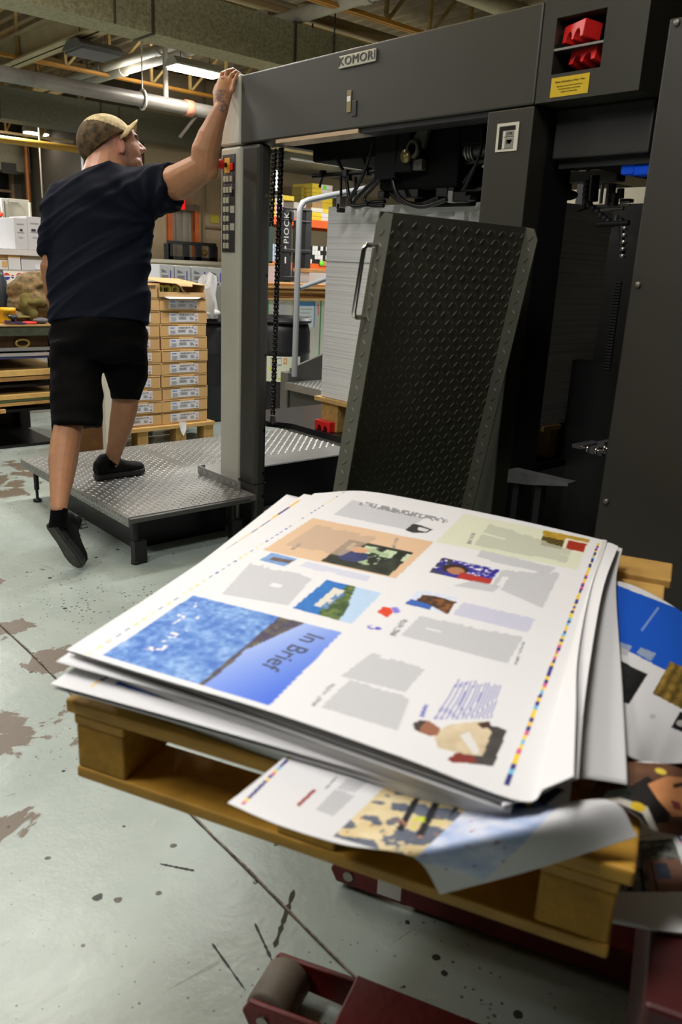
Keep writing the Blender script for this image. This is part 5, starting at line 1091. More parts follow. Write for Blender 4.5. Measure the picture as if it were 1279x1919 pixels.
# bundle of loose white sheets on the second drum
q = at(402,598,z=.89); mb = MB(); rr = random.Random(4)
for k in range(7):
    x = q.x+.015*k-.05; y = q.y+.05+.035*k; h = rr.uniform(.22,.38); w_ = rr.uniform(.12,.2); tx = rr.uniform(-.05,.08); n, c = 12, 7; vs = []
    for i in range(n):
        t_ = i/(n-1)
        for j in range(c):
            u_ = j/(c-1)-.5; vs.append((x+tx*t_+u_*w_*(1.25-.8*t_), y-.05*t_+.03*math.sin(4*t_+5*u_+k), .886+h*t_*(1-.25*abs(u_))+.012*noise.noise(V((k, t_*4, u_*4)))))
    mb.add(vs, [(i*c+j, i*c+j+1, (i+1)*c+j+1, (i+1)*c+j) for i in range(n-1) for j in range(c-1)], 0, True)
mb.ball((q.x+.03, q.y+.12, .93), .045, sc=(2.2,1.6,.8))
t = tag(mb.build('paper_bundle', WHITE), 'bundle of crumpled white waste sheets on the drum beside the grey post', 'waste paper')
# shrink wrapped pallet load with green straps, flattened cartons on top
YWp = 7.8
wl_ = thing('wrapped_load', 'shrink wrapped white pallet load with green straps beyond the handrail', 'pallet load', (at(560,600,y=YWp).x, YWp, 0))
o, (l, r_, z0, z1) = pxbox(440, 563, 640, 700, YWp, .9, mat('wrapped_white', (204,200,188), .25, var=.06, vs=5, coat=.5), 'wrapped_body', None, None, parent=wl_, foot=.0)
GRN = mat('green_strap', (40,150,80), .5)
for px in (503, 551, 602):
    x = at(px, 580, y=YWp).x; mb = MB(); mb.box(x-.008, x+.008, YWp-.004, YWp, .02, z1); mb.box(x-.008, x+.008, YWp-.004, YWp+.9, z1, z1+.004); mb.build('strap', GRN, wl_)
a, b = at(562,566,y=YWp), at(590,598,y=YWp); mb = MB(); mb.box(a.x, b.x, YWp-.004, YWp-.001, b.z-.1, a.z); ps = mb.build('packing_slip', mat('slip_white', (214,220,224), .5), wl_)
mb = MB(); mb.box(a.x, b.x, YWp-.006, YWp-.004, a.z-.05, a.z); mb.box(b.x-.012, b.x, YWp-.006, YWp-.004, b.z-.1, a.z); mb.build('blue_header', mat('slip_blue', (84,140,196), .5), ps)
mb = MB()
for k in range(4): mb.box(a.x+.02, b.x-.05-.02*(k % 2), YWp-.006, YWp-.004, a.z-.09-.045*k, a.z-.083-.045*k)
mb.build('slip_lines', GREYINK, ps)
for px in (524, 533): 
    x = at(px, 580, y=YWp).x; mb = MB(); mb.box(x-.03, x+.02, YWp-.003, YWp, .3, z1-.03); mb.build('wrap_fold', mat('lilac_white', (190,188,200), .3), wl_)
x = at(598,570,y=YWp).x; mb = MB(); mb.bar((x-.01,YWp-.003,z1-.04), (x+.005,YWp-.003,z1-.17), .01, .003, (0,1,0)); mb.build('pink_mark', mat('pink_mark', (226,90,110), .6), wl_)
zc = z1+.005; CBS = [mat('flat_card_a', (206,166,108), .8, var=.1, vs=5), mat('flat_card_b', (168,124,72), .8, var=.15, vs=5), mat('flat_card_c', (222,186,130), .8)]
rr = random.Random(9)
for k in range(8):
    th = .012+rr.random()*.02; x0 = l+.1+rr.uniform(0,.35); x1 = r_-rr.uniform(0,.25); y0 = YWp-rr.uniform(-.05,.08)
    mb = MB(); mb.prism([(x0,y0,zc),(x1,y0+rr.uniform(-.05,.05),zc),(x1,y0+.7,zc),(x0,y0+.75,zc)], (0,0,th)); tag(mb.build('flattened_carton', CBS[k % 3]), '%s flattened brown carton in the heap on the green strapped load' % ORD[min(k, 8)] if k < 7 else 'uppermost flattened carton of the heap on the green strapped load', 'carton', 'flattened cartons on the wrapped load'); zc += th+.003
# stock on the load: white and pink boxes at left, tan boxes at right
pxbox(498,499,522,527,8.3,.3,mat('pink_white_stock', (206,196,200), .6), 'stock_box', 'white stock box with a pink band left of the black mast, behind the chain', 'box', foot=z1+.001)
pxbox(498,494,526,499,8.3,.3,CBS[0], 'box_lid', 'tan board lying on the pink banded stock box', 'board')
SB_, _q = pxbox(580,512,612,523,8.35,.3,mat('grey_stock', (178,172,168), .6), 'stock_box', 'pale grey stock box right of the black mast, beneath the flat tan box', 'box', foot=z1+.001)
pxbox(577,505,612,512,8.35,.3,CBS[1], 'stock_box', 'flat tan box right of the black mast under the small packets', 'box', foot=_q[3]+.001)
# stacker mast
YM = 8.85
t = thing('lift_mast', 'black lift truck mast with white vertical lettering, beyond the handrail', 'lift truck', (at(555,520,y=YM).x, YM, 0))
for (x0, x1) in ((533,543),(571,582)):
    pxbox(x0, 393, x1, 640, YM, .12, BLACK2, 'mast_upright', None, None, parent=t, foot=0)
pxbox(543,396,546,640,YM+.02,.06,mat('mast_grey', (52,52,54), .4), 'inner_rail', None, None, parent=t, foot=0)
for (y0, y1) in ((391,394),(413,416),(468,474),(519,527)): pxbox(533,y0,584,y1,YM-.01,.1,BLACK2, 'cross_member', None, None, parent=t)
for x in (551, 554, 561): pxbox(x,416,x+1.6,520,YM+.05,.02,BLACK2, 'lift_chain', None, None, parent=t)
pxbox(547,397,552,412,YM-.03,.05,BLACK2, 'hose_drum', None, None, parent=t)
a = at(538,428,y=YM); text('PIOOK', .115, frame((a.x, YM-.004, a.z), (0,0,1), (-1,0,0)), mat('mast_white', (190,190,186), .5), 'mast_lettering', t, spacing=1.15)
for (y0, y1) in ((462,470),(482,494)): pxbox(534.5,y0,537,y1,YM-.004,.004,mat('mast_white'), 'white_plate', None, None, parent=t)
pxbox(557,500,566,518,YM+.13,.1,mat('white_card', (208,212,204), .6), 'paper_card', None, None, parent=t)
# pallet rack with cartons
YR = 10.2
rk = thing('pallet_rack', 'orange beamed pallet rack by the beige wall beyond the mast', 'rack', (at(560,420,y=YR).x, YR, 0))
RO = mat('rack_orange', (214,92,34), .45, var=.08, vs=4); RU = mat('rack_dark_green', (36,60,52), .5)
def rackbeam(yc, name):
    a = at(560, yc, y=YR); xr0 = at(505,yc,y=YR).x-a.x; mb = MB(); mb.box(a.x+xr0, a.x+2.6, YR, YR+.05, a.z-.055, a.z+.055); mb.box(a.x+xr0, a.x+2.6, YR+.95, YR+1.0, a.z-.055, a.z+.055); mb.build(name, RO, rk); mb = MB(); mb.box(a.x+xr0, a.x+2.6, YR+.05, YR+.95, a.z+.03, a.z+.055); mb.build('shelf_deck', mat('shelf_ply', (150,120,76), .8), rk); return a.z+.056
zs1 = rackbeam(417, 'rack_beam'); zs0 = rackbeam(500, 'rack_beam')
for px in (507, 735):
    x = at(px,470,y=YR).x; mb = MB(); mb.box(x-.05, x+.05, YR, YR+.08, 0, zs1); mb.box(x-.05, x+.05, YR+.92, YR+1, 0, zs1)
    for k in range(5): mb.bar((x,YR+.05,.3+k*.35), (x,YR+.95,.55+k*.35), .03, .03, (1,0,0))
    mb.build('rack_frame', RU, rk)
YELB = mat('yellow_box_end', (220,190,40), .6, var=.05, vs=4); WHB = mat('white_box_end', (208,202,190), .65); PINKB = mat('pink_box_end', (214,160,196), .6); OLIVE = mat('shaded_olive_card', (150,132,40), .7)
def rbox(x0, y0, x1, y1, ms, label, Y=YR+.05, foot=None, dep=.5):
    """one carton, its coloured ends as parts; ms = (fraction, material) from left"""
    a, b = at((x0+x1)/2, y1, y=Y), at((x0+x1)/2, y0, y=Y); l, r_ = at(x0, (y0+y1)/2, y=Y), at(x1, (y0+y1)/2, y=Y); z0 = a.z if foot is None else foot
    t = thing('stock_carton', label, 'carton', ((l.x+r_.x)/2, Y, z0), 'cartons on the orange rack')
    u = 0
    for f, mm in ms:
        mb = MB(); mb.box(l.x+(r_.x-l.x)*u, l.x+(r_.x-l.x)*f, Y, Y+dep, z0+.002, b.z-.002); mb.build('carton_body' if u == 0 else 'carton_end', mm, t); u = f
    return t
for k, (y0, y1) in enumerate(((403,416),(396,403),(384,396),(372,384))): rbox(508,y0,532,y1,((.38,YELB),(1,WHB if k != 2 else PINKB)), '%s yellow and white carton on the rack left of the mast' % ORD[k], foot=None if k else zs1)
rbox(529,367,552,376,((.08,WHB),(1,YELB)), 'tilted yellow carton on top of the rack stack left of the mast')
rbox(551,380,574,416,((.4,WHB),(1,mat('rose_white', (206,186,182), .6))), 'off white carton on the rack behind the mast', foot=zs1, Y=YR+.4)
for k, (y0, y1, ms) in enumerate((((407,415),(0,0),((.55,YELB),(1,WHB))),((399,407),0,((.52,YELB),(1,WHB))),((391,399),0,((.6,WHB),(1,YELB))))):
    rbox(584,y0[0],620,y0[1],ms, '%s yellow and white carton on the rack between mast and paper pile' % ORD[k], foot=zs1 if k == 0 else None)
for k, (y0, y1) in enumerate(((380,390),(371,380),(363,371),(355,363),(346,355))): HI = rbox(586,y0,624,y1,((.45,YELB),(1,WHB)) if k > 1 else ((.5,CARD2),(1,YELB)), '%s carton of the high yellow stack behind the handrail bend' % ORD[k], Y=YR+.5, foot=None if k else zs1)
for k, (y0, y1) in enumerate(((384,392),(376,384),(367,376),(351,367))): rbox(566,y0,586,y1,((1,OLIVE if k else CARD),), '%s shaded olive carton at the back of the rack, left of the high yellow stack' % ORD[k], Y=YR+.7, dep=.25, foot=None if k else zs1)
a = at(611,352,y=YR+.48); mb = MB(); mb.box(a.x-.03, a.x+.03, YR+.494, YR+.499, a.z-.03, a.z+.03); mb.build('lime_sticker', mat('lime_sticker', (110,226,40), .5), HI)
# small black and white packets on the lower shelf
rr = random.Random(21); PK = [mat('black_packet', (24,24,26), .5), mat('white_packet', (206,204,198), .6)]
n_ = 0; zrow = zs0
for row in range(4):
    for colk in range(7):
        x = at(581+5*colk, 480, y=YR+.04).x; w_ = at(586+5*colk, 480, y=YR+.04).x-x
        h_ = .066; mm = PK[1] if rr.random() < .38 else PK[0]; mb = MB(); mb.box(x+.002, x+w_-.002, YR+.04, YR+.4, zs0+row*h_+.001, zs0+(row+1)*h_-.002)
        tag(mb.build('stock_packet', mm), '%s packet, %s row, place %s from the left on the lower rack shelf' % ('white' if mm is PK[1] else 'black', ('bottom','second','third','top')[row], ('one','two','three','four','five','six','seven')[colk]), 'packet', 'packets on the lower rack shelf')
for colk in range(5):
    for row in range(3):
        x = at(503+6*colk, 480, y=YR+.04).x; w_ = at(509+6*colk, 480, y=YR+.04).x-x; mb = MB(); h_ = .085; mb.box(x+.004, x+w_-.004, YR+.04, YR+.4, zs0+row*h_+.001, zs0+(row+1)*h_-.004)
        mm = (mat('pale_blue_packet', (190,200,216), .6), YELB)[int(colk > 3)]; tag(mb.build('stock_packet', mm), '%s packet in the %s row, place %s from the left, behind the hoist chain' % ('yellow' if colk > 3 else 'pale blue', ('bottom','middle','top')[row], ('one','two','three','four','five')[colk]), 'packet', 'pale packets behind the chain')
tray, _ = pxbox(604,490,622,499,YR-.02,.2,CBS[1], 'tan_tray', 'tan tray with a green dot at the shelf edge by the paper pile', 'tray')
a = at(604,494,y=YR-.03); mb = MB(); mb.lathe((a.x,YR-.024,a.z), [(0,-.002),(.04,-.002),(.04,.002),(0,.002)], 16, axis=Matrix.Rotation(math.pi/2, 3, 'X')); mb.build('green_dot', mat('lime_sticker'), tray)
pxbox(512.5,319,523,358,9.5,.03,mat('white_sign', (220,218,210), .5), 'hanging_sign', 'white hanging sign glimpsed between the two hoist chains', 'sign')
# ---------------------------------------------------------------- workbench at left
YT = 5.62; zT = at(45,609,y=YT).z
xe = 2.36
bench = thing('workbench', 'heavy dark workbench with shelves at the left edge behind the man', 'workbench', (1.2, YT, 0))
mb = MB(); mb.box(-.6, xe, YT-.02, YT+.85, zT-.075, zT-.012); mb.box(-.6, xe, YT-.025, YT+.85, zT-.012, zT, 1); mb.build('bench_top', [mat('bench_edge_green', (52,58,40), .6, var=.4, vs=20), mat('bench_board', (150,118,72), .7, var=.2, vs=6)], bench, bevel=.004)
mb = MB(); mb.box(-.6, xe-.1, YT+.83, YT+.86, 0, zT-.08); mb.box(-.6, xe-.1, YT+.1, YT+.8, 0, .02); mb.build('back_panel', BLACK, bench)
for x in (-.5, xe-.12):
    for yy in (.03, .74):
        mb = MB(); mb.box(x, x+.08, YT+yy, YT+yy+.08, 0, zT-.08); mb.build('bench_leg', BLACK2, bench)
def zat(py, px=45): return at(px, py, y=YT).z
for py, hh, mm, nm in ((668,.012,BLACK2,'shelf'),(722,.02,BLACK2,'shelf'),(768,.02,BLACK2,'shelf')):
    mb = MB(); z = zat(py); mb.box(-.55, xe-.05, YT+.04, YT+.82, z-hh, z); mb.build(nm, mm, bench)
def board(py0, py1, m, name, label, x1=xe-.03, skew=.0, y=YT):
    z0, z1 = zat(py1), zat(py0); mb = MB(); mb.prism([(-.5,y,z0),(x1,y,z0+skew),(x1,y+.7,z0+skew),(-.5,y+.7,z0)], (0,0,max(.004, z1-z0))); return tag(mb.build(name, m), label, 'board')
board(652,658,mat('thin_grey_plates', (150,152,150), .3, metal=.5), 'metal_sheets', 'dull grey metal sheets, upper of the two on the bench shelf')
board(662,668,mat('bright_plates', (206,206,200), .25, metal=.6), 'metal_sheets', 'bright aluminium printing plates on the bench shelf'); 
board(669.5,673,mat('blue_backing', (74,84,140), .5), 'blue_board', 'thin blue backing sheet under the bright printing plates', y=YT+.01)
PLY = mat('plywood_edge', (204,166,96), .7, var=.15, vs=8)
board(702,712,PLY, 'plywood_sheet', 'light plywood sheet on the middle bench shelf', skew=.03); board(714,721,mat('plywood_dark', (150,112,60), .7, var=.2, vs=8), 'plywood_sheet', 'darker plywood sheet beneath the light one on the middle shelf', skew=.03)
board(748,756,PLY, 'plywood_sheet', 'light plywood sheet on the low bench shelf', skew=.035); board(757,761,mat('green_board', (70,84,44), .7), 'green_board', 'thin green board on the low bench shelf', skew=.035); board(762,768,mat('plywood_mid', (178,138,78), .7, var=.2, vs=8), 'plywood_sheet', 'lowest plywood sheet under the green board', skew=.035)
board(844,849,PLY, 'timber_offcut', 'timber offcut on the floor under the workbench', x1=at(10,846,y=YT).x, y=YT-.03)
pxbox(0,768,12,776,YT-.01,.5,mat('plywood_mid'), 'timber_block', 'short timber block under the lowest plywood sheet', 'block')
q = at(41,643,y=YT+.05); t = thing('brass_pipe_end', 'brass oval pipe end in the dark gap under the bench top', 'pipe', (q.x, YT+.05, q.z))
mb = MB(); mb.tube([(q.x+.045*math.cos(a), YT+.03, q.z+.026*math.sin(a)) for a in np.linspace(0, 2*math.pi, 21)[:-1]], .009, 8, closed=True); mb.build('rim', mat('brass_rim', (196,170,90), .35, metal=.4), t)
mb = MB(); mb.box(q.x-.16, q.x+.19, YT+.06, YT+.2, q.z-.05, q.z+.055); mb.build('holder', mat('brown_holder', (92,62,26), .6, var=.3, vs=10), t)
# things on the bench
YO = YT+.12
def bt(px, py, y=YO): return at(px, py, y=y)
# camouflage bag
CAMO = mat('camouflage_cloth', (128,104,66), .85, var=.3, vs=18, col2=(52,46,26), bump=.4, bs=30)
CAMO2 = mat('olive_strap', (104,94,44), .85, var=.2, vs=20)
def lump(name, parts, m, parent=None, vox=.008, sm=6, disp=None):
    mb = MB()
    for c, r, sc in parts: mb.ball(c, r, n=18, k=12, sc=sc)
    me = mb.mesh(name); o = bpy.data.objects.new(name, me); COL.objects.link(o)
    r_ = o.modifiers.new('r', 'REMESH'); r_.mode = 'VOXEL'; r_.voxel_size = vox; s_ = o.modifiers.new('s', 'SMOOTH'); s_.iterations = sm
    bpy.context.view_layer.update(); me2 = bpy.data.meshes.new_from_object(o.evaluated_get(bpy.context.evaluated_depsgraph_get())); bpy.data.objects.remove(o)
    if disp:
        me2.update(); nn = [v.normal.copy() for v in me2.vertices]
        for v, n in zip(me2.vertices, nn): v.co += n*disp(v.co)
    me2.polygons.foreach_set('use_smooth', [True]*len(me2.polygons)); return link(name, me2, m, parent)
bag = thing('camouflage_bag', 'camouflage cloth bag slumped on the workbench beside the man', 'bag', (bt(80,560).x, YO+.2, zT))
bx = bt(72,560).x
lump('bag_body', [((bx+.06,YO+.2,zT+.11),.2,(1.0,.8,.55)),((bx+.12,YO+.24,zT+.26),.2,(1.0,.75,.45)),((bx+.0,YO+.22,zT+.2),.14,(.9,.8,.8)),((bx+.25,YO+.25,zT+.17),.2,(.9,.8,.75))], CAMO, bag, disp=lambda p: .016*noise.noise(p*9)+.008*noise.noise(V((p.x*14, p.y*6, p.z*34))))
lump('bag_flap', [((bx-.05,YO+.1,zT+.12),.07,(.7,.6,1.3)),((bx-.02,YO+.06,zT+.07),.06,(.6,.5,1.2)),((bx+.02,YO+.04,zT+.14),.06,(1.3,.5,.5))], CAMO2, bag, disp=lambda p: .01*noise.noise(p*20))
cp = thing('baseball_hat', 'olive camouflage cap lying flat on the bench in front of the bag', 'cap', (bt(22,575).x, YO+.08, zT)); cx2 = bt(24,575).x
lump('crown', [((cx2,YO+.1,zT+.035),.1,(1.2,.8,.5))], CAMO, cp); lump('peak', [((cx2+.03,YO+.03,zT+.04),.09,(1.2,.5,.14))], CAMO2, cp)
def oncyl(px0, px1, py0, m, name, label, cat, y=YO, prof=None, zbase=None):
    a, b = bt(px0, py0, y), bt(px1, py0, y); r_ = (b.x-a.x)/2; zt__ = a.z; z0 = zT if zbase is None else zbase; mb = MB(); h = zt__-z0
    mb.lathe((a.x+r_, y+r_, z0), [(0,0.001),(r_*.97,0.001),(r_,.01),(r_,h*.78),(r_*1.06,h*.8),(r_*1.06,h),(r_*.95,h),(r_*.93,h*.85),(0,h*.85)], 30); return tag(mb.build(name, m), label, cat)
tub = oncyl(0.5,34,578.5,mat('yellow_tub', (232,178,26), .4),'plastic_tub','round yellow plastic tub with black handwriting on the workbench','tub', y=YO-.03)
a = bt(10,590,YO-.035); text('Danco!', .028, frame((a.x+.03, YO-.034, a.z), *FY), INK, 'tub_writing', tub)
a = bt(27,597,YO-.1); sc_ = thing('scraper', 'purple handled scraper with a round black knob lying on the bench', 'tool', (a.x, YO-.1, zT)); mb = MB(); mb.prism([(bt(8,600,YO-.1).x,YO-.1,zT+.012),(bt(47,602,YO-.1).x,YO-.12,zT+.002),(bt(46,598,YO-.1).x,YO-.05,zT+.002),(bt(14,597,YO-.1).x,YO-.05,zT+.014)], (0,0,.012)); mb.build('blade_handle', mat('violet_plastic', (66,50,90), .4), sc_)
mb = MB(); mb.lathe((a.x,YO-.08,zT+.016), [(0,0),(.016,0),(.014,.016),(.03,.022),(.033,.034),(.026,.046),(0,.048)], 20); mb.build('knob', mat('dark_knob', (44,44,50), .35), sc_)
a = bt(57.5,598,YO-.1); mb = MB(); mb.tube([(a.x+.042*math.cos(t_), YO-.08+.03*math.sin(t_), zT+.009) for t_ in np.linspace(0, 2*math.pi, 25)[:-1]], .008, 8, closed=True); tag(mb.build('red_ring', mat('red_ring', (224,50,44), .4)), 'flat red ring lying on the bench right of the scraper', 'ring')
a = bt(79,597,YO-.08); ms = lump('grey_wrist_rest', [((a.x,YO-.06,zT+.022),.05,(1.15,.7,.45))], mat('speckled_grey', (92,92,96), .6, var=.3, vs=90)); tag(ms, 'speckled grey rounded pad on the bench beside the red ring', 'pad')
# white board with round stickers behind, aerosol can, grey tin
YBk = YT+.62
bd = thing('sticker_board', 'white board with round red and blue stickers standing at the back of the bench', 'board', (bt(30,530,YBk).x, YBk, zT))
a, b = bt(-30,507,YBk), bt(62,557,YBk); mb = MB(); mb.box(a.x, b.x, YBk, YBk+.02, zT+.001, a.z); mb.build('board', mat('cream_board', (226,220,204), .6), bd)
for px, py, r_ in ((13,518,.025),(24,518.5,.012),(37,518,.025),(8,529,.009)):
    c = bt(px, py, YBk); mb = MB(); n = 24
    ring = [V((c.x+r_*math.cos(t_), YBk-.002, c.z+r_*math.sin(t_))) for t_ in np.linspace(0, 2*math.pi, n+1)[:-1]]
    mb.add([V((c.x,YBk-.002,c.z))]+ring, [(0,i+1,(i+1) % n+1) for i in range(n)], 0)
    for v0, v1, mi in ((.25,1,1),(-1,-.2,2)):
        pts = [V((c.x+r_*.96*math.cos(t_), YBk-.003, c.z+r_*.96*math.sin(t_))) for t_ in np.linspace(math.asin(max(-1,v0)), math.pi-math.asin(max(-1,v0)), 14)] if v0 > 0 else [V((c.x+r_*.96*math.cos(t_), YBk-.003, c.z+r_*.96*math.sin(t_))) for t_ in np.linspace(math.pi+.2, 2*math.pi-.2, 14)]
        mb.add(pts, [tuple(range(14))], mi)
    mb.build('round_sticker', [mat('sticker_white', (224,220,220), .5), mat('sticker_red', (206,54,58), .5), mat('sticker_blue', (50,62,160), .5)], bd)
a = bt(3,540,YBk-.1); t = thing('aerosol_can', 'dark aerosol can with a red base at the left edge of the bench', 'can', (a.x, YBk-.1, zT)); zc2 = bt(3,517,YBk-.1).z
mb = MB(); mb.lathe((a.x,YBk-.1,zT), [(0,.001),(.042,.001),(.042,.06),(0,.06)], 20); mb.build('red_base', mat('red_ring'), t); mb = MB(); mb.lathe((a.x,YBk-.1,zT+.06), [(.04,0),(.04,zc2-zT-.1),(.025,zc2-zT-.06),(.02,zc2-zT-.02),(0,zc2-zT-.02)], 20); mb.build('can_body', mat('can_dark', (46,52,58), .35, var=.2, vs=30), t)
o, _ = pxbox(22,534,30,556,YBk-.16,.1,mat('mid_grey_tin', (116,118,122), .5), 'grey_tin', 'mid grey tin box on the bench in front of the sticker board', 'box', foot=zT+.001)
pxbox(30,536,38,556,YBk-.2,.1,mat('dark_grey_tin', (56,60,66), .5), 'grey_tin', 'dark grey tin box on the bench beside the camouflage bag', 'box', foot=zT+.001)
# stock behind the bench
YS = 7.0
WC = mat('plain_white_carton', (206,206,206), .65, var=.03, vs=3); TAPE = mat('tan_packing_tape', (190,150,92), .5)
o, (l, r_, z0, z1) = pxbox(-40,507,104,640,YS-.05,.8,mat('grey_skid_load', (168,164,158), .7), 'skid_load', 'pale skid load behind the bench carrying the white cartons', 'skid', foot=0)
t = thing('taped_carton', 'white carton with a tan tape top, behind the sticker board', 'carton', (at(27,490,y=YS).x, YS, z1)); o, (l, r_, z0, z2) = pxbox(16,473,39,507,YS,.4,WC, 'carton_body', None, None, parent=t, foot=z1+.001)
mb = MB(); mb.box(l-.001, r_+.001, YS-.002, YS+.4, z2-(z2-z0)*.32, z2+.002); mb.build('packing_tape', TAPE, t)
t = thing('long_carton', 'long white carton with a tan taped edge, above the camouflage bag', 'carton', (at(60,490,y=YS).x, YS, z1)); o, (l, r_, z0, z2) = pxbox(40,474,108,507,YS+.02,.5,mat('cool_white_carton', (196,196,198), .65), 'carton_body', None, None, parent=t, foot=z1+.001)
mb = MB(); mb.box(l, r_, YS+.017, YS+.5, z2-(z2-z0)*.34, z2+.002); mb.build('packing_tape', mat('faded_tape', (176,158,128), .5), t)
a, b = at(66,496,y=YS+.015), at(84,506,y=YS+.015); mb = MB(); mb.box(a.x, b.x, YS+.014, YS+.019, b.z, a.z); mb.build('label', LBL, t)
pxbox(-6,476,15,487,YS+.02,.3,CARD2, 'tan_carton', 'tan carton end at the far left edge above the sticker board', 'carton'); 
t = thing('banded_carton', 'white carton with a brown patch at the left edge over the sticker board', 'carton', (at(4,496,y=YS).x, YS, z1)); o, (l, r_, z0, z2) = pxbox(-20,487.5,15.5,507,YS,.3,WC, 'carton_body', None, None, parent=t, foot=z1+.001); a, b = at(4,490,y=YS), at(15.5,501,y=YS); mb = MB(); mb.box(a.x, b.x, YS-.003, YS, b.z, a.z); mb.build('brown_patch', CARD, t)
mb = MB(); q0 = at(-20,464,y=YS-.03); q1 = at(100,470,y=YS-.03); mb.box(q0.x, q1.x, YS-.02, YS+.7, q0.z-.05, q0.z-.005); sh = tag(mb.build('white_plank', mat('white_shelf', (204,202,198), .6)), 'white shelf board spanning above the taped cartons at left', 'shelf')
for px, lab in ((28,'left'),(52,'right')):
    t = thing('labelled_carton', 'tall white carton with a small printed label, %s of the pair behind the shoulder' % lab, 'carton', (at(px+12,430,y=YS).x, YS, q0.z)); w1 = px+24 if px == 28 else 82
    o, (l, r_, z0, z2) = pxbox(px,407 if px > 40 else 409,w1,464,YS,.4,mat('cool_white_carton'), 'carton_body', None, None, parent=t, foot=q0.z-.004)
    for (u0,u1,v0,v1,mm) in ((.2,.7,.52,.56,GREYINK),(.2,.75,.78,.82,GREYINK),(.42,.62,.58,.65,INK) if px < 40 else (.25,.52,.56,.63,INK),(.3,.62,.36,.39,GREYINK)):
        mb = MB(); mb.box(l+(r_-l)*u0, l+(r_-l)*u1, YS-.003, YS, z0+(z2-z0)*v0, z0+(z2-z0)*v1); mb.build('printed_mark', mm, t)
# white machine cabinet farther back
YC = 9.0
t = thing('machine_cabinet', 'cream white machine cabinet with a dark side at the far left', 'machine', (at(30,420,y=YC).x, YC, 0))
o, (l, r_, z0, z2) = pxbox(18,374,58,470,YC,.9,mat('cream_cabinet', (206,200,180), .5), 'cabinet_body', None, None, parent=t, foot=0)
pxbox(6,372,18,470,YC-.02,.9,mat('cream_frame', (214,210,196), .5), 'frame_edge', None, None, parent=t, foot=0); pxbox(11,377,13,470,YC-.03,.02,mat('frame_slot', (90,88,80), .5), 'frame_slot', None, None, parent=t, foot=.3); pxbox(-30,374,6,470,YC+.02,.9,mat('grey_side', (96,96,94), .5), 'dark_side', None, None, parent=t, foot=0)
pxbox(20,379,36,380.5,YC-.01,.02,GREYINK, 'name_strip', None, None, parent=t); q = at(3,402,y=YC); mb = MB(); mb.ball(q, .025); mb.build('signal_lamp', mat('signal_red', (214,60,30), .3, emit=.6), t)
pxbox(56,380,59.5,408,YC-.02,.03,mat('cream_frame'), 'door_edge', None, None, parent=t)
q0_, q1_ = at(-5,420,y=8.2), at(27,421.5,y=8.2); mb = MB(); mb.cyl(q0_, q1_, .014); tag(mb.build('feed_bar', mat('bar_grey', (130,130,128), .35, metal=.6)), 'thin grey bar across the front of the cream machine', 'bar')
mb = MB(); mb.box(q0_.x-.02, q0_.x+.02, 8.18, 8.22, 0, q0_.z+.02); tag(mb.build('bar_stand', mat('bar_grey')), 'grey stand holding the feed bar before the cream machine, at the frame edge', 'stand')
# white panel and red box glimpsed between the legs
pxbox(197,690,216,783,YB-.3,.06,mat('cream_board'), 'standing_board', 'narrow white board standing upright, seen between the man\'s legs', 'panel', foot=0)
o, _ = pxbox(186,684,199,706,YB-.2,.08,mat('red_ring'), 'red_box', 'bright red box seen between the man\'s thighs', 'box'); mbz = MB()
pxbox(150,745,199,835,YB-.18,.3,mat('brown_crate', (112,76,36), .8, var=.25, vs=8), 'wooden_crate', 'brown wooden crate on the floor between the man\'s legs', 'crate', foot=0)
pxbox(150,706,199,745,YB-.2,.3,BLACK2, 'black_bin', 'black bin standing on the wooden crate under the red box', 'bin')
# ================================================================ the man
RI, DN, FW = V(ROT[0]), V(ROT[1]), V(ROT[2])
SKINM = mat('skin', (200,150,122), .5, attr='tone', var=.08, vs=30, bump=.12, bs=160, sss=.12)
NAVY = mat('navy_cotton', (15,20,33), .9, var=.12, vs=5, bump=.15, bs=220, spec=.15); BLKC = mat('black_shorts_cloth', (4,4,5), .9, var=.2, vs=6, bump=.15, bs=160, spec=.1)
def ell(mb, c, a, b, cc, n=20, k=14):
    """ellipsoid from three half axis vectors"""
    vs = []
    for i in range(k+1):
        t = math.pi*i/k
        for j in range(n):
            p = 2*math.pi*j/n; vs.append(c+a*(math.sin(t)*math.cos(p))+b*(math.sin(t)*math.sin(p))+cc*math.cos(t))
    mb.add(vs, [(i*n+j, (i+1)*n+j, (i+1)*n+(j+1) % n, i*n+(j+1) % n) for i in range(k) for j in range(n)], 0, True)
def rcone(mb, p, q, r0, r1, n=16):
    """limb segment: a tapered tube with a ball at each end"""
    mb.tube([p, q], [r0, r1], n); mb.ball(p, r0, n=n, k=10); mb.ball(q, r1, n=n, k=10)
def loft(mb, rings, n=26):
    """rings: (centre, half axis a, half axis b), capped flat"""
    vs = []
    for c, a, b in rings: vs += [c+a*math.cos(2*math.pi*j/n)+b*math.sin(2*math.pi*j/n) for j in range(n)]
    k = len(rings); mb.add(vs, [(i*n+j, i*n+(j+1) % n, (i+1)*n+(j+1) % n, (i+1)*n+j) for i in range(k-1) for j in range(n)]+[tuple(range(n))[::-1], tuple((k-1)*n+j for j in range(n))], 0, True)
def P3(px, py, d): return at(px, py, d=d)
def pr_(px, d): return px*d/F
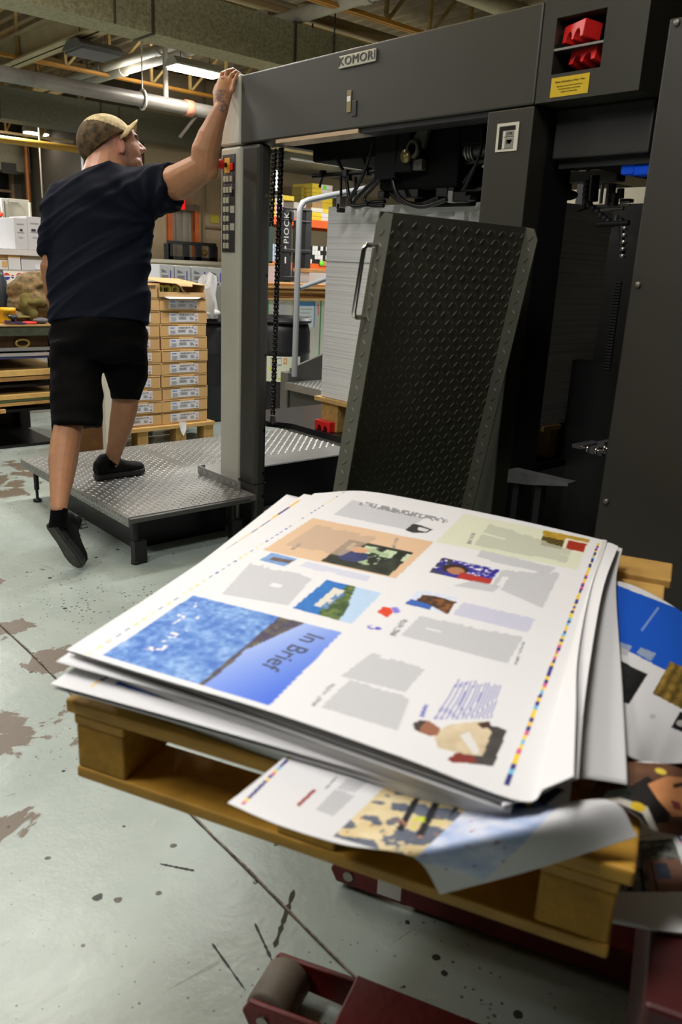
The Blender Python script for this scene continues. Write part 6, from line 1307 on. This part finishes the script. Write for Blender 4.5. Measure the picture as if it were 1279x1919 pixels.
def solid(name, mb, m, vox, sm, parent=None, disp=None, fac=.5, post=None):
    me = mb.mesh(name); bm = bmesh.new(); bm.from_mesh(me); bmesh.ops.recalc_face_normals(bm, faces=bm.faces); bm.to_mesh(me); bm.free()
    o = bpy.data.objects.new(name, me); COL.objects.link(o)
    r = o.modifiers.new('r', 'REMESH'); r.mode = 'VOXEL'; r.voxel_size = vox; s = o.modifiers.new('s', 'SMOOTH'); s.iterations = sm; s.factor = fac
    bpy.context.view_layer.update(); me2 = bpy.data.meshes.new_from_object(o.evaluated_get(bpy.context.evaluated_depsgraph_get())); bpy.data.objects.remove(o)
    if disp:
        me2.update(); nn = [v.normal.copy() for v in me2.vertices]
        for v, n in zip(me2.vertices, nn): v.co += n*disp(v.co)
        bm = bmesh.new(); bm.from_mesh(me2)
        for _ in range(3): bmesh.ops.smooth_vert(bm, verts=bm.verts, factor=.5, use_axis_x=True, use_axis_y=True, use_axis_z=True)
        bm.to_mesh(me2); bm.free()
    if post: post(me2)
    me2.polygons.foreach_set('use_smooth', [True]*len(me2.polygons)); me2.update(); return link(name, me2, m, parent)
man = thing('person', 'man in a navy shirt, black shorts and camouflage cap stepping up, hand on the press', 'person', at(150,1068,z=0))
# ---- body: one continuous surface
mb = MB()
# head, seen from behind and turned to the right
hc = P3(206,266,3.90); s = pr_(1, 3.90)
hf = (RI*.93+FW*.30-DN*.16).normalized(); hu = (DN*-1+RI*-.12).normalized(); hu = (hu-hf*hu.dot(hf)).normalized(); hl = hf.cross(hu)
if hl.dot(FW) > 0: hl = -hl      # hl points to the near (camera) side
def H(f, u, l=0.0): return hc+hf*(f*s)+hu*(u*s)+hl*(l*s)
ell(mb, H(-4,2), hf*46*s, hu*44*s, hl*34*s); ell(mb, H(24,-18), hf*30*s, hu*38*s, hl*27*s); ell(mb, H(34,-44), hf*20*s, hu*14*s, hl*19*s); ell(mb, H(38,2), hf*12*s, hu*26*s, hl*25*s)
ell(mb, H(16,-34,10), hf*26*s, hu*22*s, hl*14*s); ell(mb, H(16,-34,-10), hf*26*s, hu*22*s, hl*14*s)
ell(mb, H(48,3), hf*6*s, hu*5*s, hl*20*s)                                    # brow
rcone(mb, H(49,0), H(61,-17), 3.2*s, 4.6*s, 10); ell(mb, H(55,-19,4), hf*5*s, hu*3.6*s, hl*4*s); ell(mb, H(55,-19,-4), hf*5*s, hu*3.6*s, hl*4*s)   # nose
ell(mb, H(50,-31), hf*5*s, hu*3*s, hl*11*s); ell(mb, H(49,-37), hf*5*s, hu*3.4*s, hl*10*s); ell(mb, H(47,-50), hf*8*s, hu*8*s, hl*11*s)           # lips, chin
for sgn in (1, -1):
    ell(mb, H(15,-30*.6-6,33*sgn), hf*8.5*s+hl*2.5*s*sgn, hu*15*s, hl*2.6*s*sgn); ell(mb, H(11,-24,31*sgn), hf*4*s, hu*12*s, hl*5*s)      # ears
rcone(mb, H(-8,-30), P3(196,342,3.88), 35*s, 43*s); ell(mb, P3(200,318,3.88), RI*38*s, DN*26*s, FW*34*s)
# trunk inside the clothes
loft(mb, [(P3(cx,cy,3.86), RI*pr_(hw,3.86), FW*pr_(dh,3.86)) for cy, cx, hw, dh in ((330,197,44,30),(350,194,66,36),(385,190,82,40),(430,184,84,42),(480,185,78,42),(540,187,78,42),(600,187,76,40),(650,186,70,36))])
# left arm hanging, right arm raised to the press
rcone(mb, P3(112,388,3.84), P3(92,500,3.84), pr_(18,3.8), pr_(14,3.8)); rcone(mb, P3(91,500,3.84), P3(98,566,3.93), pr_(15,3.8), pr_(11,3.8)); 
sh, el, wr = P3(285,352,3.82), P3(384,312,3.68), P3(414,207,3.60)
rcone(mb, sh, P3(336,342,3.76), pr_(28,3.8), pr_(32,3.75)); rcone(mb, P3(336,342,3.76), el, pr_(32,3.75), pr_(26,3.68)); mb.ball(P3(393,322,3.68), pr_(17,3.68))
fa = [(el,26),(P3(386,285,3.66),27),(P3(394,258,3.64),23.5),(P3(404,230,3.62),18),(wr,14.5)]
for (p, r0), (q, r1) in zip(fa[:-1], fa[1:]): rcone(mb, p, q, pr_(r0,3.65), pr_(r1,3.62))
# hand: back of the palm, thumb from its side, four bent fingers over the edge
hd = 3.6; u1 = pr_(1, hd)
ax = (P3(425,158,3.6)-P3(415,204,3.6)).normalized(); wd = (RI*.75+FW*.0-DN*.25); wd = (wd-ax*wd.dot(ax)).normalized(); th_ = ax.cross(wd)
loft(mb, [(P3(415,206,3.6), wd*14*u1, th_*9.5*u1), (P3(416,190,3.6), wd*16.5*u1, th_*9.5*u1), (P3(420,172,3.605), wd*18*u1, th_*9.5*u1), (P3(424,155,3.615), wd*17*u1, th_*8.5*u1), (P3(426,147,3.62), wd*14*u1, th_*7*u1)], 18)
FING = [[(437,170,3.590),(440,152,3.590),(446,140,3.605),(453,144,3.632)],
        [(430,158,3.605),(434,142,3.605),(443,135,3.630),(452,141,3.662)],
        [(423,152,3.620),(426,135,3.622),(437,131,3.655),(448,138,3.692)],
        [(414,158,3.630),(416,139,3.640),(428,133,3.680),(440,138,3.720)]]
for k, ch in enumerate(FING):
    r = (3.9,4.3,4.4,4.2)[k]*u1
    for (a, b, c) in zip(ch[:-1], ch[1:], range(3)): rcone(mb, P3(*a), P3(*b), r*(1.12-.1*c), r*(1.02-.1*c), 10)
rcone(mb, P3(408,190,3.61), P3(403,174,3.625), 5.2*u1, 4.6*u1, 10); rcone(mb, P3(403,174,3.625), P3(407,160,3.65), 4.6*u1, 3.9*u1, 10)
# pelvis and legs
ell(mb, P3(186,640,3.86), RI*pr_(72,3.86), DN*pr_(40,3.86), FW*pr_(36,3.86))
lk, la = P3(131,788,3.70), P3(111,955,3.47); rk_, ra_ = P3(238,735,4.02), P3(210,866,4.15)
rcone(mb, P3(140,655,3.84), lk, pr_(33,3.84), pr_(27,3.7)); rcone(mb, P3(228,655,3.88), rk_, pr_(30,3.88), pr_(24,4.0))
lc = [(lk,27),(P3(123,830,3.66),27.5),(P3(119,862,3.62),27),(P3(116,900,3.56),22),(P3(112,935,3.50),16.5),(la,14.5)]
for (p, r0), (q, r1) in zip(lc[:-1], lc[1:]): rcone(mb, p, q, pr_(r0,3.6), pr_(r1,3.55))
rc_ = [(rk_,24),(P3(234,765,4.05),24),(P3(228,795,4.08),22),(P3(220,828,4.12),17.5),(P3(213,852,4.14),14.5),(ra_,14)]
for (p, r0), (q, r1) in zip(rc_[:-1], rc_[1:]): rcone(mb, p, q, pr_(r0,4.05), pr_(r1,4.1))
def tone(me):
    ca = me.color_attributes.new('tone', 'FLOAT_COLOR', 'POINT'); n = len(me.vertices); co = np.empty(n*3); me.vertices.foreach_get('co', co); co = co.reshape(-1, 3)
    col = np.tile(srgb2lin(np.array((172,122,86.))), (n, 1)); rel = co-np.array(hc)
    f, u, l = rel@np.array(hf)/s, rel@np.array(hu)/s, rel@np.array(hl)/s
    head = (u > -75)&(np.abs(l) < 60)&(np.abs(f) < 80)
    face = np.clip((f-8)/14, 0, 1)*head
    def lay(k, c, a): 
        c = srgb2lin(np.array(c, float)); k = (k*a)[:, None]; col[:] = col*(1-k)+c*k
    lay(head.astype(float), (196,144,120), .9)
    sg_ = lambda x, w: 1/(1+np.exp(-np.clip(x/w, -30, 30)))
    lay(head*sg_(28-.35*np.clip(u, -30, 30)-f, 2.5)*sg_(u+22, 4), (142,112,100), .6)
    lay(head*sg_(-22-u, 4)*sg_(u+62, 5)*sg_(f-18, 3)*sg_(54-f, 3)*np.maximum(sg_(np.abs(l)-15, 2), sg_(-30-u, 3)), (98,74,62), .5)
    lay(head*sg_(f-19, 1.5)*sg_(27-f, 1.5)*sg_(5-u, 3)*sg_(u+42, 4), (88,66,56), .55)
    lay((head&(np.abs(l) > 28)&(u < 2)&(u > -40)&(f > 2)&(f < 26)).astype(float), (206,128,108), .5)
    lay((head&(np.abs(u-1) < 3.5)&(f > 44)&(np.abs(l) > 5)).astype(float), (84,60,46), .8)                 # brows
    lay((head&(np.abs(u+6) < 2.6)&(f > 38)&(np.abs(np.abs(l)-11) < 6)).astype(float), (52,40,36), .8)      # eyes
    lay((head&(np.abs(u+34) < 3.4)&(f > 44)&(np.abs(l) < 10)).astype(float), (176,96,86), .7)              # lips
    # tattoo on the back of the hand and wrist, graze on the elbow, reddish knuckles
    w = np.array(P3(413,178,3.57)); w2 = np.array(P3(420,200,3.57)); 
    nz = fbm(co[:,0]*130+7, co[:,2]*130+co[:,1]*90, 5)
    d1 = np.linalg.norm(co-w, axis=1); lay(np.clip((.042-d1)/.012, 0, 1)*(nz > .43), (74,70,78), .72)
    d2 = np.linalg.norm(co-w2, axis=1); lay(np.clip((.030-d2)/.01, 0, 1)*(nz > .5), (70,70,92), .7)
    for q, r in (((428,146,3.585),.008),((437,158,3.575),.009),((418,148,3.6),.009)): lay(np.clip((r-np.linalg.norm(co-np.array(P3(*q)), axis=1))/.003, 0, 1), (66,64,72), .75)
    g0, g1 = np.array(P3(390,276,3.58)), np.array(P3(396,290,3.58)); dd = g1-g0; t_ = np.clip(((co-g0)@dd)/(dd@dd), 0, 1); dg = np.linalg.norm(co-(g0+t_[:,None]*dd), axis=1); lay(np.clip((.020-dg)/.003, 0, 1)*(np.abs((co-g0)@np.array(RI)-t_*(dd@np.array(RI))) < .0045), (160,30,34), .85)
    legs = (co[:,2] < .8); lay(legs*np.clip(fbm(co[:,0]*40, co[:,2]*22, 3)-.35, 0, 1)*.8, (150,104,84), .7)
    c4 = np.ones((n, 4)); c4[:, :3] = col; ca.data.foreach_set('color', c4.ravel())
body = solid('body', mb, SKINM, .0045, 5, man, post=tone)
# ---- shirt
mb = MB(); D0 = 3.86
loft(mb, [(P3(cx,cy,D0), RI*pr_(hw,D0), FW*pr_(dh,D0)) for cy, cx, hw, dh in ((318,201,34,32),(326,200,48,37),(338,197,74,42),(354,195,95,50),(382,190,106,54),(420,182,104,54),(470,184,97,53),(520,186,95,53),(560,187,96,53),(598,187,96,53),(609,187,97,54))])
rcone(mb, P3(118,378,3.85), P3(110,392,3.85), pr_(33,D0), pr_(34,D0))
loft(mb, [(P3(*c), a, b) for c, a, b in (((118,380,3.85), RI*pr_(34,D0), FW*pr_(36,D0)), ((103,420,3.845), RI*pr_(26,D0), FW*pr_(33,D0)), ((95,455,3.84), RI*pr_(20,D0), FW*pr_(29,D0)), ((91,481,3.84), RI*pr_(17,D0), FW*pr_(27,D0)))], 20)
sl = (P3(330,350,3.76)-P3(270,362,3.84)).normalized(); su = (DN*-1); su = (su-sl*su.dot(sl)).normalized(); sv = sl.cross(su)
loft(mb, [(P3(252,372,3.86), su*pr_(52,D0), sv*pr_(46,D0)), (P3(285,358,3.83), su*pr_(46,D0), sv*pr_(42,D0)), (P3(308,353,3.80), su*pr_(43,D0), sv*pr_(40,D0)), (P3(327,351,3.775), su*pr_(42.5,D0), sv*pr_(39,D0))], 20)
rcone(mb, P3(275,362,3.84), P3(250,372,3.86), pr_(46,D0), pr_(48,D0)); rcone(mb, P3(170,340,3.88), P3(120,370,3.86), pr_(22,D0), pr_(32,D0)); rcone(mb, P3(232,338,3.88), P3(275,345,3.84), pr_(22,D0), pr_(36,D0))
arm = P3(283,414,3.8)
def folds(p):
    a, b = (p-V(CAM)).dot(RI), (p-V(CAM)).dot(DN)
    rel = p-arm; ra, rb = rel.dot(RI), rel.dot(DN); rr_ = math.hypot(ra, rb); ang = math.atan2(rb, -ra)
    rad = math.sin(ang*11+2.2*noise.noise(p*5))*max(0, 1-rr_/.42)*.011*(1 if ra < .1 else .6)
    dg = (1-2*abs(noise.noise(V((a*2.6+b*3.4, (b+a*.62)*11, p.dot(FW)*2)))))
    lo = noise.noise(V((a*5, b*11+a*4, 3)))
    return 1.3*rad*min(1, rr_/.09)+.013*max(0, dg)**3+.010*lo-.004
shirt = solid('shirt', mb, NAVY, .007, 6, man, disp=folds)
# ---- shorts
mb = MB()
loft(mb, [(P3(186,cy,D0), RI*pr_(hw,D0), FW*pr_(dh,D0)) for cy, hw, dh in ((592,84,44),(612,90,52),(622,92,56),(655,92,57),(684,86,50))])
def leg(pts, n=22): loft(mb, [(P3(*c), RI*pr_(hw,D0), (FW-DN*.0)*pr_(dh,D0)) for c, hw, dh in pts], n)
leg((((142,648,3.84),48,48),((143,690,3.82),47,46),((145,740,3.76),46,42),((147,775,3.72),44.5,40),((146,800,3.69),44,38)))
leg((((231,648,3.88),45,50),((236,690,3.92),41,48),((237,722,3.97),34,44),((236,745,4.02),27.5,38),((236,750,4.02),27,37)))
shorts = solid('shorts', mb, BLKC, .009, 5, man, disp=lambda p: .012*noise.noise(V((p.dot(RI)*7, p.dot(DN)*14, p.dot(FW)*5)))+.006*noise.noise(p*16))
# ---- socks, shoes
def sock(p, q, r0, r1, nm='sock'):
    mb = MB(); mb.tube([p, p+(q-p)*.5, q], [r0, r1*1.02, r1], 18); mb.build(nm, BLKC, man)
sock(P3(109,990,3.46), P3(112,954,3.475), pr_(17,3.5), pr_(15.5,3.5)); 
SHOE = mat('black_suede_shoe', (13,13,14), .8, var=.3, vs=16, bump=.2, bs=120, spec=.25); SOLE = mat('black_rubber_sole', (34,33,33), .5, var=.25, vs=24); LACE = mat('black_lace', (20,20,22), .7)
def shoe(heel, toe, up, label, toebend=0.0, rear=False):
    fx = (toe-heel); L_ = fx.length; fx.normalize(); up = (up-fx*up.dot(fx)).normalized(); sx = fx.cross(up)
    def S(a, w, h): return heel+fx*(a*L_)+sx*w+up*(h+toebend*max(0, a-.68)**2)
    out = [(-.02,.0),(.0,.026),(.06,.036),(.2,.038),(.38,.036),(.55,.042),(.7,.049),(.84,.046),(.94,.034),(1.0,.012)]
    poly = [(a, w) for a, w in out]+[(a, -w*.96) for a, w in out[::-1]]
    vs = [S(a, w, 0) for a, w in poly]+[S(a, w*1.02, .027) for a, w in poly]; n = len(poly)
    mb = MB(); mb.add(vs, [tuple(range(n))[::-1], tuple(range(n, 2*n))]+[(i, (i+1) % n, n+(i+1) % n, n+i) for i in range(n)]); r = thing_part = mb.build('shoe_sole', SOLE, man, bevel=.006)
    mb = MB()
    if rear:
        pv = [(a, w*.62) for a, w in out[1:-1]]+[(a, -w*.6) for a, w in out[1:-1][::-1]]
        mb.add([S(a, w, -.0015) for a, w in pv], [tuple(range(len(pv)))]); mb.build('tread_pattern', mat('tread_grey', (62,59,57), .6, var=.4, vs=26, bump=.4, bs=50), r, recalc=False); mb = MB()
    secs = [(.0,.030,.075),(.10,.036,.085),(.22,.036,.080),(.34,.034,.082),(.46,.036,.078),(.58,.041,.062),(.70,.046,.050),(.84,.043,.043),(.94,.030,.034),(.985,.012,.022)]
    rings = [(S(a, 0, .02+h*.42), sx*w, up*(h*.58)) for a, w, h in secs]; loft(mb, rings, 20)
    rcone(mb, S(.10,0,.07), S(.17,0,.095), .036, .034); rcone(mb, S(.40,0,.07), S(.30,0,.135), .024, .02)
    up_ = solid('shoe_upper', mb, SHOE, .006, 3, man)
    mb = MB()
    for k in range(4):
        a = .42+.075*k; h = .115-.022*k; mb.tube([S(a,.026,h-.012), S(a+.01,.0,h+.004), S(a+.02,-.026,h-.012)], .0028, 6)
    for sgn in (1, -1): mb.tube([S(.40,0,.125), S(.41,.03*sgn,.14), S(.46,.042*sgn,.125), S(.44,.02*sgn,.115), S(.40,0,.125)], .0026, 6)
    mb.tube([S(.42,.0,.12), S(.5,-.045,.1), S(.55,-.062,.07)], .0024, 6); mb.build('shoelace', LACE, up_)
shoe(V((1.700,3.800,.243)), V((1.985,3.825,.243)), V((0,0,1)), 'front')
sock(V((1.765,3.815,.30)), P3(211,862,4.15), .044, .042)
tr = at(150,1066,z=.012); hr_ = P3(93,984,3.45)
shoe(hr_, tr, (FW*.85+RI*.55), 'rear', rear=True)
# ---- cap: crown cut from an ellipsoid, curved peak, camouflage cloth
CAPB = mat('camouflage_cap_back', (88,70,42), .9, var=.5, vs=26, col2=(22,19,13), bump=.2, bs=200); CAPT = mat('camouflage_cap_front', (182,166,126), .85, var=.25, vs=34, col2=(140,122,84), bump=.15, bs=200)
cc = H(-7,-3); mb = MB(); ell(mb, cc, hf*52*s, hu*51*s, hl*42*s, 80, 60)
me = mb.mesh('crown'); bm = bmesh.new(); bm.from_mesh(me)
fb, bk = P3(240,252,3.9), P3(166,308,3.9); mid = (fb+bk)/2; dl = (fb-bk).normalized(); nrm = hl.cross(dl); nrm = nrm if nrm.dot(DN) < 0 else -nrm
bmesh.ops.remove_doubles(bm, verts=bm.verts, dist=.0005); bmesh.ops.bisect_plane(bm, geom=bm.verts[:]+bm.edges[:]+bm.faces[:], plane_co=mid, plane_no=nrm, clear_inner=True)
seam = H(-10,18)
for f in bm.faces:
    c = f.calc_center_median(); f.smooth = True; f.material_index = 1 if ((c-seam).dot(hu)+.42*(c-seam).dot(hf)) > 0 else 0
bm.to_mesh(me); bm.free(); crown = link('cap', me, [CAPB, CAPT], man); sm_ = crown.modifiers.new('t', 'SOLIDIFY'); sm_.thickness = .003; sm_.offset = 1
mb = MB(); n1, n2 = 9, 17; root = P3(221,259,3.9); tip_ = P3(253,227,3.9); pd = (tip_-root); L_ = pd.length*1.05; pd.normalize(); pn = hl.cross(pd); pn = pn if pn.dot(DN) < 0 else -pn
vs = []
for i in range(n1):
    t_ = i/(n1-1)
    for j in range(n2):
        w_ = -1+2*j/(n2-1); half = 37*s; reach = L_*math.sqrt(max(0, 1-abs(w_)**2.6)); back = -.030*abs(w_)**2
        vs.append(root+pd*(back+(reach-back)*t_)+hl*(w_*half)-pn*(.042*w_*w_+.010*t_*t_))
mb.add(vs, [(i*n2+j, i*n2+j+1, (i+1)*n2+j+1, (i+1)*n2+j) for i in range(n1-1) for j in range(n2-1)], 0, True)
peak = mb.build('cap_peak', CAPT, crown); p_ = peak.modifiers.new('t', 'SOLIDIFY'); p_.thickness = .004; p_.offset = 0
mb = MB(); mb.ball(H(-7,48.5), .006, sc=(1,1,.6)); mb.build('cap_button', CAPB, crown)
# left hand tucked in front is hidden behind the hip; ring on the raised hand
mb = MB(); a = P3(425,147,3.622); d_ = (P3(426,135,3.622)-P3(423,152,3.62)).normalized(); e_ = d_.orthogonal().normalized(); g_ = d_.cross(e_)
mb.tube([a+e_*(.0125*math.cos(t_))+g_*(.0125*math.sin(t_)) for t_ in np.linspace(0, 2*math.pi, 19)[:-1]], .0022, 6, closed=True); mb.build('finger_ring', mat('dark_ring', (60,60,64), .3, metal=.9), man)
